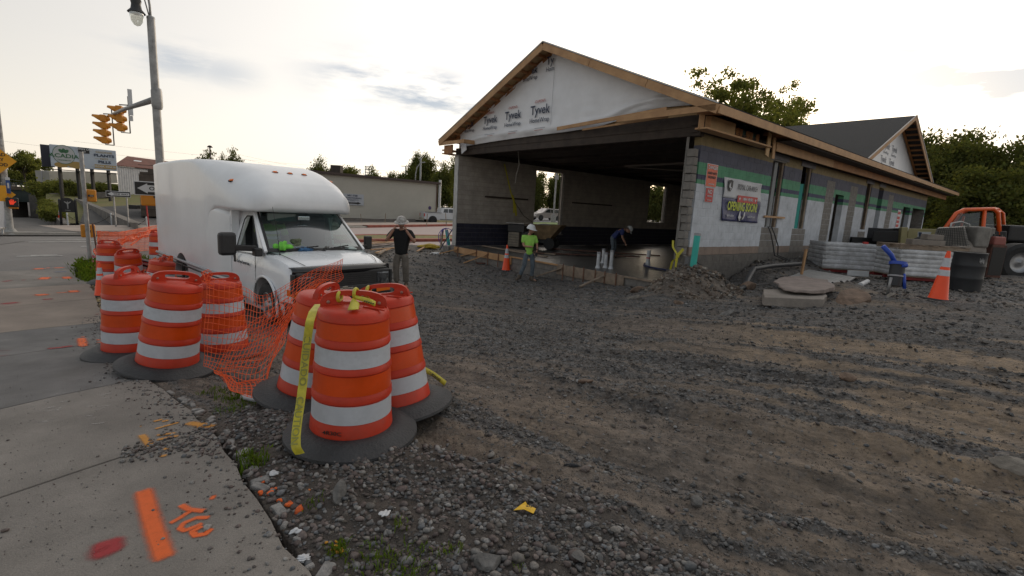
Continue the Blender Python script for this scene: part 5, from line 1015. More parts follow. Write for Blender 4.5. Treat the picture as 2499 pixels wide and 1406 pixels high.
for y in np.linspace(-1.0, 1.0, 21): q = abs(y) ** 3; P.append([(.84 - .22 * q, y, .56), (1.0 - .24 * q, y, .555), (1.02 - .24 * q, y, .50), (1.0 - .22 * q, y, .35), (.86 - .2 * q, y, .33)])
MB().grid(P).build('bumper', M_TRIM, van, True, solid=.02, auto=40)
for y in (-1.0 + .2, ): pass
hd = MB(); hd.tube([(.15, -.80, 1.283), (.38, -.78, 1.252), (.62, -.73, 1.205), (.79, -.66, 1.15)], .005, 4); hd.tube([(.15, .80, 1.283), (.38, .78, 1.252), (.62, .73, 1.205), (.79, .66, 1.15)], .005, 4); hd.build('bonnet_seam', M_TRIM, van)
for x, z0, z1 in ((-.34, .33, 1.24), (-1.425, .33, 1.9)): MB().bar((x, -1.004 if z1 < 1.3 else -.985, z0), (x, -1.0 if z1 < 1.3 else yy(1.24, -1), min(z1, 1.22)), .008, .008).build('door_seam', M_TRIM, van)
MB().box((-1.25, -1.012, 1.10), (.055, .03, .20)).build('door_handle', M_TRIM, van, bevel=.012)
MB().box((-.16, -1.03, 1.29), (.16, .12, .14)).bar((-.22, -1.02, 1.345), (-.30, -1.36, 1.36), .07, .10).build('mirror_arm', M_TRIM, van, bevel=.02)
mm = MB(); mm.box((-.34, -1.43, 1.42), (.16, .26, .38)); mm.build('wing_mirror', M_TRIM, van, bevel=.05)
MB().bar((-.2, .98, 1.33), (-.3, 1.14, 1.34), .05, .07).box((-.36, 1.20, 1.40), (.10, .15, .27)).build('wing_mirror', M_TRIM, van, bevel=.04)
text('door_lettering', 'Roy Bryan Concrete Const.', (-.83, -1.014, 1.01), (1, 0, 0), (0, 0, 1), .055, M_BKT, van, bold=.02, sx=.62); text('door_lettering', 'US DOT 1144236 NY', (-.98, -1.012, .385), (1, 0, 0), (0, 0, 1), .05, M_BKT, van, bold=.02, sx=.8)
MB().box((-.42 + .0, -.99, .33), (.9, .02, .06)).build('sill', M_TRIMG, van)
MB().box((.47, -1.005, .56), (.02, .03, .32)).build('mud_flap', M_TRIMG, van)
# ------------------------------------------------------------------ people
def skin(verts, edges, rad, root=0, sub=2, name='s', mats=None, par=None):
    me = bpy.data.meshes.new(name); me.from_pydata([tuple(v) for v in verts], edges, []); o = bpy.data.objects.new(name, me); COL.objects.link(o)
    md = o.modifiers.new('k', 'SKIN'); md.use_smooth_shade = True; md2 = o.modifiers.new('u', 'SUBSURF'); md2.levels = sub
    for i, r_ in enumerate(rad): r_ = (r_, r_) if np.isscalar(r_) else r_; me.skin_vertices[0].data[i].radius = r_; me.skin_vertices[0].data[i].use_root = (i == root)
    bpy.context.view_layer.update(); dg = bpy.context.evaluated_depsgraph_get(); m2 = bpy.data.meshes.new_from_object(o.evaluated_get(dg)); bpy.data.objects.remove(o)
    m2.materials.clear(); m2.materials.append(mats); ob = bpy.data.objects.new(name, m2); COL.objects.link(ob); m2.polygons.foreach_set('use_smooth', [True] * len(m2.polygons))
    if par is not None: ob.parent = par
    return ob
def chain(pts, rad, name, m, par, sub=1, sq=(1, 1)):
    return skin(pts, [(i, i + 1) for i in range(len(pts) - 1)], [(r_ * sq[0], r_ * sq[1]) for r_ in rad], 0, sub, name, m, par)
M_SKIN = mat('skin', (.36, .19, .13), .55, .08, 12); M_HAIR = mat('dark_hair', (.02, .015, .012), .8)
M_JEAN = mat('jeans_cloth', (.10, .125, .15), .85, .35, 9, .5, 30); M_KHAKI = mat('grey_trousers', (.16, .14, .12), .9, .25, 9, .5, 30); M_BLKS = mat('black_shirt', (.008, .008, .009), .85, .3, 8, .3, 20); M_LIMS = mat('lime_shirt', (.30, .60, .10), .8, .15, 4, .3, 20, stain=.25); M_BOOT = mat('muddy_boots', (.11, .085, .065), .9, .4, 12, .4, 40); M_HATW = mat('white_hard_hat', (.68, .69, .70), .35, .05, 4); M_HATD = mat('stickered_hard_hat', (.52, .52, .50), .45, .3, 22, c2=(.22, .19, .17)); M_GLV = mat('dark_gloves', (.02, .02, .022), .8); M_BLUE = mat('blue_shirt', (.03, .045, .16), .85, .2, 8)
def hand(par, wrist, d, palm_n, thumb, curl=.5, s=1.0, m=M_SKIN):
    """palm and five separate bent fingers"""
    w = Vector(wrist); d = Vector(d).normalized(); n = Vector(palm_n); n = (n - d * n.dot(d)).normalized(); b = d.cross(n) * thumb; k = .085 * s
    vs = [w, w + d * .045 * s, w + d * k]; es = [(0, 1), (1, 2)]; rd = [(.026 * s, .02 * s), (.036 * s, .016 * s), (.036 * s, .013 * s)]
    for i, (off, ln) in enumerate(((.03, .068), (.01, .078), (-.011, .072), (-.031, .056))):
        p = w + d * k * .95 + b * off * s; q = p + (d * math.cos(curl * .5) + n * math.sin(curl * .5)) * ln * .5 * s; r_ = q + (d * math.cos(curl * 1.4) + n * math.sin(curl * 1.4)) * ln * .5 * s
        i0 = len(vs); vs += [p, q, r_]; es += [(2, i0), (i0, i0 + 1), (i0 + 1, i0 + 2)]; rd += [.0095 * s, .0088 * s, .007 * s]
    i0 = len(vs); p = w + d * .03 * s + b * .036 * s; vs += [p, p + (d * .6 + b * .7 + n * .2) * .035 * s, p + (d * 1.0 + b * .7 + n * .5) * .058 * s]; es += [(1, i0), (i0, i0 + 1), (i0 + 1, i0 + 2)]; rd += [.013 * s, .0105 * s, .008 * s]
    return skin(vs, es, rd, 0, 1, 'hand', m, par)
def head(par, c, look, s=1.0, hair=True, tilt=None):
    """skull, jaw, nose, ears, brow, eyes and mouth"""
    bv, bf = ico(3); f = Vector(look).normalized(); u = Vector(tilt or (0, 0, 1)); u = (u - f * u.dot(f)).normalized(); r_ = u.cross(f)   # local: x = face, y = left, z = up
    v = bv * np.array([.095, .075, .115])
    x, y, z = v[:, 0], v[:, 1], v[:, 2]
    v[:, 1] *= np.where(z < -.02, 1 + (z + .02) * 3.2, 1); v[:, 0] += np.where((z < -.03), .012, 0); v[:, 0] -= np.where((x > 0) & (np.abs(z - .02) < .02) & (np.abs(y) > .015), .008, 0)
    v[:, 0] += .022 * np.exp(-((z + .012) / .02) ** 2 - (y / .012) ** 2) * (x > 0) + .007 * np.exp(-((z + .052) / .008) ** 2 - (y / .022) ** 2) * (x > 0) + .006 * np.exp(-((z - .035) / .01) ** 2) * (x > .04)
    M = np.array([f, r_, u]).T; c = np.array(c)
    o = fastmesh('head', v @ M.T * s + c, bf, M_SKIN, None, True); o.parent = par
    e = MB()
    for sy in (-1, 1):
        e.lathe([(.001, -.003), (.018, 0), (.02, .008), (.01, .014), (.001, .014)], 10, c + M @ np.array([-.005, sy * .078, -.005]) * s, (M @ np.array([.7, 0, 0]), M @ np.array([0, 0, 1.4]), M @ np.array([0, sy, 0])))
    e.build('ear', M_SKIN, par, True)
    y_ = MB()
    for sy in (-1, 1): y_.box(c + M @ np.array([.083, sy * .03, .018]) * s, (.01, .022, .008), (M[:, 0], M[:, 1], M[:, 2]))
    y_.build('eye', M_HAIR, par); MB().box(c + M @ np.array([.099, 0, -.053]) * s, (.006, .036, .006), (M[:, 0], M[:, 1], M[:, 2])).build('mouth', mat('lips', (.25, .09, .08), .6) if 'lips' not in bpy.data.materials else bpy.data.materials['lips'], par)
    if hair:
        hv = bv * np.array([.10, .082, .12]) ; k = bf[np.array([(hv[t][:, 2].mean() > -.03 and hv[t][:, 0].mean() < .02) for t in bf])]
        h = fastmesh('hair', hv @ M.T * s + c - np.array(M[:, 0]) * .006, k, M_HAIR, None, True); h.parent = par
    return M
def hardhat(par, c, M, m, s=1.0, full=False):
    ax = (M[:, 0], M[:, 1], M[:, 2]); pr = [(.0, .098), (.03, .097), (.07, .082), (.098, .052), (.112, .015), (.116, -.005), (.121, -.008)]; b = MB().lathe([(r_ * 1.06 * s, z * 1.15 * s) for r_, z in pr], 32, c, (M[:, 0] * 1.12, M[:, 1], M[:, 2]), cap=False)
    P = []
    for i in range(33):
        a = 2 * math.pi * i / 32; k = .05 if full else (.05 * max(0, math.cos(a)) ** 1.2 + .008); r0 = .122; 
        P.append([tuple(c + (M[:, 0] * math.cos(a) * 1.12 + M[:, 1] * math.sin(a)) * q * s + M[:, 2] * z * s) for q, z in ((r0, -.006), (r0 + k, -.018 - (.008 if not full else .012)), (r0 + k, -.024 - (.008 if not full else .012)), (r0 - .004, -.014))])
    b.grid(P); b.bar(c + M[:, 2] * .108 * s + M[:, 0] * .07, c + M[:, 2] * .108 * s - M[:, 0] * .08, .02, .012); b.build('hard_hat', m, par, True, auto=40)
def body_parts(t, J, R_, mats, sleeve=True, boots=True):
    """J: joints in local metres; R_: radii. One continuous body plus clothes over it"""
    names = ['pelvis', 'spine', 'chest', 'neck', 'headb', 'hipL', 'kneeL', 'ankL', 'toeL', 'hipR', 'kneeR', 'ankR', 'toeR', 'shL', 'elL', 'wrL', 'shR', 'elR', 'wrR']
    E = [('pelvis', 'spine'), ('spine', 'chest'), ('chest', 'neck'), ('neck', 'headb'), ('pelvis', 'hipL'), ('hipL', 'kneeL'), ('kneeL', 'ankL'), ('ankL', 'toeL'), ('pelvis', 'hipR'), ('hipR', 'kneeR'), ('kneeR', 'ankR'), ('ankR', 'toeR'), ('chest', 'shL'), ('shL', 'elL'), ('elL', 'wrL'), ('chest', 'shR'), ('shR', 'elR'), ('elR', 'wrR')]
    k = R_; rd = dict(pelvis=(.09 * k, .07 * k), spine=(.09 * k, .07 * k), chest=(.095 * k, .07 * k), neck=.052 * k, headb=.05 * k, hipL=.06 * k, hipR=.06 * k, kneeL=.05 * k, kneeR=.055 * k, ankL=.038 * k, ankR=.038 * k, toeL=.035, toeR=.035, shL=.056 * k, shR=.056 * k, elL=.04 * k, elR=.04 * k, wrL=.027 * k, wrR=.027 * k)
    skin([J[n] for n in names], [(names.index(a), names.index(b)) for a, b in E], [rd[n] for n in names], 0, 2, 'body', M_SKIN, t)
    L3 = lambda a, b, w: tuple(Vector(J[a]) * (1 - w) + Vector(J[b]) * w)
    # shirt: torso with short sleeves
    nm = ['hem', 'spine', 'chest', 'collar', 'shL', 'slL', 'shR', 'slR']; hem = Vector(J['pelvis']) + (Vector(J['pelvis']) - Vector(J['spine'])).normalized() * .09
    pt = [tuple(hem), J['spine'], J['chest'], L3('chest', 'neck', .75), J['shL'], L3('shL', 'elL', .72), J['shR'], L3('shR', 'elR', .72)]
    skin(pt, [(0, 1), (1, 2), (2, 3), (2, 4), (4, 5), (2, 6), (6, 7)], [(.165 * k, .135 * k), (.155 * k, .13 * k), (.17 * k, .135 * k), .07 * k, .078 * k, .07 * k, .078 * k, .07 * k], 1, 2, 'shirt', mats[0], t)
    # trousers
    pt = [J['pelvis'], J['hipL'], J['kneeL'], L3('kneeL', 'ankL', .9), J['hipR'], J['kneeR'], L3('kneeR', 'ankR', .9), tuple(Vector(J['pelvis']) + Vector((0, 0, .08)))]
    skin(pt, [(0, 1), (1, 2), (2, 3), (0, 4), (4, 5), (5, 6), (0, 7)], [(.14 * k, .115 * k), .10 * k, .077 * k, .066 * k, .10 * k, .077 * k, .066 * k, (.14 * k, .115 * k)], 0, 2, 'trousers', mats[1], t)
    for s in 'LR':
        a = Vector(J['ank' + s]); to = Vector(J['toe' + s]); d = (to - a); d.z = 0; d.normalize(); hl = a - d * .06; hl.z = a.z - .05
        skin([tuple(Vector(L3('knee' + s, 'ank' + s, .45 if boots else .8))), J['ank' + s], (hl.x, hl.y, a.z - .055), (a.x + d.x * .1, a.y + d.y * .1, a.z - .06), (a.x + d.x * .19, a.y + d.y * .19, a.z - .068)], [(0, 1), (1, 2), (1, 3), (3, 4)], [.062, .052, .042, .045, (.04, .03)], 1, 2, 'boot', mats[2], t)
# person 1: black shirt, both hands at his ears, facing the camera
p1 = thing('person', 'heavy-set man in black shirt and stickered hard hat, hands raised to his ears', 'person', (-2.87, 12.23, gz(-2.87, 12.23)), 0)
J = dict(pelvis=(0, 0, .93), spine=(0, -.02, 1.12), chest=(0, 0, 1.36), neck=(0, -.01, 1.52), headb=(0, -.03, 1.60), hipL=(-.11, 0, .88), kneeL=(-.12, -.03, .50), ankL=(-.11, .02, .10), toeL=(-.14, -.16, .04), hipR=(.11, 0, .88), kneeR=(.12, -.02, .50), ankR=(.14, .03, .10), toeR=(.17, -.15, .04),
         shL=(-.22, 0, 1.44), elL=(-.36, -.16, 1.20), wrL=(-.15, -.20, 1.51), shR=(.22, 0, 1.44), elR=(.37, -.14, 1.20), wrR=(.15, -.20, 1.51))
body_parts(p1, J, 1.12, (M_BLKS, M_KHAKI, M_BOOT), boots=False)
M_ = head(p1, (0, -.05, 1.66), (0, -1, -.28)); hardhat(p1, np.array((0, -.045, 1.725)), M_, M_HATD, 1.05, True)
hand(p1, (-.15, -.20, 1.51), (.35, .45, .8), (1, .2, 0), 1, .9); hand(p1, (.15, -.20, 1.51), (-.35, .45, .8), (-1, .2, 0), -1, .9)
# person 2: lime shirt, looking right, walking towards the right with gloves
p2 = thing('person', 'worker in lime T-shirt and white hard hat standing by the slab, looking right', 'person', (.44, 14.81, gz(.44, 14.81)), 0)
J = dict(pelvis=(.03, 0, .90), spine=(.02, 0, 1.08), chest=(.0, 0, 1.30), neck=(.0, -.01, 1.47), headb=(.03, -.02, 1.54), hipL=(-.07, 0, .86), kneeL=(-.10, -.04, .50), ankL=(-.24, .05, .12), toeL=(-.32, -.08, .04), hipR=(.12, 0, .86), kneeR=(.16, -.04, .48), ankR=(.14, -.02, .10), toeR=(.30, -.10, .04),
         shL=(-.19, .0, 1.38), elL=(-.16, -.09, 1.10), wrL=(.12, -.22, 1.10), shR=(.19, .02, 1.38), elR=(.26, -.02, 1.10), wrR=(.24, -.18, .93))
body_parts(p2, J, .93, (M_LIMS, M_JEAN, M_BOOT))
M_ = head(p2, (.05, -.04, 1.60), (.95, -.5, -.25)); hardhat(p2, np.array((.045, -.035, 1.655)), M_, M_HATW, 1.0)
hand(p2, (.12, -.22, 1.10), (.9, 0, -.3), (0, 0, -1), 1, .8, 1.1, M_GLV); hand(p2, (.24, -.18, .93), (0, -.1, -1), (-1, 0, 0), 1, .6, 1.15, M_GLV)
MB().lathe([(.128, 0), (.132, .02), (.132, .045), (.128, .06)], 24, (.03, 0, .93), ((1.05, 0, 0), (0, .85, 0), (.04, 0, 1)), cap=False).build('belt', mat('belt', (.06, .035, .025), .7), p2, True)
# person 3: bent worker in blue inside the building
pp = gnd3 = at(1498, 612, 19.6); p3 = thing('person', 'worker in blue shirt and white hard hat bent over the slab inside', 'person', (3.95, 18.9, -.09), 0)
J = dict(pelvis=(-.10, 0, .80), spine=(-.02, -.05, .95), chest=(.14, -.10, 1.10), neck=(.26, -.14, 1.14), headb=(.32, -.16, 1.13), hipL=(-.16, -.06, .76), kneeL=(-.12, -.16, .42), ankL=(-.16, .0, .10), toeL=(-.08, -.15, .04), hipR=(-.06, .08, .76), kneeR=(.0, .02, .42), ankR=(-.06, .14, .10), toeR=(.06, .06, .04),
         shL=(.14, -.26, 1.08), elL=(.17, -.30, .82), wrL=(.30, -.30, .62), shR=(.20, .06, 1.08), elR=(.26, .04, .82), wrR=(.36, -.06, .64))
body_parts(p3, J, .92, (M_BLUE, M_JEAN, M_BOOT)); M_ = head(p3, (.40, -.20, 1.13), (.55, -.2, -.9), tilt=(.8, 0, .6)); hardhat(p3, np.array((.44, -.21, 1.165)), M_, M_HATW)
hand(p3, (.30, -.30, .62), (.3, 0, -1), (1, 0, 0), 1, .8); hand(p3, (.36, -.06, .64), (.2, 0, -1), (1, 0, 0), -1, .8)
# person 4: seated passenger in the van
p4 = thing('person', 'person in yellow-green safety shirt leaning in the passenger seat of the van', 'person', vw(-1.0, -.52, 1.15), RAD(-41))
J = dict(pelvis=(0, 0, .08), spine=(.03, 0, .25), chest=(.10, .02, .45), neck=(.14, .06, .60), headb=(.16, .08, .66), hipL=(.05, .1, .02), kneeL=(.42, .12, .02), ankL=(.45, .12, -.35), toeL=(.58, .12, -.40), hipR=(.05, -.1, .02), kneeR=(.42, -.12, .02), ankR=(.45, -.12, -.35), toeR=(.58, -.12, -.40), shL=(.12, .22, .52), elL=(.25, .26, .28), wrL=(.45, .2, .2), shR=(.10, -.18, .50), elR=(.22, -.22, .24), wrR=(.42, -.2, .16))
body_parts(p4, J, .98, (M_HIVIS, M_JEAN, M_BOOT)); head(p4, (.19, .08, .72), (.9, .4, -.1))
for z in (.32, .42): MB().lathe([(.165, -.02), (.168, .0), (.165, .03)], 24, (.09, .01, z), ((1, 0, 0), (0, 1.1, 0), (.25, 0, 1)), cap=False).build('reflective_strip', mat('silver_strip', (.5, .45, .45), .4) if 'silver_strip' not in bpy.data.materials else bpy.data.materials['silver_strip'], p4, True)
# ------------------------------------------------------------------ trees
def leafmat(name, c, tr=.5):
    m = bpy.data.materials.new(name); m.use_nodes = True; nt = m.node_tree; N = nt.nodes; L = nt.links; N.clear(); o = N.new('ShaderNodeOutputMaterial')
    d = N.new('ShaderNodeBsdfDiffuse'); t = N.new('ShaderNodeBsdfTranslucent'); mx_ = N.new('ShaderNodeMixShader'); mx_.inputs[0].default_value = tr
    va = N.new('ShaderNodeVertexColor'); va.layer_name = 'Col'; q = N.new('ShaderNodeVectorMath'); q.operation = 'MULTIPLY'; L.new(va.outputs[0], q.inputs[0]); q.inputs[1].default_value = c
    q2 = N.new('ShaderNodeVectorMath'); q2.operation = 'MULTIPLY'; L.new(q.outputs[0], q2.inputs[0]); q2.inputs[1].default_value = (1.4, 1.35, .6)
    L.new(q.outputs[0], d.inputs[0]); L.new(q2.outputs[0], t.inputs[0]); L.new(d.outputs[0], mx_.inputs[1]); L.new(t.outputs[0], mx_.inputs[2]); L.new(mx_.outputs[0], o.inputs[0]); return m
M_LEAF = leafmat('leaf_dark', (.082, .102, .046), .42); M_LEAFG = leafmat('leaf_mid', (.13, .16, .07), .55); M_BARK = mat('bark', (.06, .048, .04), .95, .3, 6, .6, 30)
def crown(name, seed, rx, rz, ncl, nleaf, ls, spread, m, shell=.55, flat=0, squash=1):
    rs = np.random.RandomState(seed); c = []
    while len(c) < ncl:
        p = rs.randn(3); p /= np.linalg.norm(p); r_ = shell + (1 - shell) * rs.rand(); p = p * r_ * (1 + .22 * math.sin(p[0] * 4 + seed) * math.cos(p[1] * 3))
        if p[2] < -.75 + flat: continue
        c.append(p * (rx, rx, rz))
    c = np.array(c); w = .5 + rs.rand(ncl); k = rs.choice(ncl, nleaf, p=w / w.sum()); P = c[k] + rs.randn(nleaf, 3) * spread * (1, 1, .62 * squash)
    a = rs.randn(nleaf, 3); a /= np.linalg.norm(a, axis=1)[:, None]; b = rs.randn(nleaf, 3); b -= a * (a * b).sum(1)[:, None]; b /= np.linalg.norm(b, axis=1)[:, None]; s = ls * (.5 + rs.rand(nleaf, 1))
    V = np.stack([P - a * s, P + b * s * .55, P + a * s, P - b * s * .55], 1).reshape(-1, 3); F = np.arange(nleaf * 4).reshape(-1, 4)
    lum = np.clip(.75 + rs.rand(nleaf) * .5, 0, 2) * (.8 + .4 * rs.rand(ncl)[k]); C = np.stack([lum * (1 + .25 * rs.rand(nleaf)), lum, lum * .8, np.ones(nleaf)], 1); C = np.repeat(C, 4, 0)
    return fastmesh(name, V, F, m, C, False), c
def make_tree(name, label, seed, H, rx, rz, zc, m, nleaf, ls, ncl=60, spread=.6, shell=.55, flat=0, group='trees beyond the street', tr=.22):
    t = thing(name, label, 'tree', group=group); o, c = crown('crown', seed, rx, rz, ncl, nleaf, ls, spread, m, shell, flat); o.parent = t; o.location = (0, 0, zc)
    rs = np.random.RandomState(seed + 50); tk = MB(); top = np.array([rs.randn() * .3, rs.randn() * .3, zc - rz * .1]); tk.tube([(0, 0, -.6), (.05, 0, zc * .3), top * (.6, .6, .75), top], [tr * 1.3, tr, tr * .75, tr * .45], 9)
    for q in c[rs.permutation(len(c))[:12]]:
        q = q + (0, 0, zc); s0 = top * (.5, .5, .5 + .45 * rs.rand()); s0[2] = min(s0[2], q[2]); tk.tube([s0, (s0 + q) / 2 + rs.randn(3) * .3 + (0, 0, .3), q], [tr * .4, tr * .22, tr * .07], 6)
    tk.build('trunk', M_BARK, t, True); return t
TG = 'trees beyond the street'
dA = make_tree('tree', 'tallest dark tree right of the beige building with a tuft on top', 31, 10, 4.2, 4.6, 5.2, M_LEAF, 27000, .185, 90, .75, .35, group=TG)
dB = make_tree('tree', 'low dark tree peeping over the van roof at the left', 32, 8, 3.6, 3.2, 4.2, M_LEAF, 15000, .19, 60, .7, .4, group=TG)
um = make_tree('tree', 'wide airy tree with umbrella crown over the railway bridge', 33, 9, 5.4, 2.9, 5.4, M_LEAFG, 7500, .24, 44, .62, .5, .45, group=TG, tr=.2)
sp = make_tree('tree', 'open-crowned tree rising behind the car wash roof', 34, 13, 6.6, 4.6, 9.3, M_LEAFG, 21000, .145, 170, .40, .38, .25, group=TG, tr=.26)
def wid(px, depth): return px * depth / FPX
def tplace(root, pxl, pxr, ptop, depth, label=None, base=None, zr=None, H=None, W=None, first=False, rot=0):
    """stand a tree so that its crown spans pxl..pxr and tops out at ptop at that depth"""
    xm = (pxl + pxr) / 2; p = at(xm, ptop, depth); w = wid(pxr - pxl, depth); sx_ = w / W; g = -.4 if base is None else base; sz_ = (p[2] - g) / H
    if first: root.location = (p[0], p[1], g); root.scale = (sx_, sx_, sz_); root.rotation_euler = (0, 0, rot); return root
    return dup(root, (p[0], p[1], g), (0, 0, rot), label, (sx_, sx_, sz_))
kA = dict(W=9.4, H=10.6); kB = dict(W=8.2, H=8.2); kU = dict(W=11.6, H=8.9); kS = dict(W=14.0, H=14.6)
tplace(dA, 985, 1078, 372, 84, first=True, **kA)
tplace(dA, 1000, 1050, 356, 85, 'slim crown tuft of the tall dark tree behind the thin light pole', rot=1, **kA); tplace(dB, 1050, 1118, 400, 80, 'rounded dark tree close to the left corner of the car wash', rot=2, **kB)
tplace(dB, 1082, 1135, 388, 95, 'lighter tree just left of the car wash eave', rot=4, **kB)
tplace(dB, 462, 545, 374, 100, first=True, **kB); tplace(dB, 540, 596, 368, 105, 'leaning dark tree peeping over the van roof beside the first', rot=2.2, **kB); tplace(dB, 520, 560, 381, 110, 'small tree crown between the two peeping over the van roof', rot=.5, **kB)
tplace(dB, 742, 812, 389, 95, 'dark tree behind the highest right end of the van roof', rot=1.1, **kB); tplace(dA, 812, 905, 399, 92, 'broad dark tree behind the left end of the beige building', rot=2.6, **kA); tplace(dB, 880, 945, 413, 88, 'low tree behind the middle of the beige building roof', rot=3.3, **kB); tplace(dA, 930, 1000, 411, 86, 'bushy tree left of the thin light poles', rot=.7, **kA)
tplace(um, 8, 98, 366, 80, base=-.2, first=True, **kU)
for a, b_, tp, d, lb, r_ in ((1270, 1340, 405, 92, 'tree seen in the left part of the first wall opening', 1), (1330, 1400, 412, 98, 'tree seen right of the pole through the first wall opening', 2), (1395, 1470, 425, 95, 'tree hidden mostly by the car wash left wall', 3), (1560, 1650, 438, 70, 'yellow-green tree seen through the second wall opening', 4), (1470, 1570, 430, 80, 'tree standing beyond the car wash between the openings', 5)):
    tplace(dA if r_ % 2 else dB, a, b_, tp, d, lb, rot=r_, **(kA if r_ % 2 else kB))
tplace(sp, 1610, 1970, 163, 48, base=.2, first=True, **kS)
tplace(sp, 1800, 2010, 205, 54, 'thinner tree behind the open-crowned one over the roof', base=.2, rot=2, **kS)
rt = [(2190, 2400, 292, 44, 'tree nearest the cross gable at the right'), (2290, 2480, 322, 40, 'middle tree of the dense right-hand clump'), (2390, 2580, 318, 37, 'dense tree at the right edge of the frame'), (2330, 2560, 390, 33, 'lower dark tree behind the orange telehandler cab'), (2230, 2380, 400, 50, 'dark tree filling the gap behind the far corner of the car wash')]
for i, (a, b_, tp, d, lb) in enumerate(rt): tplace(dA, a, b_, tp, d, lb, base=.2, rot=i * 1.3, **kA)
for i, (a, b_, tp, d) in enumerate(((2225, 2300, 470, 52), (2290, 2370, 455, 46), (2360, 2440, 470, 44), (2430, 2520, 465, 40), (2500, 2600, 440, 38), (2270, 2340, 500, 60))):
    q = tplace(dB, a, b_, tp, d, 'low shrubby tree in the undergrowth below the right-hand trees', base=-.6, rot=i * 2.1, **kB); q['group'] = 'shrubby trees under the right-hand clump'
# shrubs on the railway bank
shr = thing('shrub', 'dark green shrub on the bank under the billboard', 'shrub', group='shrubs on the railway bank'); o, _ = crown('foliage', 61, 1.9, 1.1, 40, 5200, .13, .34, M_LEAFG, .3); o.parent = shr
first = True
for i in range(30):
    px = 114 + i * 5.7 + random.uniform(-3, 3); py = (472 if i % 3 else 462) - 4 * math.sin((i / 30) * 3.1) + random.uniform(-3, 4); p = at(px, py, 56 + random.uniform(-3, 3)); s_ = random.uniform(.45, .72)
    if first: shr.location = p; first = False
    else: dup(shr, p, (0, 0, random.random() * 6), None, (s_, s_, s_ * random.uniform(.8, 1.3)))
for i in range(9):
    p = at(116 + i * 2.2 + random.uniform(-2, 2), 486 + i * 5.0, 54 - i * 2.6); dup(shr, p, (0, 0, random.random() * 6), 'dark ivy bush spilling over the right side of the underpass', .38)['group'] = 'bushes beside the underpass'
for i in range(14):
    p = at(18 + i * 6.8, 434 + random.uniform(-6, 4), 96); dup(shr, p, (0, 0, random.random() * 6), 'hedge bush behind the bridge railing under the airy tree', (1.2, 1.2, 1.1))['group'] = 'hedge bushes behind the bridge'
# ------------------------------------------------------------------ underpass, bridge, banks
M_BRG = mat('bridge_green_steel', (.018, .03, .027), .7, .3, 4); M_WALLC = mat('old_retaining_concrete', (.17, .15, .13), .9, .35, 1.5, .4, 20, stain=.4)
urd = [[(*(UPS[:2] + UPD * a + np.array([-UPD[1], UPD[0]]) * l), np.interp(a, UPA, UPZ) + .03) for l in np.linspace(-3.6, 3.6, 5)] for a in np.linspace(-1, 400, 120)]
o = MB().grid(urd).build('underpass_road', mat('underpass_asphalt', (.14, .13, .12), .85, .2, .6, .3, 40));  struct(o)
if o.data.polygons[0].normal.z < 0: o.data.flip_normals()
for s_ in (-1, 1):
    P = []
    for a in np.linspace(.5, 60, 24):
        c = UPS[:2] + UPD * a + np.array([-UPD[1], UPD[0]]) * s_ * 3.5; zr = np.interp(a, UPA, UPZ); P.append([(*c, zr - .3), (*c, max(zr + .5, -.15 + (a / 60) * .3 if s_ < 0 else .35)), (*(c + np.array([-UPD[1], UPD[0]]) * s_ * .4), max(zr + .5, -.15 + (a / 60) * .3 if s_ < 0 else .35))])
    tag(MB().grid(P).build('retaining_wall', M_WALLC), 'stained concrete retaining wall on the %s side of the underpass ramp' % ('right' if s_ < 0 else 'left'), 'wall')
# earth banks either side behind the walls, carried up to the railway
def bank(pts, name, m):
    struct(MB().grid([[at(*p) for p in row] for row in pts]).build(name, m, None, True))
bank([[(112, 522, 40), (112, 498, 47), (112, 470, 55), (112, 455, 62), (112, 446, 90)], [(150, 545, 31), (160, 512, 40), (170, 480, 52), (175, 462, 58), (180, 446, 90)], [(215, 545, 32), (235, 505, 46), (240, 482, 54), (245, 462, 58), (250, 448, 90)], [(345, 555, 31), (345, 500, 50), (345, 480, 54), (350, 470, 58), (350, 450, 90)]], 'grass_bank', mat('bank_grass', (.13, .15, .035), .95, .35, .9, .6, 8, c2=(.17, .13, .05)))
bank([[(190, 556, 27), (205, 515, 36), (212, 506, 42)], [(345, 560, 27), (345, 515, 38), (345, 500, 45)]], 'parking_lot', mat('dark_lot', (.06, .055, .052), .9, .3, .5, .3, 20))
tag(MB().grid([[at(112, 472, 54), at(112, 486, 54)], [at(190, 470, 53), at(190, 490, 53)], [at(275, 468, 53), at(275, 480, 53)]]).build('low_wall', M_WALLC, solid=.3), 'long dark concrete wall between the lawn and the railway shrubs', 'wall')
tag(MB().grid([[at(118, 517, 40), at(122, 545, 38)], [at(128, 521, 35), at(138, 562, 32)], [at(150, 545, 30), at(152, 565, 30)]]).build('curved_wall', M_WALLC, solid=.4), 'curved stone end wall right of the underpass entrance', 'wall')
br = thing('railway_bridge', 'dark green steel railway bridge with railing over the sunken road', 'bridge', at(65, 495, 72)); o = np.array(br.location)
def bq(p0, p1, h, name, m, th=.4, par=br, oo=None):
    oo = o if oo is None else oo; a, b_ = p0 - oo, p1 - oo; return MB().bar(a, b_, th, h).build(name, m, par)
bq(at(8, 474, 72), at(118, 478, 72), 2.1, 'girder', M_BRG); bq(at(8, 458, 71.6), at(118, 462, 71.6), .5, 'deck_edge', mat('deck_rust', (.10, .075, .055), .9, .3, 4)); bq(at(8, 479, 76), at(118, 481, 76), 1.5, 'girder', M_BRG, 6)
for y_ in (445, 450): bq(at(12, y_, 71.5), at(118, y_ + 5, 71.5), .10, 'rail', M_BRG, .08)
for i in range(9): a = at(14 + i * 12.5, 444 + i * .55, 71.5); MB().bar(a - o, a - o - V3(0, 0, .9), .12, .12).build('rail_post', M_BRG, br)
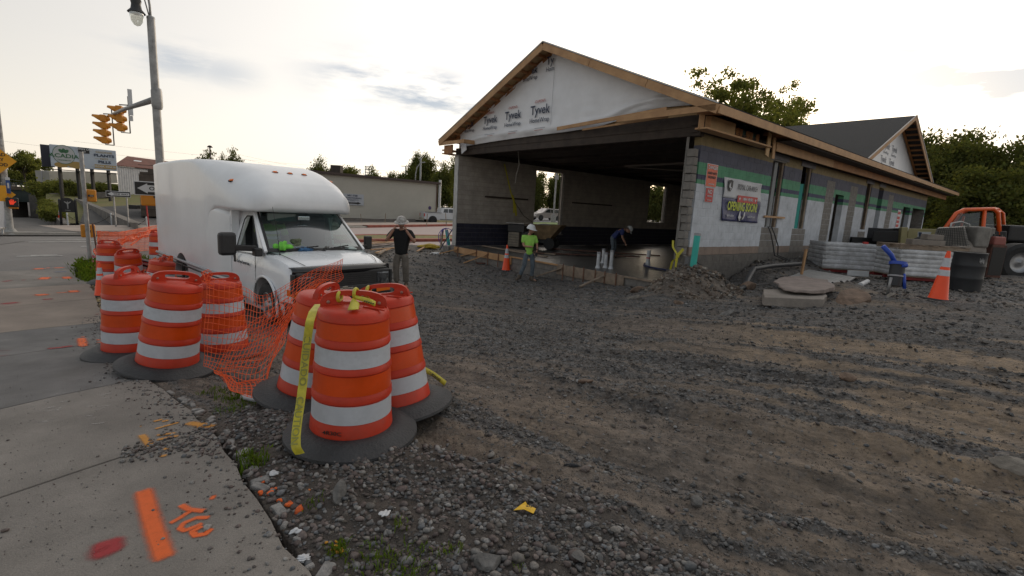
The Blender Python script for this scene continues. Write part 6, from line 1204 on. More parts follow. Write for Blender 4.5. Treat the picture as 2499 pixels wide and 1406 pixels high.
for px in (24, 112): a = at(px, 485, 73); MB().box(a - o - V3(0, 0, 2.2), (1.2, 4, 5.5)).build('abutment', mat('abutment', (.10, .09, .08), .9, .3, 2) if 'abutment' not in bpy.data.materials else bpy.data.materials['abutment'], br)
for px in (52, 57): a = at(px, 480, 76); MB().bar(a - o, a - o - V3(0, 0, 4.5), .3, .3).build('steel_column', mat('red_oxide', (.09, .03, .022), .8) if 'red_oxide' not in bpy.data.materials else bpy.data.materials['red_oxide'], br)
# ------------------------------------------------------------------ signs, poles, signals
M_GALV = mat('galvanised', (.30, .30, .30), .5, .25, 7, .1, 40, metal=.35, stain=.3); M_SIGY = mat('signal_yellow', (.58, .22, .008), .4, .06, 5); M_SBK = mat('sign_black', (.012, .012, .013), .5); M_SWH = mat('sign_face_white', (.55, .56, .57), .5); M_YEL = mat('warning_yellow', (.72, .33, .01), .5)
def col(pb, pt):
    b_ = og_(*pb); d = math.hypot(b_[0], b_[1]); r_ = ray(*pt); t = d / math.hypot(r_[0], r_[1]); return b_, CAM[2] + r_[2] * t
mp_ = V3(-10.40, 14.3, -.5); MAIN = thing('traffic_pole', 'thick grey steel traffic pole with stub arm rising behind the van', 'pole', mp_)
MB().tube([(0, 0, 0), (-.02, 0, 3), (-.05, .02, 6.72)], [.115, .105, .095], 20).build('shaft', M_GALV, MAIN, True, auto=60); MB().lathe([(.10, 0), (.095, .05), (.02, .08), (0, .08)], 20, (-.05, .02, 6.72), cap=False).build('cap', M_GALV, MAIN, True)
def on_pole(py): return np.array([mp_[0], mp_[1], CAM[2] + ray(375, py)[2] * math.hypot(*mp_[:2]) / math.hypot(*ray(375, py)[:2])])
a0 = on_pole(240); MB().lathe([(.115, -.28), (.135, -.2), (.135, .2), (.115, .28)], 20, a0 - mp_).build('clamp', M_GALV, MAIN, True, auto=40); tip = at(256, 287, 23.2); MB().tube([a0 - mp_, (a0 + tip) / 2 + (0, 0, .05) - mp_, tip - mp_], [.09, .065, .045], 12).build('mast_arm', M_GALV, MAIN, True)
sgp = at(318, 250, 19.2); t = thing('street_sign', 'narrow white plate seen nearly edge-on on the mast arm', 'sign', sgp); MB().box((0, 0, 0), (.14, .02, 1.0), (V3(.75, .66, 0), V3(-.66, .75, 0), (0, 0, 1))).build('plate', M_SWH, t); MB().box((0.0, -.02, -.62), (.16, .02, .2)).build('small_plate', M_SWH, t)
def signal(label, px, ptop, pbot, depth, n):
    a = at(px, ptop, depth); b_ = at(px, pbot, depth); H = a[2] - b_[2]; t = thing('traffic_signal', label, 'traffic light', (a[0], a[1], b_[2]), RAD(203), group='signal heads on the mast arm'); h = H / n
    for i in range(n):
        z = h * (i + .5); hb = MB().box((0, 0, z), (.24, .30, h * .95)).build('signal_section', M_SIGY, t, bevel=.04); MB().lathe([(.0, -.25), (.09, -.22), (.135, -.1)], 16, (0, 0, z), ((0, 1, 0), (0, 0, 1), (1, 0, 0)), cap=False).build('back_dome', M_SIGY, t, True)
        MB().lathe([(.12, 0), (.0, .03)], 20, (.10, 0, z), ((0, 1, 0), (0, 0, 1), (1, 0, 0))).build('lens', mat('dark_lens', (.03, .02, .02), .2) if 'dark_lens' not in bpy.data.materials else bpy.data.materials['dark_lens'], t)
        P = [[(.09 + L * q * .72, .135 * math.cos(w), z + .135 * math.sin(w)) for L in np.linspace(0, 1, 4)] for w, q in [(w, .42 - .30 * max(0, -math.sin(w)) ** 1 - (.12 if math.sin(w) < .2 else 0)) for w in np.linspace(-.9, math.pi + .9, 22)]]
        MB().grid(P).build('visor', M_SIGY, t, True, solid=.008)
    MB().tube([(-.32, 0, -.04), (-.32, 0, H + .42)], .025, 8).tube([(-.32, 0, -.03), (0, 0, -.03), (0, 0, .04)], .02, 6).tube([(-.32, 0, H + .06), (0, 0, H + .04)], .025, 6).build('hanger', M_TRIM, t); return t
signal('three-lens amber signal head nearer the pole, visors pointing left', 291, 258, 320, 20.5, 3); signal('four-lens amber signal head at the tip of the mast arm', 252, 280, 350, 22, 4)
lp = at(333, 30, 13.2); t = thing('street_lamp', 'black teardrop street lantern hanging beside the pole top', 'street lamp', lp); MB().lathe([(.03, .60), (.10, .52), (.085, .42), (.13, .30), (.11, .2), (.13, .08), (.20, .0), (.21, -.02)], 24, cap=True).build('hood', M_TRIM, t, True, auto=40); MB().lathe([(.165, -.02), (.16, -.12), (.13, -.24), (.07, -.33), (0, -.36)], 24, cap=False).build('globe', glass('lamp_globe', (.85, .85, .8), .1, 1.2), t, True)
pe = mp_ + V3(-.05, .02, 6.6) - lp; MB().tube([(0, 0, .58), (0, 0, .95), pe * .35 + (0, 0, 1.2), pe * .8 + (0, 0, 1.0), pe * .98 + (0, 0, .45), pe], .03, 8).tube([pe * .1 + (0, 0, .8), pe * .6 + (0, 0, .55), pe * .97 + (0, 0, .05)], .018, 6).build('bracket', M_GALV, t, True)
# thin post with back-to-back pedestrian signals
b_, zt = col((221, 646), (193, 370)); PB = V3(b_[0], b_[1], gz(b_[0], b_[1])); t = thing('sign_post', 'thin grey post standing alone at the weedy kerb left of the drums', 'post', PB); MB().tube([(0, 0, 0), (0, 0, zt - PB[2])], .047, 14).lathe([(.1, 0), (.1, .04)], 14).build('tube', M_GALV, t, True, auto=40)
def zon(P, px, py): r_ = ray(px, py); return CAM[2] + r_[2] * math.hypot(P[0], P[1]) / math.hypot(r_[0], r_[1])
bk = V3(-.63, .78, 0)
for lb, y0, y1, dx in (('upper amber pedestrian signal box behind the thin post', 462, 492, .16), ('lower amber push-button box behind the thin post', 549, 581, .0)):
    z0, z1 = zon(PB, 205, y1), zon(PB, 205, y0); s = thing('pedestrian_signal', lb, 'signal', (PB[0] + bk[0] * .22 + dx, PB[1] + bk[1] * .22, z0)); MB().box((0, 0, (z1 - z0) / 2), (.30 if dx == 0 else .22, .16, z1 - z0), (V3(.78, .63, 0), bk, (0, 0, 1))).build('case', M_SIGY, s, bevel=.03); MB().box(-bk * .12 + (0, 0, (z1 - z0) / 2), (.05, .12, .05)).build('bracket', M_TRIM, s)
# ONE WAY signs
def oneway(label, c, w, h, posts, zb, X=V3(.78, .63, 0)):
    Y = V3(0, 0, 1); n = np.cross(X, Y); t = thing('one_way_sign', label, 'sign', (c[0], c[1], c[2])); MB().box((0, 0, 0), (w, .012, h), (X, -n, Y)).build('sign_border', M_SWH, t, bevel=.01); MB().box(n * .008, (w * .965, .012, h * .88), (X, -n, Y)).build('sign_face', M_SBK, t)
    ar = [(-.44, 0), (-.25, .36), (-.25, .24), (.44, .24), (.44, -.24), (-.25, -.24), (-.25, -.36)]; MB().prism([(a * w, b * h) for a, b in ar], n * .018, X, Y, .004).build('arrow', M_SWH, t); text('lettering', 'ONE WAY', n * .02 + X * .10 * w - Y * .11 * h, X, Y, h * .25, M_SBK, t, bold=.03, sx=1.18, lift=.004)
    for dx in posts: MB().bar(X * dx - n * .04 + V3(0, 0, h * .4), X * dx - n * .04 + V3(0, 0, zb - c[2]), .05, .05).build('sign_post', M_GALV, t)
    return t
oneway('distant black and white ONE WAY sign with left arrow on two posts', at(289, 474, 23), .92, .27, (-.18, .30), -.45)
c = at(392, 462, 14.9); oneway('large ONE WAY sign cut off by the rear corner of the van', c, 1.30, .42, (), -.5)
s = thing('pedestrian_signal', 'amber signal box under the large ONE WAY sign beside the van', 'signal', at(364, 488, 15.0)); MB().box((0, 0, 0), (.42, .25, .36), (V3(.78, .63, 0), bk, (0, 0, 1))).build('case', M_SIGY, s, bevel=.04); MB().box((.4, 0, .1), (.5, .06, .06)).build('bracket', M_TRIM, s)
t = thing('marker_post', 'slim red post under the amber signal box by the van', 'post', at(364, 560, 20)); MB().tube([(0, 0, 0), (-.05, 0, 1.05)], .025, 8).build('tube', mat('red_paint', (.42, .02, .02), .5), t); 
# left-edge pole with its signs
b_, zt = col((27, 574), (4, 340)); EP = V3(b_[0], b_[1], -.5); t = thing('signal_pole', 'weathered pale pole at the left edge carrying warning signs', 'pole', EP); MB().tube([(0, 0, 0), (-.02, 0, 6.5)], [.10, .085], 16).lathe([(.26, 0), (.2, .12), (.12, .25)], 16).build('shaft', mat('peeling_white', (.34, .34, .33), .8, .35, 7, .3, 20, stain=.5), t, True, auto=50)
MB().box((-.30, -.2, zon(EP, 8, 430) - EP[2]), (.42, .3, 1.45)).build('controller_cabinet', mat('cabinet_grey', (.20, .21, .21), .6, .1, 3), t, bevel=.02)
Xs = V3(.72, .69, 0); ns = np.cross(Xs, V3(0, 0, 1))
cD = at(-6, 391, 17.7); t = thing('warning_sign', 'orange diamond road may flood sign cut by the left frame edge', 'sign', cD); hd_ = wid(33, 17.7); MB().prism([(0, hd_), (hd_, 0), (0, -hd_), (-hd_, 0)], (0, 0, 0), Xs, (0, 0, 1), .01).build('plate', M_YEL, t)
for s_, dz in (('ROAD', .16), ('MAY', -.02), ('FLOOD', -.2)): text('lettering', s_, ns * .012 + V3(0, 0, dz), Xs, (0, 0, 1), .11, M_SBK, t, bold=.03, sx=.95)
t = thing('warning_sign', 'orange plate under the diamond sign at the left edge', 'sign', at(2, 472, 17.8)); MB().box((0, 0, 0), (.30, .02, .58), (Xs, -ns, (0, 0, 1))).build('plate', M_YEL, t)
t = thing('street_banner', 'narrow blue and white banner on the left-edge pole', 'banner', at(20, 453, 18.0)); MB().box((0, 0, 0), (.11, .02, .58), (Xs, -ns, (0, 0, 1))).build('cloth', mat('banner_blue', (.03, .08, .25), .6), t); MB().box(V3(0, 0, .25) + ns * .012, (.12, .01, .1), (Xs, -ns, (0, 0, 1))).build('white_end', M_SWH, t); MB().box(ns * .014, (.05, .01, .2), (Xs, -ns, (0, 0, 1))).build('white_mark', M_SWH, t)
t = thing('warning_sign', 'small orange diamond sign beside the banner over the underpass', 'sign', at(25, 475, 18.1)); MB().prism([(0, .15), (.15, 0), (0, -.15), (-.15, 0)], (0, 0, 0), Xs, (0, 0, 1), .01).build('plate', M_YEL, t)
t = thing('pedestrian_signal', 'black pedestrian signal showing a lit red hand at the left edge', 'signal', at(30, 494, 18.0)); MB().box((0, 0, 0), (.34, .2, .34), (Xs, -ns, (0, 0, 1))).build('case', M_SBK, t, bevel=.03)
hm = mat('lit_red_hand', (.8, .05, .02), .5, emit=((1, .06, .02), .35)); hb = MB(); hb.prism([(-.06, -.08), (.03, -.08), (.06, -.02), (.11, .03), (.09, .05), (.05, .02), (.05, .10), (.03, .10), (.02, .03), (.01, .12), (-.01, .12), (-.015, .03), (-.03, .11), (-.045, .11), (-.045, .02), (-.065, .08), (-.08, .07), (-.07, -.02)], ns * .105, Xs, (0, 0, 1), .004); hb.build('hand_symbol', hm, t)
t = thing('push_button_box', 'amber box below the red hand signal at the left edge', 'signal', at(33, 505, 18.2)); MB().box((0, 0, 0), (.26, .1, .14), (Xs, -ns, (0, 0, 1))).build('case', M_SIGY, t, bevel=.01)
tag(MB().grid([[at(-40, 478, 18.5), at(-40, 585, 18.5)], [at(6, 484, 24), at(6, 570, 23.5)], [at(20, 492, 34), at(21, 545, 34)]]).build('parapet_wall', mat('parapet_blue', (.25, .27, .31), .8, .15, 2, .2, 20), solid=.25), 'pale bluish parapet wall behind the left-edge pole', 'wall')
tag(MB().tube([at(-30, 562, 17), at(10, 556, 18)], .03, 8).tube([at(6, 556, 18), at(8, 582, 18)], .03, 8).build('hand_rail', M_GALV, None, True), 'short white pipe rail at the left frame edge', 'rail')
# park sign, chain posts
c = at(168, 532, 29.5); t = thing('park_sign', 'black arched park sign hung between two posts on the lawn', 'sign', c); X = V3(.78, .63, 0)
hw = wid(13.5, 29.5); 
for s_ in (-1, 1): MB().bar(X * hw * s_ * 1.05 + V3(0, 0, -.6), X * hw * s_ * 1.05 + V3(0, 0, 1.05), .09, .09).lathe([(.07, 0), (.05, .06), (.0, .1)], 10, X * hw * s_ * 1.05 + V3(0, 0, 1.05)).build('sign_post', M_SBK, t)
bd = [(-hw * .9, 0), (hw * .9, 0), (hw * .9, .55)] + [(hw * .9 * math.cos(a), .55 + hw * .95 * math.sin(a)) for a in np.linspace(.1, math.pi - .1, 10)] + [(-hw * .9, .55)]
MB().prism(bd, V3(0, 0, .35), X, (0, 0, 1), .05).build('board', M_SBK, t); MB().prism([(-.02, .2), (-.03, .5), (-.16, .62), (-.14, .66), (-.02, .58), (0, .7), (.02, .58), (.14, .66), (.16, .62), (.03, .5), (.02, .2)], V3(0, 0, .35) + np.cross(X, (0, 0, 1)) * .01, X, (0, 0, 1), .004).build('tree_emblem', mat('emblem_grey', (.3, .3, .29), .6), t)
text('lettering', 'PARK', V3(0, 0, .42) + np.cross(X, (0, 0, 1)) * .01, X, (0, 0, 1), .07, M_GALV, t)
cps = [at(167, 560, 26.5), at(273.5, 560, 27), at(360, 572, 25)]
for i, p in enumerate(cps):
    t = thing('chain_post', ['white chain post in front of the park sign', 'white chain post in the dark lot left of the ONE WAY posts', 'chain post hidden beside the rear of the van'][i], 'post', p, group='posts of the chain fence'); MB().tube([(0, 0, -.1), (0, 0, .85)], .035, 8).lathe([(.045, .85), (.03, .9), (0, .92)], 8, cap=False).build('tube', M_SWH, t)
for a, b_ in ((cps[0], cps[1]), (cps[1], cps[2])):
    P = [a + (b_ - a) * s_ + V3(0, 0, .8 - 2.0 * s_ * (1 - s_) * 1.0) for s_ in np.linspace(0, 1, 16)]; tag(MB().tube(P, .012, 5).build('chain', M_DARKW), 'sagging chain from the %s' % ('park sign post to the middle post' if a is cps[0] else 'middle post towards the van'), 'chain')
q = bpy.data.objects['traffic_cone.003']; q.location = at(148, 541, 33)
tag(MB().box((0, 0, 0), (.8, .4, .5)).build('black_box', M_SBK, None, loc=at(327, 508, 40)), 'black rectangular box standing at the corner of the brown building', 'box')
# ------------------------------------------------------------------ billboard
A, B = at(120, 352, 46), at(282, 368, 50); Az, Bz = at(122, 408, 46), at(283, 415.5, 50); X = (B - A); X[2] = 0; W_ = np.linalg.norm(X); X /= W_; zt = (A[2] + B[2]) / 2; zb = (Az[2] + Bz[2]) / 2; H_ = zt - zb; c = V3((A[0] + B[0]) / 2, (A[1] + B[1]) / 2, zb); n = np.cross(X, (0, 0, 1.))
t = thing('billboard', 'pale blue roadside billboard with green leaf emblem above the railway bank', 'billboard', c)
M_BBL = mat('billboard_face', (.42, .47, .54), .5, .05, .8); MB().box((0, 0, H_ / 2), (W_, .25, H_), (X, -n, (0, 0, 1))).build('panel', M_BBL, t, bevel=.05); MB().box(-X * (W_ / 2 + .05) - n * .9 + V3(0, 0, H_ / 2 - .05), (.9, .2, H_), (X, -n, (0, 0, 1))).build('rear_panel', mat('billboard_back', (.03, .03, .045), .7), t)
F_ = lambda a, b, e=.14: X * (a * W_) + V3(0, 0, b * H_) + n * e
def el(a, b, ra, rb, m, e, nm): MB().prism([(ra * math.cos(w), rb * math.sin(w)) for w in np.linspace(0, 2 * math.pi, 29)[:-1]], F_(a, b, e), X, (0, 0, 1), .006).build(nm, m, t)
M_GRN = mat('print_green', (.04, .13, .06), .6); M_GOLD = mat('print_gold', (.35, .23, .07), .6); M_CRM = mat('print_cream', (.42, .43, .44), .6)
el(-.31, .58, .165 * W_, .44 * H_, M_GRN, .14, 'emblem_ring'); el(-.31, .58, .158 * W_, .415 * H_, M_CRM, .15, 'emblem_disc'); el(-.36, .10, .10 * W_, .12 * H_, M_GOLD, .135, 'product_picture'); el(-.14, .14, .13 * W_, .16 * H_, M_GOLD, .134, 'product_picture')
for a_, rot in ((0, 0), (-.045, .7), (.045, -.7)):
    P = [(.28 * math.sin(w) * .5 * math.cos(rot) - (.42 * (1 - math.cos(w)) * .5) * math.sin(rot), .28 * math.sin(w) * .5 * math.sin(rot) + .42 * (1 - math.cos(w)) * .5 * math.cos(rot)) for w in np.linspace(0, 2 * math.pi, 17)[:-1]]; MB().prism(P, F_(-.31 + a_ * .3, .66, .16), X, (0, 0, 1), .006).build('leaf_emblem', M_GRN, t)
def bb(s, a, b, h, m, bold=.02, sx_=1): text('lettering', s, F_(a, b, .165), X, (0, 0, 1), h * H_, m, t, bold=bold, sx=sx_)
bb('ACADIA', -.31, .44, .17, M_GRN, .03, 1.15); bb('CANNABIS CO', -.31, .30, .05, M_GRN)
MB().box(F_(-.01, .86, .15), (.17 * W_, .02, .26 * H_), (X, -n, (0, 0, 1))).build('dark_flag', M_SBK, t); bb('OPEN ON', -.01, .87, .09, M_SWH); bb('420', -.01, .77, .06, M_SWH)
bb('CHOOSE', .30, .81, .085, M_GOLD, .01, 1.3); bb('PLANTS', .30, .64, .115, M_TXT, .05, 1.35); bb('\u2014 NOT \u2014', .30, .50, .085, M_GOLD, .01, 1.2); bb('PILLS', .30, .33, .12, M_TXT, .05, 1.3); MB().box(F_(.31, .17, .15), (.34 * W_, .02, .17 * H_), (X, -n, (0, 0, 1))).build('gold_strip', M_GOLD, t); bb('ORDER ONLINE', .31, .13, .085, M_SWH, .03, 1.15)
MB().box(n * .5 + V3(-.4, 0, -.28), (W_ * 1.05, .9, .06), (X, -n, (0, 0, 1))).build('catwalk', M_SBK, t)
for a_ in (-.38, -.12, .10, .36): MB().bar(F_(a_, 0, -.1), F_(a_, 0, -.1) - V3(0, 0, 3.6), .22, .22).build('support_post', M_SBK, t)
# ------------------------------------------------------------------ buildings behind
t = thing('boxcar_row', 'long pale freight trailer parked on the bank behind the billboard legs', 'trailer', at(185, 432, 68)); a = at(104, 431, 64) - np.array(t.location); b_ = at(270, 434, 72) - np.array(t.location); MB().bar(a, b_, 2.6, 1.5).build('box', mat('trailer_pale', (.32, .31, .28), .6, .1, .6), t)
for w in np.linspace(.12, .95, 8): q = a + (b_ - a) * w; MB().bar(q + (0, -1.35, -.7), q + (0, -1.35, .7), .08, .08).build('rib', M_TRIMG, t)
WA, WB = at(285, 405, 54), at(455, 418, 64); zc_ = WA[2]; X = (WB - WA); X[2] = 0; Lw = np.linalg.norm(X); X /= Lw; Yb = V3(WA[0], WA[1], 0); Yb = Yb / np.linalg.norm(Yb) + X * .22; t = thing('warehouse', 'corrugated warehouse with rusty red roof and white skylights', 'building', (WA[0], WA[1], -.5)); o = np.array(t.location)
M_COR = mat('corrugated_pale', (.33, .345, .37), .6, .12, 2.5, stain=.15); M_RST = mat('rusty_roof', (.13, .045, .03), .85, .3, 1.5)
h = zc_ + .5; mb = MB(); P = []
for i in range(int(Lw / .15)):
    P.append([X * (i * .15) + Yb * (.03 if i % 2 else 0) + V3(0, 0, z) for z in (0, h)])
mb.grid(P); mb.quad((0, 0, 0), Yb * 14, Yb * 14 + V3(0, 0, h), V3(0, 0, h)); mb.quad(X * Lw, X * Lw + Yb * 14, X * Lw + Yb * 14 + V3(0, 0, h), X * Lw + V3(0, 0, h)); mb.build('wall', M_COR, t)
rs0 = V3(0, 0, h) - Yb * .3 - X * .3; rs1 = V3(0, 0, h + 1.45) + Yb * 6.5 + X * .1; rf = MB().grid([[rs0, rs1, V3(0, 0, h) + Yb * 14], [rs0 + X * (Lw + .5), rs1 + X * Lw, V3(0, 0, h) + Yb * 14 + X * Lw]]).build('roof', M_RST, t, solid=.08)
nr_ = np.cross(X, rs1 - rs0); nr_ /= np.linalg.norm(nr_)
for w in (2.1, 5.6, 12): q = rs0 + (rs1 - rs0) * .62 + X * w; MB().box(q + nr_ * .06, (1.1, .9, .05), (X, (rs1 - rs0) / np.linalg.norm(rs1 - rs0), nr_)).build('skylight', M_SWH, t)
for w in np.arange(.6, Lw, 1.2): MB().bar(rs0 + X * w + nr_ * .03, rs1 + X * w + nr_ * .03, .05, .04).build('roof_seam', M_RST, t)
BA = at(338, 425, 33); t = thing('brown_building', 'dark brown masonry building with stepped top half hidden by the van', 'building', (BA[0], BA[1], -.4)); h = BA[2] + .4; X = V3(.80, .6, 0); Y = V3(-.6, .8, 0); M_BRN = mat('brown_masonry', (.085, .068, .055), .9, .25, 3, .5, 20)
MB().box(X * 2.5 + Y * 3 + V3(0, 0, h / 2), (5, 6, h), (X, Y, (0, 0, 1))).build('wall', M_BRN, t)
for i, (w, zz) in enumerate(((.3, .18), (.75, .42), (1.3, .25), (1.9, .4), (2.6, .2))): MB().box(X * w + Y * .4 + V3(0, 0, h + zz / 2), (.45, .8, zz), (X, Y, (0, 0, 1))).build('merlon', M_BRN, t)
MB().tube([Y * -.1 + X * .12 + V3(0, 0, h - .6), Y * -.1 + X * .12 + V3(0, 0, .9)], .07, 8).build('downpipe', M_SWH, t)
for i in range(6): MB().box(X * 2.5 - Y * .01 + V3(0, 0, .5 + i * .6), (5, .03, .03), (X, Y, (0, 0, 1))).build('string_course', M_DARKW, t)
# beige sided building with the automotive sign
A, B = at(700, 421, 45.5), at(1067, 447, 57.5); zt = (at(820, 430, 49.3)[2] + B[2]) / 2; zb = -.35; X = B - A; X[2] = 0; Lw = np.linalg.norm(X); X /= Lw; n = np.cross(X, (0, 0, 1.)); t = thing('sided_building', 'long low beige building clad in horizontal siding across the street', 'building', (A[0], A[1], zb)); H_ = zt - zb; M_SID = mat('beige_siding', (.44, .42, .37), .6, .05, .7)
MB().box(X * Lw / 2 - n * 5.1 + V3(0, 0, H_ / 2), (Lw, 10, H_), (X, -n, (0, 0, 1))).build('wall', M_SID, t); sd = MB(); k = 30
for i in range(k): z0, z1 = H_ * i / k, H_ * (i + 1) / k; sd.add([n * .05 + V3(0, 0, z0), X * Lw + n * .05 + V3(0, 0, z0), X * Lw + n * .01 + V3(0, 0, z1), n * .01 + V3(0, 0, z1), V3(0, 0, z0), X * Lw + V3(0, 0, z0)], [(0, 1, 2, 3), (4, 5, 1, 0)])
stuff(sd.build('siding', M_SID, t)); MB().box(X * Lw / 2 - n * 4.9 + V3(0, 0, H_ + .1), (Lw + .5, 10.6, .22), (X, -n, (0, 0, 1))).build('roof_edge', mat('roof_edge', (.07, .05, .045), .8), t)
MB().bar(X * (Lw - .06) + n * .08, X * (Lw - .06) + n * .08 + V3(0, 0, H_), .12, .12).build('corner_trim', mat('brown_trim', (.12, .07, .05), .7), t); MB().bar(X * (Lw + .35) + n * .1 + V3(0, 0, .0), X * (Lw + .35) + n * .1 + V3(0, 0, H_ + .5), .26, .26).build('downpipe', M_SWH, t)
cS = (at(836, 474, 49.6) + at(884, 500, 50.8)) / 2; u_ = np.dot(cS - A, X) + .05; MB().box(X * u_ + n * .10 + V3(0, 0, cS[2] - zb), (2.55, .05, 1.15), (X, -n, (0, 0, 1))).build('sign_board', mat('sign_bluewhite', (.42, .44, .48), .6), t)
zz = cS[2] - zb
for s_, dz, hh, sx_ in (('MY-TEE', .32, .17, 1.5), ('AUTOMOTIVE SERVICE', .10, .125, 1.15), ('Complete Automotive Repair Shop', -.05, .075, .95), ('585-482-8100', -.17, .07, .95)): text('sign_lettering', s_, X * u_ + n * .14 + V3(0, 0, zz + dz), X, (0, 0, 1), hh, M_TXT, t, bold=.04, sx=sx_ * .93)
MB().prism([(-.9, -.08), (.55, -.08), (.55, -.15), (.95, 0), (.55, .15), (.55, .08), (-.9, .08)], X * u_ + n * .14 + V3(0, 0, zz - .36), X, (0, 0, 1), .01).build('sign_arrow', M_SBK, t); text('sign_lettering', 'Open & Entrance Rear', X * (u_ - .1) + n * .16 + V3(0, 0, zz - .385), X, (0, 0, 1), .05, M_SWH, t, sx=.95)
MB().lathe([(.22, 0), (.0, .03)], 12, X * (Lw - 1.0) + n * .06 + V3(0, 0, 1.45), (X, (0, 0, 1), n)).build('emblem', mat('emblem_purple', (.07, .045, .14), .6), t)
lw = MB().bar(at(760, 540, 44), at(1012, 541, 54), .3, .55).build('low_wall', mat('dark_low_wall', (.15, .135, .125), .9, .2, 2)); tag(lw, 'low dark concrete wall along the foot of the beige building', 'wall')
# stakes and wire mesh along the far side
for i, (px, y0, y1, d, lb) in enumerate(((883, 522, 548, 44, 'leaning fence stake left of the low far wall'), (939, 521, 549, 44, 'upright fence stake in front of the low far wall'), (984, 524, 552, 42, 'leaning fence stake above the hard hat'), (1041, 522, 552, 42, 'fence stake in front of the pickup rear wheel'), (1090, 520, 552, 42, 'fence stake in front of the pickup front door'))):
    tag(MB().tube([at(px + (2 if i % 2 else -3), y0, d), at(px, y1, d)], .035, 6).build('fence_stake', M_LUMG), lb, 'stake')
def wire(name, label, a, b_, sag, r_=.012, n_=24, m=M_SBK): tag(MB().tube([a + (b_ - a) * s_ - V3(0, 0, 4 * sag * s_ * (1 - s_)) for s_ in np.linspace(0, 1, n_)], r_, 4).build(name, m), label, 'wire')
M_WIRE = mat('wire_grey', (.25, .25, .25), .7)
for i, (p, q, lb) in enumerate((((-60, 335, 60), (700, 400, 110), 'utility wire sloping past the billboard top'), ((180, 345, 70), (1250, 430, 120), 'long faint wire crossing above the van roof'), ((560, 372, 80), (1200, 470, 90), 'wire dropping behind the beige building'), ((560, 380, 80), (1200, 480, 90), 'lower wire dropping behind the beige building'), ((-60, 420, 60), (290, 440, 70), 'wire crossing behind the billboard posts'))): wire('utility_wire', lb, at(*p), at(*q), 1.0, .010, m=M_WIRE)
for px, y0, y1, d, r_, lb, arm in ((1027, 385, 520, 80, .14, 'plain thin pole against the tall dark tree', 0), (1015, 395, 520, 78, .09, 'lamp pole with curved arm beside the plain pole', 1), (990, 406, 470, 86, .09, 'short pole with crossbar left of the lamp pole', 2), (512, 356, 392, 90, .12, 'pole with small cap above the left part of the van roof', 3)):
    a, b_ = at(px, y0, d), at(px, y1, d); t = thing('light_pole', lb, 'pole', (a[0], a[1], -.4)); h = a[2] + .4
    mb = MB()
    if arm == 1: mb.tube([(0, 0, 0), (0, 0, h - 2), (.2, 0, h - .9), (.8, 0, h - .1), (1.5, 0, h)], r_, 8)
    else: mb.tube([(0, 0, 0), (0, 0, h)], r_, 8)
    if arm == 2: mb.box((0, 0, h), (1.6, .1, .1))
    if arm == 3: mb.lathe([(.5, -.3), (.3, 0), (0, .1)], 8, (0, 0, h))
    mb.build('shaft', M_GALV if arm < 3 else M_DARKW, t, True)
c = at(900, 418, 90); t = thing('railway_signal', 'white lattice rail signal against the trees over the beige roof', 'signal', c); 
for z in (-.7, -.2, .3, .8): MB().box((0, 0, z), (1.5, .12, .14)).build('crossbar', M_SWH, t)
for x in (-.6, .1, .6): MB().box((x, 0, 0), (.14, .1, 1.9)).build('upright', M_SWH, t)
t = thing('chimney', 'dark square chimney at the left end of the beige roof', 'chimney', at(822, 420, 60)); MB().box((0, 0, -.3), (1.2, 1.0, 2.2)).box((-.9, 0, -.5), (.35, .35, 1.2)).build('stack', M_DARKW, t)
# ------------------------------------------------------------------ vehicles across the street
def car(name, label, cat, loc, rz_, L_c, W_c, prof, glasses, wheels, body, r_w=.38, extra=None):
    """side profile (x forward, z up) swept over the width with tumblehome; wheels, glass, lamps as parts"""
    t = thing(name, label, cat, loc, rz_); vs = []; n_ = len(prof)
    for s in (-1, 1):
        for w, k in ((1.0, 1),): vs += [(x, s * W_c / 2 * (1 - .16 * max(0, (z - 1.0) / .8)), z) for x, z in prof]
    inner = []
    MB().add(vs, [tuple(range(n_))[::-1], tuple(range(n_, 2 * n_))] + [(i, (i + 1) % n_, n_ + (i + 1) % n_, n_ + i) for i in range(n_)]).build('body', body, t, bevel=.05)
    for gl in glasses:
        for s in (-1, 1):
            q = [(x, s * (W_c / 2 * (1 - .16 * max(0, (z - 1.0) / .8)) + .012), z) for x, z in gl]; MB().add(q, [tuple(range(len(q)))[::s]]).build('side_window', M_CGL, t)
    for x in wheels:
        for s in (-1, 1):
            w = MB().lathe([(r_w * .62, -.11), (r_w * .95, -.12), (r_w, -.06), (r_w, .06), (r_w * .95, .12), (r_w * .62, .11)], 24, (x, s * (W_c / 2 - .09), r_w), ((1, 0, 0), (0, 0, 1), (0, -1, 0)), cap=False).build('wheel', M_TYRE, t, True); MB().lathe([(r_w * .62, .09), (r_w * .3, .06), (0, .11)], 16, (x, s * (W_c / 2 - .09), r_w), ((1, 0, 0), (0, 0, 1), (0, s, 0)), cap=False).build('rim', M_HUB, w, True)
            MB().lathe([(r_w * 1.22, 0), (r_w * 1.22, .02)], 24, (x, s * (W_c / 2 - .005), r_w + .03), ((1, 0, 0), (0, 0, 1), (0, s, 0))).build('wheel_arch', M_TRIM, t)
    if extra: extra(t)
    return t
M_CGL = mat('car_glass', (.02, .025, .028), .08, sp=.9); M_CW = mat('car_white', (.62, .63, .65), .3, coat=.5); M_CS = mat('car_champagne', (.30, .27, .25), .3, coat=.5, metal=.3); M_CK = mat('car_black', (.015, .015, .017), .25, coat=.5); M_TL = mat('tail_lamp', (.45, .02, .015), .3)
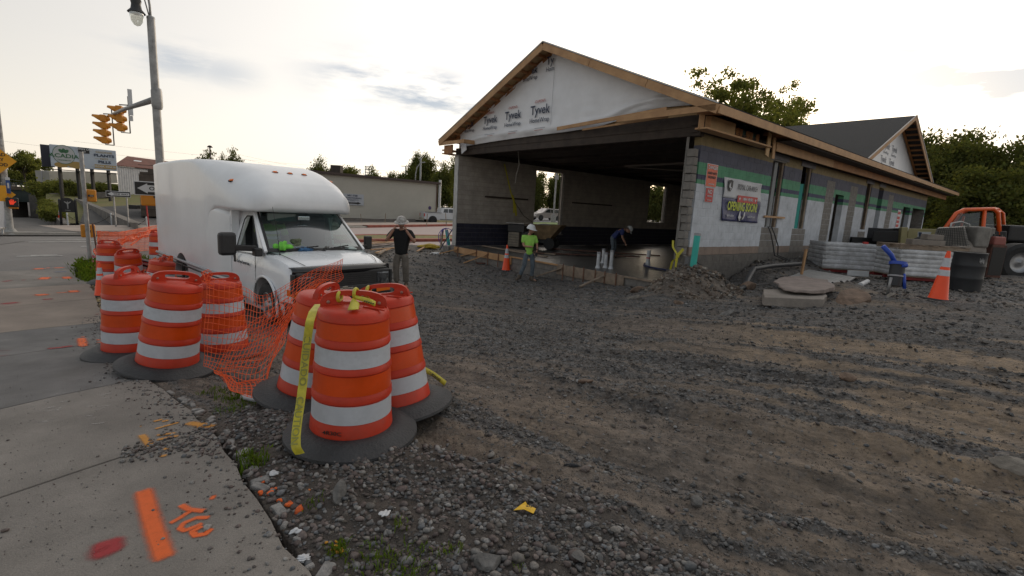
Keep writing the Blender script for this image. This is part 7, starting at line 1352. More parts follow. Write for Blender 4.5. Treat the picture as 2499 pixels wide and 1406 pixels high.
def px_extra(t):
    MB().bb(-2.78, -.85, -.78, .78, 1.02, 1.06).build('bed_floor', M_TRIM, t); MB().box((-2.87, 0, .55), (.2, 1.7, .26)).build('rear_bumper', M_CHR, t, bevel=.03)
    for s in (-1, 1): MB().box((-2.80, s * .93, .98), (.12, .14, .34)).build('tail_lamp', M_TL, t, bevel=.02); MB().box((-1.8, s * .99, 1.29), (1.9, .06, .04)).build('bed_rail', M_TRIM, t)
    MB().add([(-.87, -.66, 1.30), (-.87, .66, 1.30), (-.72, .60, 1.76), (-.72, -.60, 1.76)], [(3, 2, 1, 0)]).build('rear_window', M_CGL, t); MB().box((.55, -1.06, 1.35), (.12, .2, .18)).build('wing_mirror', M_TRIM, t, bevel=.02)
    MB().box((0, -.985, .56), (2.0, .04, .06)).build('side_step', M_TRIM, t)
pk = at(1062, 546, 55.5); d0, d1 = at(1013, 546, 55.5), at(1110, 546, 59.0)
car('pickup_truck', 'white extended-cab pickup parked across the street by the beige building', 'pickup', (pk[0] + 1.2, pk[1] + .3, pk[2] + .0), math.atan2(.42, .9), 5.8, 2.0,
    [(-2.82, .5), (-2.82, 1.28), (-.90, 1.30), (-.74, 1.83), (.55, 1.86), (1.25, 1.36), (2.6, 1.22), (2.85, 1.0), (2.85, .45), (-2.0, .45)], [[(-.62, 1.33), (-.52, 1.72), (-.08, 1.74), (-.08, 1.33)], [(.0, 1.33), (.0, 1.74), (.5, 1.75), (1.05, 1.36)]], (-1.85, 1.75), M_CW, .40, px_extra)
mv = at(1332, 538, 70)
def mv_extra(t):
    MB().add([(1.15, -.7, 1.12), (1.15, .7, 1.12), (.35, .62, 1.62), (.35, -.62, 1.62)], [(0, 1, 2, 3)]).build('windscreen', mat('pale_screen', (.15, .2, .2), .1), t)
    for s in (-1, 1): MB().box((2.25, s * .7, .78), (.12, .3, .18)).build('headlamp', M_LENS, t, bevel=.03); MB().box((.2, s * .55, 1.74), (1.8, .04, .04)).build('roof_rail', M_TRIM, t)
car('minivan', 'champagne minivan parked beyond the street, seen through the first wall opening', 'car', (mv[0], mv[1], mv[2]), math.atan2(-.5, -.86) , 4.9, 1.95, [(-2.35, .4), (-2.4, 1.1), (-2.1, 1.66), (.35, 1.72), (1.25, 1.12), (2.2, .92), (2.4, .6), (2.35, .35)], [[(-2.1, 1.12), (-1.85, 1.55), (-1.05, 1.6), (-1.05, 1.12)], [(-.98, 1.12), (-.98, 1.6), (-.2, 1.62), (-.2, 1.12)], [(-.12, 1.12), (-.12, 1.62), (.3, 1.6), (.95, 1.14)]], (-1.5, 1.5), M_CS, .34, mv_extra)
sv = at(1597, 538, 72)
car('dark_pickup', 'black pickup seen through the far wall opening of the car wash', 'pickup', (sv[0], sv[1], sv[2]), math.atan2(-.35, .93), 5.2, 1.95, [(-2.6, .5), (-2.6, 1.2), (-.8, 1.22), (-.6, 1.75), (.6, 1.78), (1.3, 1.25), (2.5, 1.1), (2.6, .5)], [[(-.5, 1.25), (-.4, 1.66), (.5, 1.68), (1.0, 1.28)]], (-1.7, 1.6), M_CK, .42)
t = thing('light_pole', 'grey light pole with square base seen through the first wall opening', 'pole', at(1350, 541, 58)); MB().tube([(0, 0, 0), (0, 0, 9)], .11, 10).box((0, 0, .35), (.6, .6, .9)).build('shaft', M_GALV, t, True, auto=40); MB().box((.05, -.15, 5.2), (.5, .03, .5)).build('plate', M_GALV, t)
struct(MB().grid([[at(1270, 541, 66) , at(1270, 546, 58)], [at(1650, 548, 60), at(1650, 556, 52)]]).build('lawn_strip', mat('lawn_green', (.10, .16, .03), .95, .3, 2, .5, 20)))
struct(MB().grid([[at(1270, 531, 82), at(1270, 541, 65)], [at(1660, 540, 78), at(1660, 549, 60)]]).build('far_lot', mat('far_lot', (.16, .16, .165), .85, .1, 1)))
t = thing('far_fence', 'grey mesh fence behind the black pickup beyond the far wall opening', 'fence', at(1600, 506, 80)); MB().bar((-9, 0, 0), (9, 0, -.3), .05, .08).build('top_rail', M_GALV, t)
for x in range(-9, 10, 3): MB().bar((x, 0, 0), (x, 0, -2.4), .06, .06).build('fence_post', M_GALV, t)
tag(MB().grid([[at(2235, 528, 50), at(2235, 572, 50)], [at(2330, 532, 44), at(2335, 580, 44)], [at(2520, 545, 42), at(2520, 590, 42)]]).build('panel_fence', mat('grey_fence', (.17, .175, .18), .7, .1, 2), solid=.1), 'plain grey panel fence under the trees beyond the building', 'fence')
struct(MB().grid([[at(1000, 535, 62), at(1000, 548, 50)], [at(1130, 520, 75), at(1130, 545, 56)]]).build('far_verge', M_GRASSY))
# ------------------------------------------------------------------ things on and round the slab
M_PVC = mat('pvc_white', (.55, .56, .58), .4, .08, 6, stain=.1); M_TEAL = mat('sewer_pipe_teal', (.02, .38, .32), .45, .06, 4, stain=.08); M_PUR = mat('purple_tubing', (.10, .07, .38), .5); M_BLU = mat('blue_plastic', (.02, .07, .42), .4, .1, 5); M_YT = mat('tape_yellow', (.50, .44, .035), .45, .18, 30); M_BLKP = mat('black_plastic', (.018, .02, .024), .5, .2, 4, .1, 30, stain=.06); M_RST2 = mat('rusty_steel', (.11, .05, .038), .8, .4, 5, .3, 25); M_CONP = mat('broken_concrete', (.24, .21, .185), .9, .2, 4, .5, 40, stain=.2)
def one(mb, name, m, label, cat, loc=None, group=None, **k): return tag(mb.build(name, m, None, loc=loc, **k), label, cat, group)
def tubeat(name, m, label, cat, pts, r_, n=12, group=None, **k): return one(MB().tube(pts, r_, n), name, m, label, cat, None, group, smooth=True, auto=50, **k)
zs = FL
for i, (u, v, h, lb) in enumerate(((2.66, 15.1, .50, 'leftmost white pipe of the cluster rising from the wet slab'), (2.93, 15.28, .48, 'middle white pipe of the cluster rising from the wet slab'), (3.06, 15.05, .58, 'rightmost and tallest white pipe of the front cluster'), (3.1, 16.7, .50, 'white pipe standing just behind the cluster of three'))):
    t = thing('white_pipe', lb, 'pipe', (u, v, zs)); MB().lathe([(.055, 0), (.055, h), (.0, h)], 16, cap=False).lathe([(.085, 0), (.07, .05), (.056, .09)], 16, cap=False).build('tube', M_PVC, t, True, auto=50); MB().lathe([(.060, h - .05), (.060, h + .01), (.0, h + .012)], 16, cap=False).build('cap', M_TRIMG, t, True, auto=50)
t = thing('white_pipe', 'single white pipe with a red band near the right wall of the slab', 'pipe', (4.62, 16.55, zs)); MB().lathe([(.065, 0), (.065, .55), (.0, .55)], 16, cap=False).lathe([(.10, -.02), (.09, .12), (.07, .16)], 16, cap=False).build('tube', M_PVC, t, True, auto=50); MB().lathe([(.069, .27), (.069, .31)], 16, cap=False).build('red_band', M_RED, t, True)
tubeat('hose', mat('navy_hose', (.02, .03, .10), .5), 'dark blue hose lying on the slab beside the banded pipe', 'hose', [(4.5, 16.5, zs + .1), (4.42, 16.3, zs + .05), (4.6, 15.9, zs + .03), (4.9, 15.3, zs + .04), (5.0, 14.6, zs + .05)], .03, 8)
for i, (a, b_, lb) in enumerate((((-1.35, 20.7), (1.2, 17.4), 'long grey screed board lying at the front edge of the wet slab'), ((.6, 18.6), (5.1, 19.6), 'brown board lying across the slab behind the worker'), ((1.4, 21.3), (6.3, 20.8), 'second brown board lying across the slab farther in'), ((-.5, 19.7), (1.6, 18.5), 'short pale board by the front formwork'))): one(MB().bar((*a, zs + .05), (*b_, zs + .05), .12, .05), 'screed_board', M_LUMG if i % 3 == 0 else M_RST2, lb, 'board')
# concrete buggy and power unit inside the left wall
c = at(1322, 600, 21.5); c[2] = zs; t = thing('concrete_buggy', 'mud-coloured concrete buggy with heaped hopper behind the lime-shirted worker', 'buggy', c, RAD(-20)); M_BG = mat('buggy_mud', (.20, .135, .07), .8, .3, 5, .3, 20)
hp = MB(); hp.add([(-.42, -.4, .45), (.42, -.4, .45), (.42, .4, .45), (-.42, .4, .45), (-.72, -.5, 1.02), (.95, -.5, 1.08), (.95, .5, 1.08), (-.72, .5, 1.02)], [(0, 3, 2, 1), (0, 1, 5, 4), (1, 2, 6, 5), (2, 3, 7, 6), (3, 0, 4, 7)]); hp.build('hopper', M_BG, t, solid=.03)
MB().lathe([(.6, 0), (.4, .08), (.15, .13), (0, .14)], 12, (.1, 0, .98), ((1, 0, 0), (0, .7, 0), (0, 0, 1)), cap=False).build('concrete_load', mat('fresh_concrete', (.17, .165, .16), .7, .2, 8), t, True)
MB().box((0, 0, .36), (1.2, .5, .16)).bar((-.6, 0, .4), (-1.0, 0, .95), .3, .05).build('chassis', M_TRIM, t)
for x in (-.5, .45):
    for s in (-1, 1): MB().lathe([(.25, -.08), (.27, 0), (.25, .08)], 18, (x, s * .38, .27), ((1, 0, 0), (0, 0, 1), (0, -1, 0))).build('wheel', M_TYRE, t, True, auto=40)
c = at(1258, 603, 21.2); c[2] = zs; t = thing('power_unit', 'dark engine unit on a grilled cream housing by the left interior wall', 'machine', c, RAD(-25)); MB().box((0, 0, .38), (.52, .55, .62)).build('housing', mat('cream_panel', (.22, .19, .15), .7, .2, 5), t, bevel=.02); MB().box((.1, 0, .86), (.8, .6, .34)).box((.55, 0, .5), (.4, .5, .5)).build('engine', M_TRIM, t, bevel=.03); MB().box((.05, 0, 1.08), (.85, .7, .03)).build('cover', M_GALV, t)
for k in range(5): MB().box((0, -.285, .14 + k * .11), (.46, .01, .012)).build('louvre', M_TRIM, t)
# caution tape hanging on the walls
def ribbon3(pts, wd, w, n=30):
    pts = [np.array(p, float) for p in pts]; L_c = np.concatenate([[0], np.cumsum([np.linalg.norm(b - a) for a, b in zip(pts[:-1], pts[1:])])]); P = []
    for s in np.linspace(0, L_c[-1], n):
        c = np.array([np.interp(s, L_c, [p[k] for p in pts]) for k in range(3)]); ww = np.array([np.interp(s, L_c, [q[k] for q in wd]) for k in range(3)]) if np.ndim(wd) == 2 else np.array(wd, float); P.append([c - ww * w / 2, c + ww * w * .05 + np.cross(ww, (0, 0, 1)) * w * .08, c + ww * w / 2])
    return MB().grid(P)
iw = lambda v, z: bp(10.38, v, z)
one(ribbon3([iw(2.3, 3.5), iw(2.6, 2.7), iw(2.75, 2.3), iw(2.95, 1.9), iw(3.0, 1.4)], (.8, .5, .1), .07, 24).grid([[iw(2.8, 2.2), iw(2.9, 2.2)], [iw(3.0, 1.7), iw(3.12, 1.72)], [iw(3.1, 1.25), iw(3.2, 1.3)]]), 'caution_tape', M_YT, 'yellow caution tape hanging down the left interior wall', 'tape')
tubeat('cord', M_TRIM, 'black cord continuing the tape down the left interior wall', 'cord', [iw(3.0, 1.9), iw(3.6, 1.3), iw(4.2, 1.0)], .012, 5)
cq = lambda u, v, z: bp(u, v, z)
one(ribbon3([cq(.32, -.05, 1.02), cq(.26, -.12, .85), cq(.05, -.14, .62), cq(.22, -.14, .5), cq(.30, -.1, .10)], DV * .5 - DU * .8, .055, 22).grid([[cq(-.08, -.14, .82), cq(-.02, -.14, .86)], [cq(.06, -.15, .62), cq(.14, -.15, .66)], [cq(.08, -.15, .3), cq(.13, -.15, .3)], [cq(.09, -.14, .0), cq(.12, -.14, .0)]]), 'caution_tape', M_YT, 'yellow caution tape knotted round the broken corner column', 'tape')
tp = at(1702, 574, 11.55); tb = at(1688, 668, 11.6); tubeat('drain_pipe', M_TEAL, 'bright teal drain pipe leaning beside the danger signs at the corner', 'pipe', [tb - (0, 0, .3), tp], .075, 18); tubeat('pipe_collar', M_TRIMG, 'grey collar on top of the teal drain pipe at the corner', 'collar', [tp - (tp - tb) * .02, tp + (tp - tb) * .05], .08, 18)
tubeat('grey_duct', mat('duct_grey', (.13, .13, .135), .7, .2, 5), 'short grey duct standing by the corner column', 'duct', [at(1680, 672, 11.9) - (0, 0, .2), at(1683, 628, 11.9)], .11, 16)
def groundpts(L, lift=.03): return [(q[0], q[1], gz(q[0], q[1]) + lift) for q in (og_(*p) for p in L)]
tubeat('corrugated_pipe', M_BLKP, 'thick black corrugated drain pipe looping along the foot of the side wall', 'pipe', [(4.75, 10.75, .0), (5.05, 10.8, .02), (5.4, 11.1, .1), (5.75, 11.7, .25), (6.3, 12.6, .40), (7.3, 13.6, .42), (9.0, 15.0, .42)], .065, 12)
tubeat('cable', M_BLKP, 'thin black cable curling past the teal pipe to the ground', 'cable', [at(1690, 650, 11.7), at(1700, 640, 11.9), at(1712, 648, 11.8), at(1735, 665, 11.3), at(1760, 700, 10.9), at(1785, 708, 10.8)], .014, 6)
tubeat('cable', M_BLKP, 'second black cable lying over the dark gravel bank', 'cable', groundpts([(1830, 700), (1880, 690), (1920, 665), (1960, 650)], .05), .018, 6)
one(ribbon3([at(1742, 665, 11.2), at(1760, 690, 11.0), at(1772, 704, 10.9), *groundpts([(1795, 716), (1812, 714)], .03)], (.5, .6, .3), .06, 16), 'caution_tape', M_YT, 'strip of yellow tape lying between the spoil heap and the black pipe', 'tape')
one(MB().bar(*groundpts([(1732, 706), (1755, 707)], .04), .05, .03), 'teal_strip', M_TEAL, 'small teal plastic strip at the foot of the block footing', 'scrap')
# left of the building
tubeat('drain_pipe', M_TEAL, 'teal drain pipe stub standing left of the car wash corner', 'pipe', [at(1096, 600, 21.5), at(1090, 562, 21.5)], .075, 14)
one(MB().bar(at(1075, 608, 20.8), at(1081, 562, 20.8), .06, .06), 'wood_stake', M_LUMG, 'wooden stake with purple tubing left of the teal stub', 'stake')
for k, (dx, r_) in enumerate(((0, .26), (.12, .2), (-.02, .34))):
    a = at(1083 + k * 3, 583, 20.9); tubeat('purple_tubing', M_PUR, ['coil', 'second coil', 'wide loose coil'][k] + ' of purple tubing round the wooden stake', 'tubing', [a + V3(r_ * math.cos(w) * (.6 + .2 * k), .1 * math.sin(w * 2), .42 * math.sin(w) + .02 * k) for w in np.linspace(0, 6.0, 22)], .014, 6)
tubeat('brace_rod', M_BLKP, 'black rod propped against the left front corner of the car wash', 'rod', [at(1073, 610, 20.2), at(1113, 545, 21.3)], .025, 8)
for i, (p, q, w) in enumerate((((890, 600), (962, 594), .14), ((895, 608), (985, 602), .2), ((905, 618), (965, 612), .12), ((985, 605), (1012, 606), .1), ((918, 622), (950, 614), .12), ((925, 630), (940, 618), .1), ((1018, 618), (1035, 612), .07), ((985, 618), (1000, 617), .08), ((900, 596), (940, 596), .2))):
    A = og_(*p); B = og_(*q); A[2] = gz(A[0], A[1]) + .07 + .04 * (i % 3); B[2] = gz(B[0], B[1]) + .10 + .05 * (i % 2); tg = one(MB().bar(A, B, w, .04), 'scrap_board', M_LUM if i % 2 == 0 else M_LUMG, ['top pale board of the scrap pile left of the phoning man', 'wide grey board low in the scrap pile', 'narrow board low at the front of the scrap pile', 'small offcut just right of the phoning man', 'skewed board in the middle of the scrap pile', 'short board end poking out by the van bonnet', 'short pale offcut near the yellow bag', 'little offcut at the right foot of the scrap pile', 'rear board at the top of the scrap pile'][i], 'board', None, 'scrap boards on the ground')
q = og_(1050, 611); blob('yellow_bag', (q[0], q[1], gz(q[0], q[1]) + .05), (.5, .25, .12), mat('yellow_bag', (.40, .27, .01), .5, .2, 6), 14, 'crumpled yellow plastic bag on the dirt left of the slab pier', 'bag')
q = og_(1066, 622); blob('white_scrap', (q[0], q[1], gz(q[0], q[1]) + .02), (.22, .12, .05), M_PVC, 15, 'torn white packaging scrap near the yellow bag', 'scrap')
q = og_(1285, 656); t = thing('carton', 'black and white carton on the gravel behind the cone', 'carton', (q[0], q[1] + .35, gz(q[0], q[1] + .35))); MB().box((0, 0, .2), (.55, .3, .10)).build('lid', M_TRIM, t); MB().box((-.02, 0, .08), (.42, .26, .16)).build('box', M_PVC, t)
one(MB().bar(*groundpts([(1162, 645), (1232, 648)], .04), .05, .05), 'rusty_bar', M_RST2, 'rust-coloured bar lying on the gravel left of the cone', 'bar')
# ------------------------------------------------------------------ right-hand clutter
M_WRAP = mat('stretch_wrap', (.60, .61, .64), .22, .22, 3.5, 1.0, 7, coat=.5, c2=(.36, .36, .37)); M_PRED = mat('red_pallet', (.20, .02, .02), .7, .2, 5)
def pallet(label, c, w, d, h, rz_, nl=6):
    t = thing('wrapped_pallet', label, 'pallet', c, rz_, 'plastic-wrapped pallets of sacks'); hh = (h - .14) / nl
    for i in range(nl):
        P = []
        for z, k in ((.0, .982), (.16, .997), (.5, 1.0), (.84, .997), (1.0, .982)):
            P.append([(w / 2 * k * np.sign(math.cos(a)) * abs(math.cos(a)) ** .16 * (1 + .03 * (float(vnoise(a * 3 + i * 7, i * 3.1 + z, 1, 2, 50)) - .5) + .008 * math.sin(9 * a + i)), d / 2 * k * np.sign(math.sin(a)) * abs(math.sin(a)) ** .16 * (1 + .05 * (float(vnoise(a * 3 + i * 5, i * 2.1 + z, 1, 2, 51)) - .5) + .01 * math.sin(7 * a + i * 2)), .14 + (i + z) * hh + .008 * math.sin(3 * a)) for a in np.linspace(0, 2 * math.pi, 73)])
        mb = MB().grid(P); 
        if i == nl - 1: mb.add([P[-1][j] for j in range(72)], [tuple(range(72))])
        o = mb.build('sack_layer', M_WRAP, t, True, auto=70)
        if i == nl - 1: o.data.flip_normals() if o.data.polygons[-1].normal.z < 0 else None
    for y in (-.42, 0, .42): MB().box((0, y * d, .07), (w * .98, .09, .09)).build('runner', M_PRED, t)
    MB().box((0, 0, .125), (w, d, .02)).build('deck', M_LUMG, t); return t
p1_ = at(2080, 668, 15.6); a_p = math.atan2(-.1, 1)
pal1 = pallet('left wrapped pallet of sacks with a red scrap on top', (p1_[0], p1_[1] + .6, gz(p1_[0], p1_[1])), 1.75, 1.15, .98, a_p); one(MB().box((0, 0, 0), (.14, .08, .12)), 'red_scrap', M_RED, 'small red scrap on top of the left wrapped pallet', 'scrap', at(2112, 595, 15.9))
p2_ = at(2275, 692, 13.3); pal2 = pallet('right wrapped pallet of sacks under the empty wooden pallet', (p2_[0], p2_[1] + .6, gz(p2_[0], p2_[1])), 1.75, 1.15, .86, a_p); X = V3(math.cos(a_p), math.sin(a_p), 0); Y = V3(-X[1], X[0], 0); c0 = np.array(pal2.location)
t = thing('wooden_pallet', 'empty weathered wooden pallet lying on the right wrapped pallet', 'pallet', c0 + (0, 0, .87))
for i in range(7): MB().box(X * (-.8 + i * .27) + V3(0, 0, .125), (.13, 1.1, .022), (X, Y, (0, 0, 1))).build('deck_board', M_LUMG, t)
for y in (-.5, 0, .5): MB().box(Y * y + V3(0, 0, .06), (1.75, .05, .10), (X, Y, (0, 0, 1))).build('stringer', M_LUMG, t)
for lb, dx, dy, dz, w in (('long grey block lying on the empty pallet', -.05, -.2, 1.08, .85), ('round-cornered pale block stacked on top of the other block', .1, -.2, 1.24, .42), ('short pale board end on the right of the empty pallet', .75, -.4, 1.02, .3)): one(MB().box((0, 0, 0), (w, .28, .15 if dz > 1.05 else .04), (X, Y, (0, 0, 1))), 'loose_block', M_CONP, lb, 'block', c0 + X * dx + Y * dy + (0, 0, dz), bevel=.012)
one(MB().box((0, 0, .42), (.62, .5, .84)), 'white_sack', M_WRAP, 'pale upright sack squeezed between the two wrapped pallets', 'sack', at(2167, 664, 16.4), bevel=.08)
# telehandler
TX = at(2400, 668, 17.6); tz = g1(TX[0], TX[1]); t = thing('telehandler', 'telehandler with orange cab frame and beige boom behind the pallets', 'telehandler', (TX[0], TX[1], tz), RAD(-8)); to = V3(TX[0], TX[1], tz); Rt = np.array(Matrix.Rotation(RAD(8), 3, 'Z')); LT = lambda p: Rt @ (np.array(p, float) - to)
M_TO = mat('telehandler_orange', (.72, .10, .012), .35, .05, 3, coat=.2); M_TB = mat('telehandler_beige', (.36, .31, .15), .5, .08, 3)
def pz(px, py, d): return LT(at(px, py, d))
fz = 17.4; cabp = [(2290, 578), (2334, 520), (2352, 512), (2424, 510), (2436, 520), (2440, 590)]
MB().tube([pz(px, py, fz) for px, py in cabp], .065, 10).tube([pz(px + 12, py + 1, fz + 1.5) for px, py in cabp], .055, 8).tube([pz(2403, 514, fz), pz(2396, 590, fz)], .06, 8).tube([pz(2334, 520, fz), pz(2346, 521, fz + 1.5)], .05, 8).tube([pz(2432, 516, fz), pz(2440, 517, fz + 1.5)], .05, 8).tube([pz(2352, 528, fz + 1.5), pz(2340, 575, fz + 1.5)], .045, 8).build('cab_frame', M_TO, t, True)
MB().grid([[pz(2352, 511, fz), pz(2362, 512, fz + 1.5)], [pz(2426, 509, fz), pz(2434, 510, fz + 1.5)]]).build('cab_roof', M_TO, t, solid=.05)
gq = MB().add([pz(px, py, fz + .04) for px, py in ((2300, 582), (2338, 524), (2398, 518), (2392, 590))], [(0, 1, 2, 3)]).add([pz(px, py, fz + .04) for px, py in ((2405, 518), (2428, 520), (2434, 590), (2400, 590))], [(0, 1, 2, 3)]); gq.build('cab_glass', M_GLD, t)
MB().box(pz(2372, 585, fz + .9), (.6, .6, .9)).build('seat', M_TRIM, t, bevel=.05); MB().tube([pz(2350, 578, fz + .7), pz(2338, 560, fz + .6)], .03, 6).lathe([(.17, 0), (.17, .03)], 16, pz(2338, 558, fz + .6)).build('steering_column', M_TRIM, t)
MB().box(pz(2400, 622, fz + .8), (3.4, 2.0, .9)).box(pz(2470, 570, fz + .8), (1.3, 1.4, .6)).build('chassis', M_TRIM, t, bevel=.08)
MB().bar(pz(2130, 577, 20.0), pz(2455, 580, 17.4), .42, .46).build('boom', M_TRIM, t, bevel=.04); b0, b1 = pz(2215, 575, 19.0), pz(2292, 577, 18.4); MB().bar(b0, b1, .46, .55).build('boom_cover', M_TB, t, bevel=.02); b2, b3 = pz(2195, 578, 19.1), pz(2211, 578, 19.0); MB().bar(b2, b3, .50, .75).build('boom_collar', M_TB, t, bevel=.02)
bd_ = (b1 - b0) / np.linalg.norm(b1 - b0); bn_ = np.cross(bd_, (0, 0, 1)); bm_ = (b0 + b1) / 2 + bn_ * .24; MB().prism([(-.18, .16), (.22, .16), (.18, -.05), (0, -.2), (-.16, -.05)], bm_, bd_, (0, 0, 1), .01).build('shield_logo', M_SWH, t); MB().prism([(-.16, .14), (-.06, .14), (-.02, -.1), (-.1, -.16)], bm_ + bn_ * .012, bd_, (0, 0, 1), .01).build('logo_stripe', M_TXT, t)
MB().box(pz(2155, 590, 20.2), (.9, .8, 1.1)).box(pz(2110, 590, 20.6), (1.3, .6, .35)).tube([pz(2150, 600, 20), pz(2170, 560, 20), pz(2200, 560, 19.4)], .06, 8).build('carriage', M_TRIM, t, bevel=.03)
for px, py, d in ((2478, 640, 15.9), (2262, 618, 17.2), (2500, 618, 18.6), (2330, 605, 19.6)):
    w = MB().lathe([(.33, -.22), (.52, -.26), (.62, -.2), (.63, 0), (.62, .2), (.52, .26), (.33, .22)], 28, pz(px, py, d), ((1, 0, 0), (0, 0, 1), (0, -1, 0)), cap=False); w = w.build('wheel', M_TYRE, t, True, auto=40); MB().lathe([(.34, .2), (.3, .1), (.12, .12), (0, .2)], 20, pz(px, py, d), ((1, 0, 0), (0, 0, 1), (0, -1, 0)), cap=False).build('rim', M_HUB, w, True)
# mixer with mesh guard, tank and rusty box
t = thing('mortar_mixer', 'mortar mixer under a grey mesh guard standing behind the right pallet', 'mixer', at(2350, 650, 14.6)); o = np.array(t.location); q = lambda px, py, d: at(px, py, d) - o; M_GRD = mat('guard_grey', (.20, .19, .175), .6, .2, 6, metal=.3)
gp = [(2266, 606), (2287, 557), (2352, 554), (2365, 600)]; gd = MB(); F_l = [q(px, py, 14.2) for px, py in gp]; B_l = [q(px + 6, py - 2, 15.2) for px, py in gp]
gd.add(F_l + B_l, [(0, 3, 2, 1), (4, 5, 6, 7), (1, 2, 6, 5), (0, 1, 5, 4), (2, 3, 7, 6)]); gd.build('mesh_guard', M_GRD, t); gr2 = MB()
for s_ in np.linspace(.08, .92, 13): gr2.bar(F_l[0] + (F_l[3] - F_l[0]) * s_ + (0, -.02, 0), F_l[1] + (F_l[2] - F_l[1]) * s_ + (0, -.02, 0), .012, .012)
for s_ in np.linspace(.08, .95, 11): gr2.bar(F_l[0] + (F_l[1] - F_l[0]) * s_ + (0, -.025, 0), F_l[3] + (F_l[2] - F_l[3]) * s_ + (0, -.025, 0), .012, .012)
stuff(gr2.build('mesh_wires', M_TRIM, t)); MB().box(q(2378, 578, 14.6), (.42, .6, .62)).build('side_housing', M_GRD, t, bevel=.05); MB().lathe([(.42, -.5), (.42, .5)], 24, q(2335, 615, 14.8), ((0, 1, 0), (0, 0, 1), (1, 0, 0))).build('drum', M_CONP, t, True, auto=40); MB().tube([q(2318, 560, 14.4), q(2322, 545, 14.5), q(2345, 541, 14.6), q(2365, 548, 14.7), q(2366, 575, 14.6)], .025, 8).build('handle_loop', M_GALV, t, True)
MB().box(q(2398, 585, 14.9), (.3, .4, .75)).build('engine_box', M_GRD, t, bevel=.03)
for k in range(7): MB().box(q(2390, 562 + k * 6, 14.5), (.34, .02, .02)).build('cooling_fin', M_TRIMG, t)
c = at(2410, 676, 14.9); t = thing('fuel_tank', 'faded red tank on a rusty steel box beside the big tyre', 'tank', c); MB().box((0, 0, .5), (.46, .34, 1.0)).build('steel_box', M_RST2, t, bevel=.015); MB().box((0, -.02, 1.12), (.38, .3, .26), top=.9).build('red_tank', mat('faded_red', (.27, .085, .07), .6, .1, 4), t, bevel=.04); MB().box((0, -.18, .5), (.4, .01, .85)).build('dark_panel', M_SBK, t); MB().lathe([(.04, 0), (.04, .07)], 10, (-.1, 0, 1.25)).lathe([(.05, 0), (.05, .06)], 10, (.12, 0, 1.25)).build('filler_cap', M_TRIM, t)
# barrel
BL = og_(2362, 712); c = (BL[0], BL[1] + .12, gz(BL[0], BL[1])); t = thing('barrel', 'black plastic barrel with a worn label behind the tall cone', 'barrel', c); MB().lathe([(.27, 0), (.288, .02), (.29, .28), (.297, .30), (.29, .32), (.29, .56), (.297, .58), (.29, .60), (.285, .82), (.292, .835), (.292, .87), (.27, .875), (.26, .84), (0, .84)], 40, cap=False).build('shell', M_BLKP, t, True, auto=40)
lbp = [[(.2915 * math.sin(a) , -.2915 * math.cos(a), z + .02 * math.sin(a * 30)) for z in (.66, .75)] for a in np.linspace(-.12 - .05, .22, 9)]; MB().grid(lbp).build('worn_label', mat('worn_label', (.4, .4, .4), .7, .5, 30, c2=(.05, .05, .05)), t)
# slabs, grate, stake, sleeve
def flat(name, label, cat, pts, h, m, lift=.0, par=None):
    W0 = [og_(*p) for p in pts]; W = []
    for a, b_ in zip(W0, W0[1:] + W0[:1]): W += [a, a * .62 + b_ * .38 + V3(random.uniform(-.04, .04), random.uniform(-.04, .04), 0), a * .3 + b_ * .7 + V3(random.uniform(-.04, .04), random.uniform(-.04, .04), 0)]
    c = sum(W) / len(W); z = gz(c[0], c[1]) + lift; n = len(W); vs = [(p[0] - c[0], p[1] - c[1], h + (p[2] - c[2]) * .4) for p in W] + [((p[0] - c[0]) * 1.02, (p[1] - c[1]) * 1.02, -.05 if lift < .1 else -.005) for p in W]
    return tag(MB().add(vs, [tuple(range(n)), tuple(range(2 * n - 1, n - 1, -1))] + [((i + 1) % n, i, i + n, (i + 1) % n + n) for i in range(n)]).build(name, m, par, bevel=.012, loc=(c[0], c[1], z)), label, cat)
flat('broken_slab', 'thick broken slab of concrete lying in front of the grate', 'slab', [(1862, 752), (2008, 748), (2012, 728), (1995, 722), (1930, 724), (1860, 728)][::-1], .15, M_CONP)
flat('broken_slab', 'cracked pinkish slab piece resting on the rear of the thick slab', 'slab', [(1884, 716), (1908, 738), (1935, 742), (1990, 738), (2012, 732), (2034, 720), (2016, 704), (1975, 701), (1958, 696), (1905, 703)][::-1], .055, mat('pink_concrete', (.24, .195, .175), .9, .25, 4, .5, 40, stain=.3), .152)
rock('clod', (*(og_(1975, 702)[:2]), gz(*og_(1975, 702)[:2]) + .05), .2, M_ROCKB, 71, 'brown clod between the broken slab and the grate', None, (1.4, .6, .45)); rock('clod', (*(og_(1925, 708)[:2]), gz(*og_(1925, 708)[:2]) + .05), .16, M_ROCKB, 72, 'rough clod at the left foot of the grate', None, (1.2, .7, .5)); rock('clod', (*(og_(2075, 735)[:2]), gz(*og_(2075, 735)[:2]) + .02), .42, M_ROCKB, 73, 'heap of brown earth right of the broken slab', None, (1.2, .8, .42))
gc = [og_(*p) for p in ((1930, 690), (2040, 706), (2082, 684), (1975, 672))]; zc_ = gz(gc[0][0], gc[0][1]) + .12; t = thing('steel_grate', 'steel drain grate on a black frame in front of the wrapped pallet', 'grate', (gc[0][0], gc[0][1], zc_)); g0 = np.array(t.location); gv = [V3(p[0], p[1], zc_ + .06) - g0 for p in gc]; n_ = 13
for i in range(n_ + 1): a = gv[0] + (gv[1] - gv[0]) * i / n_; b_ = gv[3] + (gv[2] - gv[3]) * i / n_; MB().bar(a, b_, .085, .03).build('grate_bar', M_GALV, t)
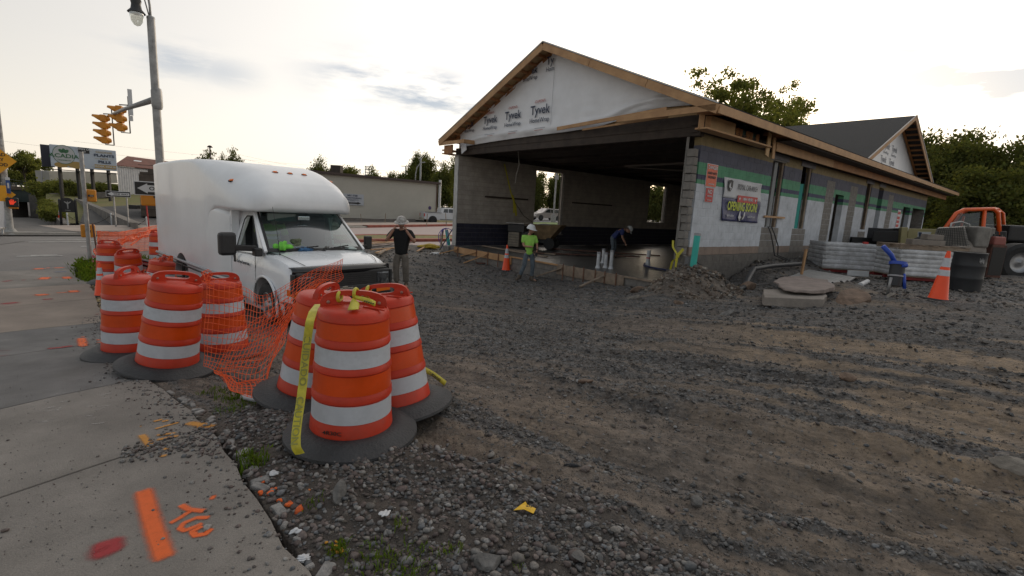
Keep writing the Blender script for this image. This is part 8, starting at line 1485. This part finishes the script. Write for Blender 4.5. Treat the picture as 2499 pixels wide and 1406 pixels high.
for a, b_ in zip(gv, gv[1:] + gv[:1]): MB().bar(a - V3(0, 0, .06), b_ - V3(0, 0, .06), .05, .14).build('frame_side', M_BLKP, t)
MB().box((gv[0] + gv[2]) / 2 - V3(0, 0, .12), (np.linalg.norm(gv[1] - gv[0]) * .9, np.linalg.norm(gv[3] - gv[0]) * .8, .02), ((gv[1] - gv[0]) / np.linalg.norm(gv[1] - gv[0]), np.cross((0, 0, 1), (gv[1] - gv[0]) / np.linalg.norm(gv[1] - gv[0])), (0, 0, 1))).build('pit', M_SBK, t)
one(MB().bar(*[V3(*p) + (0, 0, .1) for p in groundpts([(2066, 676), (2118, 678)], .05)], .04, .16), 'pale_plank', M_PVC, 'pale plank end at the right of the grate', 'plank')
b_, zt = col((1953, 684), (1956, 612)); one(MB().bar((b_[0], b_[1], gz(b_[0], b_[1]) - .1), (b_[0] + .03, b_[1], zt + .05), .07, .045), 'survey_stake', M_LUM, 'pale wooden stake standing in front of the grate', 'stake')
sb_ = at(2180, 712, 9.6); st_ = at(2192, 642, 9.6); t = thing('pipe_sleeve', 'dark pipe sleeve on a thin leg with a bright blue coupling', 'pipe', sb_); d_ = st_ - sb_; u_ = d_ / np.linalg.norm(d_)
MB().tube([d_ * .20, d_ * .95], .125, 20).build('sleeve', M_BLKP, t, True, auto=40); MB().tube([d_ * .52, d_ * .57], .135, 20).build('strap', M_TRIMG, t, True, auto=40); MB().tube([V3(-.10, 0, -.06), d_ * .5 + (-.13, -.05, 0)], .028, 8).build('leg', M_GALV, t, True); MB().tube([d_ * .93, d_ * 1.04], .15, 16).tube([at(2198, 648, 9.5) - sb_, at(2212, 648, 9.5) - sb_], .045, 8).build('coupling', M_BLU, t, True, auto=40)
MB().tube([at(2183, 640, 9.6) - sb_, at(2175, 622, 9.6) - sb_, at(2155, 601, 9.6) - sb_], .045, 12).build('blue_hose', M_BLU, t, True); MB().tube([at(2206, 668, 9.5) - sb_, at(2207, 705, 9.5) - sb_], .03, 10).build('blue_tail', M_BLU, t, True)
tubeat('pipe_offcut', M_PVC, 'short white pipe offcut lying on the gravel left of the dark sleeve', 'pipe', [V3(*p) for p in groundpts([(2098, 703), (2116, 692)], .07)], .055, 14)
for i, (px, py, s_) in enumerate(((1975, 640, .16), (2000, 655, .12), (1900, 668, .08), (2165, 690, .09), (2175, 725, .1), (1845, 672, .12))): q_ = og_(px, py); rock('rock', (q_[0], q_[1], gz(q_[0], q_[1]) + .03), s_, M_ROCKL, 90 + i, ['long pale stone on the gravel bank behind the stake', 'pale stone beside the wrapped pallet corner', 'small pale stone on the dark gravel bank', 'pale stone under the wrapped pallet edge', 'flat pale stone at the foot of the sleeve leg', 'tan stone on top of the block footing bank'][i], None, (1.5, .7, .4))
# ------------------------------------------------------------------ orange netting and yellow tape
M_NET = mat('orange_netting', (.78, .10, .015), .5, sp=.4); M_NETL = mat('faded_netting', (.82, .16, .05), .5, sp=.4)
def bez(rows, u, v):
    """rows of (x, y, z) control points, smoothly interpolated"""
    rows = np.array(rows, float); a, b = rows.shape[:2]
    def cr(P, t):
        n = len(P) - 1; i = min(int(t * n), n - 1); f = t * n - i; p0, p1, p2, p3 = P[max(i - 1, 0)], P[i], P[i + 1], P[min(i + 2, n)]
        return .5 * ((2 * p1) + (-p0 + p2) * f + (2 * p0 - 5 * p1 + 4 * p2 - p3) * f * f + (-p0 + 3 * p1 - 3 * p2 + p3) * f ** 3)
    return cr([cr(r_, u) for r_ in rows], v)
def net(rows, nu, nv, r_, m, name='orange_netting', par=None, wob=.02, seed=1, diag=.0):
    rs = np.random.RandomState(seed); P = np.array([[bez(rows, i / nu, j / nv) for j in range(nv + 1)] for i in range(nu + 1)]); ph = rs.rand(6) * 6
    I, Jj = np.meshgrid(np.arange(nu + 1), np.arange(nv + 1), indexing='ij'); off = wob * (np.sin(I * .55 + ph[0] + Jj * .2) + .7 * np.sin(Jj * .8 + ph[1] - I * .35)); P[..., 1] += off; P[..., 0] += off * .5; P[..., 2] += wob * .5 * np.sin(I * .9 + Jj * .6 + ph[2])
    mb = MB(); big = r_
    for i in range(nu + 1): mb.tube(P[i], big, 3, caps=False)
    for j in range(nv + 1): mb.tube(P[:, j], big, 3, caps=False)
    return mb.build(name, m, par)
M_YT.node_tree.nodes['Principled BSDF'].inputs['Transmission Weight'].default_value = 0
A_ = lambda L: [tuple(at(*p)) for p in L]
tag(net([A_([(508, 674, 4.72), (560, 690, 4.80), (604, 706, 4.85), (640, 722, 4.75), (690, 700, 4.75), (745, 668, 4.95), (795, 648, 5.1), (838, 632, 5.3)]),
         A_([(504, 760, 4.62), (556, 770, 4.70), (604, 775, 4.62), (640, 778, 4.55), (686, 752, 4.62), (738, 708, 4.9), (790, 672, 5.08), (834, 655, 5.25)]),
         A_([(500, 840, 4.58), (548, 850, 4.62), (590, 850, 4.45), (632, 838, 4.42), (676, 808, 4.55), (724, 752, 4.85), (780, 700, 5.05), (838, 680, 5.2)]),
         A_([(498, 892, 4.60), (525, 905, 4.45), (575, 905, 4.3), (625, 890, 4.35), (668, 850, 4.5), (712, 775, 4.8), (770, 716, 5.0), (800, 706, 5.1)])], 34, 16, .0027, M_NET, wob=.008, seed=3), 'orange safety netting stretched from the left drums up to the van grille', 'netting')
tag(net([A_([(600, 800, 4.5), (640, 770, 4.6), (700, 730, 4.7), (760, 690, 4.95), (810, 680, 5.1)]), A_([(560, 850, 4.4), (615, 840, 4.4), (665, 820, 4.5), (700, 780, 4.7), (742, 716, 4.9)]), A_([(528, 905, 4.3), (590, 905, 4.2), (640, 900, 4.25), (672, 850, 4.5), (705, 790, 4.75)]), A_([(545, 935, 4.25), (590, 955, 4.1), (640, 965, 4.0), (660, 900, 4.2), (690, 840, 4.5)])], 21, 13, .0027, M_NET, wob=.014, seed=8), 'second bunched fold of orange netting trailing on the stones between the drums', 'netting')
tag(net([A_([(522, 905, 4.35), (560, 925, 4.2), (600, 930, 4.1), (650, 925, 4.1)]), A_([(540, 920, 4.3), (570, 950, 4.1), (610, 968, 3.95), (650, 960, 4.0)])], 16, 7, .0032, M_NET, wob=.02, seed=9), 'loose hem of orange netting lying on the ground before the left drums', 'netting')
tag(net([A_([(490, 668, 5.2), (505, 655, 5.3), (520, 668, 5.2)]), A_([(480, 690, 5.2), (505, 690, 5.15), (515, 700, 5.2)])], 8, 7, .003, M_NET, wob=.03, seed=12), 'small tuft of netting sticking up behind the front left drum', 'netting')
# rear netting fence by the street
b_, zt = col((242, 652), (234, 563)); t = thing('netting_fence', 'orange netting fence on a thin stake between street post and van', 'fence', (b_[0], b_[1], gz(b_[0], b_[1]))); o = np.array(t.location); MB().tube([V3(0, 0, 0), V3(-.08, 0, 1.15)], .02, 6).build('stake', M_RST2, t)
D1, D2 = 14.2, 16.8; S_ = lambda L: [tuple(at(*p) - o) for p in L]
net([S_([(236, 564, D1), (290, 566, 14.8), (340, 558, 15.8), (392, 548, D2)]), S_([(238, 590, D1), (290, 590, 14.8), (340, 588, 15.8), (392, 588, D2)]), S_([(240, 640, D1), (290, 636, 14.8), (340, 635, 15.8), (392, 636, D2)])], 62, 26, .0060, M_NETL, 'net_panel', t, .008, 21)
net([S_([(246, 610, D1 - .3), (290, 585, 14.5), (340, 568, 15.3), (392, 556, 16.5)]), S_([(250, 618, D1 - .3), (290, 600, 14.5), (340, 582, 15.3), (392, 574, 16.5)])], 60, 7, .010, M_NET, 'folded_edge', t, .03, 22)
MB().tube([at(320, 598, 15) - o, at(352, 575, 15.6) - o], .02, 5).build('loose_strand', M_NET, t)
for i, (rows, lb) in enumerate(((([(238, 600, 13.4), (262, 596, 13.2), (300, 604, 13.3)], [(236, 640, 13.3), (262, 650, 13.0), (300, 625, 13.1)], [(240, 690, 13.4), (265, 690, 13.2), (290, 665, 13.3)]), 'tight orange netting wrapped over the distant upright drum'), (([(272, 628, 11.9), (310, 618, 11.8), (345, 630, 11.6)], [(275, 650, 11.7), (310, 650, 11.5), (352, 655, 11.2)], [(280, 672, 11.6), (310, 676, 11.4), (350, 678, 11.0)]), 'sagging netting heaped over the slumped drum'), (([(340, 640, 10.9), (385, 632, 10.8), (425, 640, 10.6)], [(345, 660, 10.7), (385, 660, 10.4), (425, 668, 10.2)], [(350, 684, 10.5), (385, 688, 10.2), (420, 690, 10.0)]), 'netting bunched over the sunken drum by the van'), (([(392, 632, 10.8), (408, 622, 10.7), (420, 640, 10.6)], [(390, 650, 10.7), (408, 650, 10.5), (424, 660, 10.5)]), 'curled tuft of netting rising against the van side'))): tag(net([A_(r_) for r_ in rows], 30 - 4 * i, 18 - 2 * i, .009, M_NET, wob=.05, seed=30 + i), lb, 'netting')
c = at(354, 645, 10.45); t = thing('danger_board', 'small black and white danger board lying against the sunken drum', 'sign', c); Xb = V3(.75, .58, -.30); Xb /= np.linalg.norm(Xb); Yb = V3(.2, -.1, .9); Yb -= Xb * (Xb @ Yb); Yb /= np.linalg.norm(Yb); nb = np.cross(Xb, Yb); MB().box((0, 0, 0), (.30, .22, .008), (Xb, Yb, nb)).build('board', M_SWH, t); MB().box(nb * .006 + Yb * .01, (.26, .13, .008), (Xb, Yb, nb)).build('black_field', M_SBK, t); MB().box(nb * .012 + Yb * .02, (.20, .07, .006), (Xb, Yb, nb)).build('red_field', M_RED, t); text('lettering', 'DANGER', nb * .016, Xb, Yb, .035, M_SWH, t, bold=.03)
# yellow caution tape on the front drums
M_TPB = mat('tape_print', (.02, .022, .02), .5); KT = 3.03
def tapeat(L, w, wd, name, label, n=40): return one(ribbon3([at(*p) for p in L], wd, w, n), name, M_YT, label, 'tape', smooth=True)
L = [(778, 742, 3.12), (764, 760, 3.0), (756, 785, 2.92), (750, 830, 2.93), (744, 880, 2.92), (740, 930, 2.88), (733, 985, 2.84), (726, 1030, 2.78), (722, 1065, 2.72), (722, 1092, 2.70), (732, 1108, 2.72)]
WDT = [(.2, .9, .1)] * 2 + [(.6, .75, .05)] + [(.9, .4, .05)] * 8
def interpw(L, WDT, w): pass
tp_ = thing('caution_tape', 'long yellow caution tape hanging down the left side of the front drum', 'tape', (0, 0, 0)); pts = [at(*p) for p in L]; tp_.location = tuple(pts[5]); o = pts[5]
rbn = ribbon3([p - o for p in pts], (.88, .46, .03), .050, 50); rbn.build('tape_strip', M_YT, tp_, True)
for k, (s_, i0, f) in enumerate((('CUIDADO', 3, .2), ('CAUTION', 6, .2))):
    c = pts[i0 + 1] - o; dn = pts[i0 + 2] - pts[i0]; dn /= np.linalg.norm(dn); wv = V3(.88, .46, .03); wv -= dn * (dn @ wv); wv /= np.linalg.norm(wv); fn = np.cross(dn, -wv); fn = fn if fn @ (CAM - pts[i0 + 1]) > 0 else -fn
    text('tape_lettering', s_, c + fn * .022 - np.cross(fn, dn) * .018, dn, np.cross(fn, dn), .036, mat('tape_letter_olive', (.22, .22, .05), .6) if 'tape_letter_olive' not in bpy.data.materials else bpy.data.materials['tape_letter_olive'], tp_, bold=.02, sx=1.25)
t = thing('tape_bow', 'yellow tape bow tied on the handle of the front drum', 'tape', at(861, 728, 3.05)); o = np.array(t.location)
ribbon3([at(862, 728, 3.03) - o, at(866, 740, 2.98) - o, at(862, 756, 2.92) - o], [(.2, 0, 0), (.9, .1, 0), (1, .3, .1)], .062, 12).build('bow_end', M_YT, t, True, solid=.001); ribbon3([at(866, 726, 3.03) - o, at(885, 730, 3.02) - o, at(905, 736, 3.0) - o, at(916, 742, 3.02) - o], [(0, 0, .6), (0, .3, .8), (0, .5, .8), (0, .5, .8)], .036, 14).build('bow_end', M_YT, t, True, solid=.001)
for px, py in ((829, 724), (868, 716)): MB().tube([at(px, py, 3.07) - o + V3(.0, .035 * math.cos(w), .03 * math.sin(w)) for w in np.linspace(0, 6.28, 14)[:-1]], .011, 6, closed=True).build('tape_wrap', M_YT, t, True)
for k in range(5): MB().box(at(890 + k * 5.2, 735 + k * 1.6, 2.97) - o, (.010, .004, .008)).build('tape_print', M_TPB, t)
t = thing('tape_bow', 'yellow tape knot on the handle of the steeply leaning drum', 'tape', at(899, 711, 3.7)); MB().tube([V3(0, .04 * math.cos(w), .035 * math.sin(w)) for w in np.linspace(0, 6.28, 14)[:-1]], .014, 6, closed=True).build('tape_wrap', M_YT, t, True); ribbon3([V3(0, -.03, 0), V3(.03, -.06, -.04), V3(.06, -.06, -.05)], (.2, 0, .9), .03, 8).build('bow_end', M_YT, t, True, solid=.001)
tl = thing('caution_tape', 'tail of yellow tape marked CUIDADO behind the leaning drum', 'tape', at(1062, 920, 4.3)); o = np.array(tl.location); ribbon3([at(1030, 898, 4.4) - o, at(1060, 915, 4.3) - o, at(1087, 936, 4.2) - o], (.3, .5, .7), .05, 12).build('tape_strip', M_YT, tl, True, solid=.001); dx_ = at(1087, 936, 4.2) - at(1036, 900, 4.4); dx_ /= np.linalg.norm(dx_); wy = V3(.3, .5, .7); wy -= dx_ * (dx_ @ wy); wy /= np.linalg.norm(wy); text('tape_lettering', 'CUIDADO', np.cross(dx_, wy) * .012 - wy * .012, dx_, wy, .024, M_TPB, tl, bold=.02, sx=1.1)
cur = [groundpts([(722, 1100), (712, 1108), (700, 1098), (692, 1080), (696, 1066), (710, 1062), (722, 1072), (712, 1085), (700, 1075)], .02 + .015)]; one(ribbon3(cur[0], (.1, .1, .9), .035, 40), 'caution_tape', M_YT, 'curled end of yellow tape on the pebbles beside the front drum base', 'tape', solid=.001)
# flag scrap, rag, foil, pipe, ribbons
g = og_(1277, 1262); t = thing('gas_flag', 'torn yellow marker flag reading GAS on the pebbles', 'flag', (g[0], g[1], gz(g[0], g[1]) + .025)); fp = [(-.052, -.018, .0), (-.02, .008, .012), (.008, .034, .018), (.018, .02, .01), (.062, .0, .004), (.048, -.036, .0), (.0, -.02, .01)]; MB().add(fp + [(p[0], p[1], p[2] - .002) for p in fp], [tuple(range(6, -1, -1)), tuple(range(7, 14))] + [(i, (i + 1) % 7, (i + 1) % 7 + 7, i + 7) for i in range(7)]).build('plastic', mat('flag_yellow', (.72, .42, .01), .5), t); text('lettering', 'GAS', (.024, -.012, .015), (1, -.15, 0), (.1, 1, .2), .012, M_TPB, t, bold=.02)
q = og_(1205, 1122); r1 = blob('black_rag', (q[0], q[1], gz(q[0], q[1]) + .015), (.09, .028, .02), M_BLKP, 44, 'twisted black rag on the dirt right of the drum bases', 'rag', .4); r1.rotation_euler = (0, 0, .75)
q = og_(1395, 1138); r1 = blob('black_rag', (q[0], q[1], gz(q[0], q[1]) + .01), (.04, .012, .01), M_BLKP, 45, 'smaller black scrap on the dirt right of the rag', 'rag', .4)
for i, (px, py, lb) in enumerate(((668, 1165, 'crumpled foil scrap at the orange-painted pebbles'), (940, 1275, 'small foil scrap in the pebbles below the front drum'), (720, 1305, 'white plaster crumbs along the kerb edge'), (740, 1372, 'lower white plaster crumbs along the kerb edge'))): q = og_(px, py); blob('white_scrap', (q[0], q[1], gz(q[0], q[1]) + .02), (.022, .02, .010), M_PVC, 50 + i, lb, 'scrap', .5)
tubeat('pipe_offcut', M_PVC, 'white pipe offcut under the netting beside the half-hidden drum', 'pipe', [V3(*p) for p in groundpts([(592, 972), (628, 978)], .03)], .022, 12)
M_PINK = mat('pink_ribbon', (.75, .18, .22), .6); one(ribbon3([at(212, 612, 13.2), at(218, 622, 13.1), at(232, 628, 13.0), at(240, 632, 13)], (0, 0, 1), .07, 14), 'marking_ribbon', M_PINK, 'pink marking ribbon tied to the thin street post', 'ribbon'); one(ribbon3([at(226, 636, 12.2), at(231, 650, 12.1), at(236, 662, 12.1)], (.8, .2, .2), .05, 8), 'marking_ribbon', M_PINK, 'lower pink ribbon end hanging on a thin stake', 'ribbon'); one(MB().tube([at(216, 705, 11.4), at(226, 634, 12.2)], .012, 5), 'thin_stake', M_RST2, 'thin rusty stake leaning in the weeds by the pavement edge', 'stake')
# weeds and grass tufts
def grass(name, spots, m, seed):
    rs = np.random.RandomState(seed); V = []; F = []; C = []
    for cx, cy, rad_, hgt, n_ in spots:
        for _ in range(n_):
            a = rs.rand() * 6.28; r_ = rad_ * rs.rand() ** .7; x, y = cx + r_ * math.cos(a), cy + r_ * math.sin(a); h = hgt * (.4 + .8 * rs.rand()); b = rs.rand() * 6.28; l = h * (.2 + .6 * rs.rand()); w = .0022 + hgt * .012; z = 0; dx, dy = math.cos(b) * l, math.sin(b) * l; ox, oy = -math.sin(b) * w, math.cos(b) * w; i = len(V); V += [(x - ox, y - oy, 0), (x + ox, y + oy, 0), (x + dx * .4 + ox * .8, y + dy * .4 + oy * .8, h * .7), (x + dx * .4 - ox * .8, y + dy * .4 - oy * .8, h * .7), (x + dx, y + dy, h * (.8 if l > h * .5 else 1)), (x + dx, y + dy, h * .8)]; F += [(i, i + 1, i + 2, i + 3), (i + 3, i + 2, i + 4, i + 5)]; c = .7 + .6 * rs.rand(); C += [(c * (1 + .3 * rs.rand()), c, c * .7, 1)] * 6
    V = np.array(V); V[:, 2] += Z(V[:, 0], V[:, 1]) - .005; return stuff(fastmesh(name, V, np.array(F), m, np.array(C), False))
M_GR = leafmat('grass_blade', (.085, .15, .03), .35); sp_ = []
for px, py, r_, h, n_ in ((620, 1135, .09, .09, 90), (600, 1120, .05, .07, 40), (825, 1350, .05, .05, 90), (1000, 1385, .14, .05, 120), (900, 1375, .12, .05, 90), (1100, 1365, .06, .04, 30), (570, 970, .16, .07, 110), (540, 945, .1, .05, 60), (560, 1005, .12, .05, 50), (600, 990, .12, .05, 60), (505, 960, .08, .04, 40), (1265, 1395, .05, .03, 20), (980, 1300, .05, .05, 20), (760, 1240, .06, .04, 20)): q = og_(px, py); sp_.append((q[0], q[1], r_, h, n_))
for _ in range(26): px, py = random.uniform(196, 232), random.uniform(652, 690); q = og_(px, py); sp_.append((q[0], q[1], .2, .26 if py < 675 else .16, 60))
for _ in range(10): px, py = random.uniform(300, 380), random.uniform(640, 655); q = og_(px, py); sp_.append((q[0], q[1], .3, .25, 60))
grass('grass', sp_, M_GR, 3)
bs = dup(shr, at(207, 672, 11.9), (0, 0, 1), 'green weed bush at the foot of the thin street post', (.10, .10, .14)); bs['group'] = 'weed bushes at the kerb'; bs = dup(shr, at(213, 655, 12.6), (0, 0, 3), 'taller weed bush right against the thin street post', (.09, .09, .18)); bs['group'] = 'weed bushes at the kerb'
# litter of leaves and bark by the pavement edge behind the cone
xl, yl = [], []
for _ in range(700): px, py = random.uniform(215, 262), random.uniform(695, 770); q = og_(px, py); xl.append(q[0]); yl.append(q[1])
xl, yl = np.array(xl), np.array(yl); k = sdist(xl, yl, EDGE) > .02; xl, yl = xl[k], yl[k]; stones('leaf_litter', np.stack([xl, yl, Z(xl, yl)], -1), .02 + .02 * np.random.rand(len(xl)), np.full(len(xl), .2), palette(len(xl), [(.30, .22, .09), (.18, .12, .07), (.38, .3, .15), (.10, .07, .05)], 8), 0, M_ST, False, 6)

cA = V3(*drumA.location); dA_ = CAM - cA; dA_[2] = 0; dA_ /= np.linalg.norm(dA_); an = RAD(-26); dT = V3(dA_[0] * math.cos(an) - dA_[1] * math.sin(an), dA_[0] * math.sin(an) + dA_[1] * math.cos(an), 0); tx = text('scribble', '4R30C', cA + dT * .2635 + V3(0, 0, .115), (-dT[1], dT[0], 0), (0, 0, 1), .024, M_TPB, bold=.01, sx=1.3, lift=.003)
bpy.context.view_layer.update(); tx.parent = drumA; tx.matrix_parent_inverse = drumA.matrix_world.inverted()
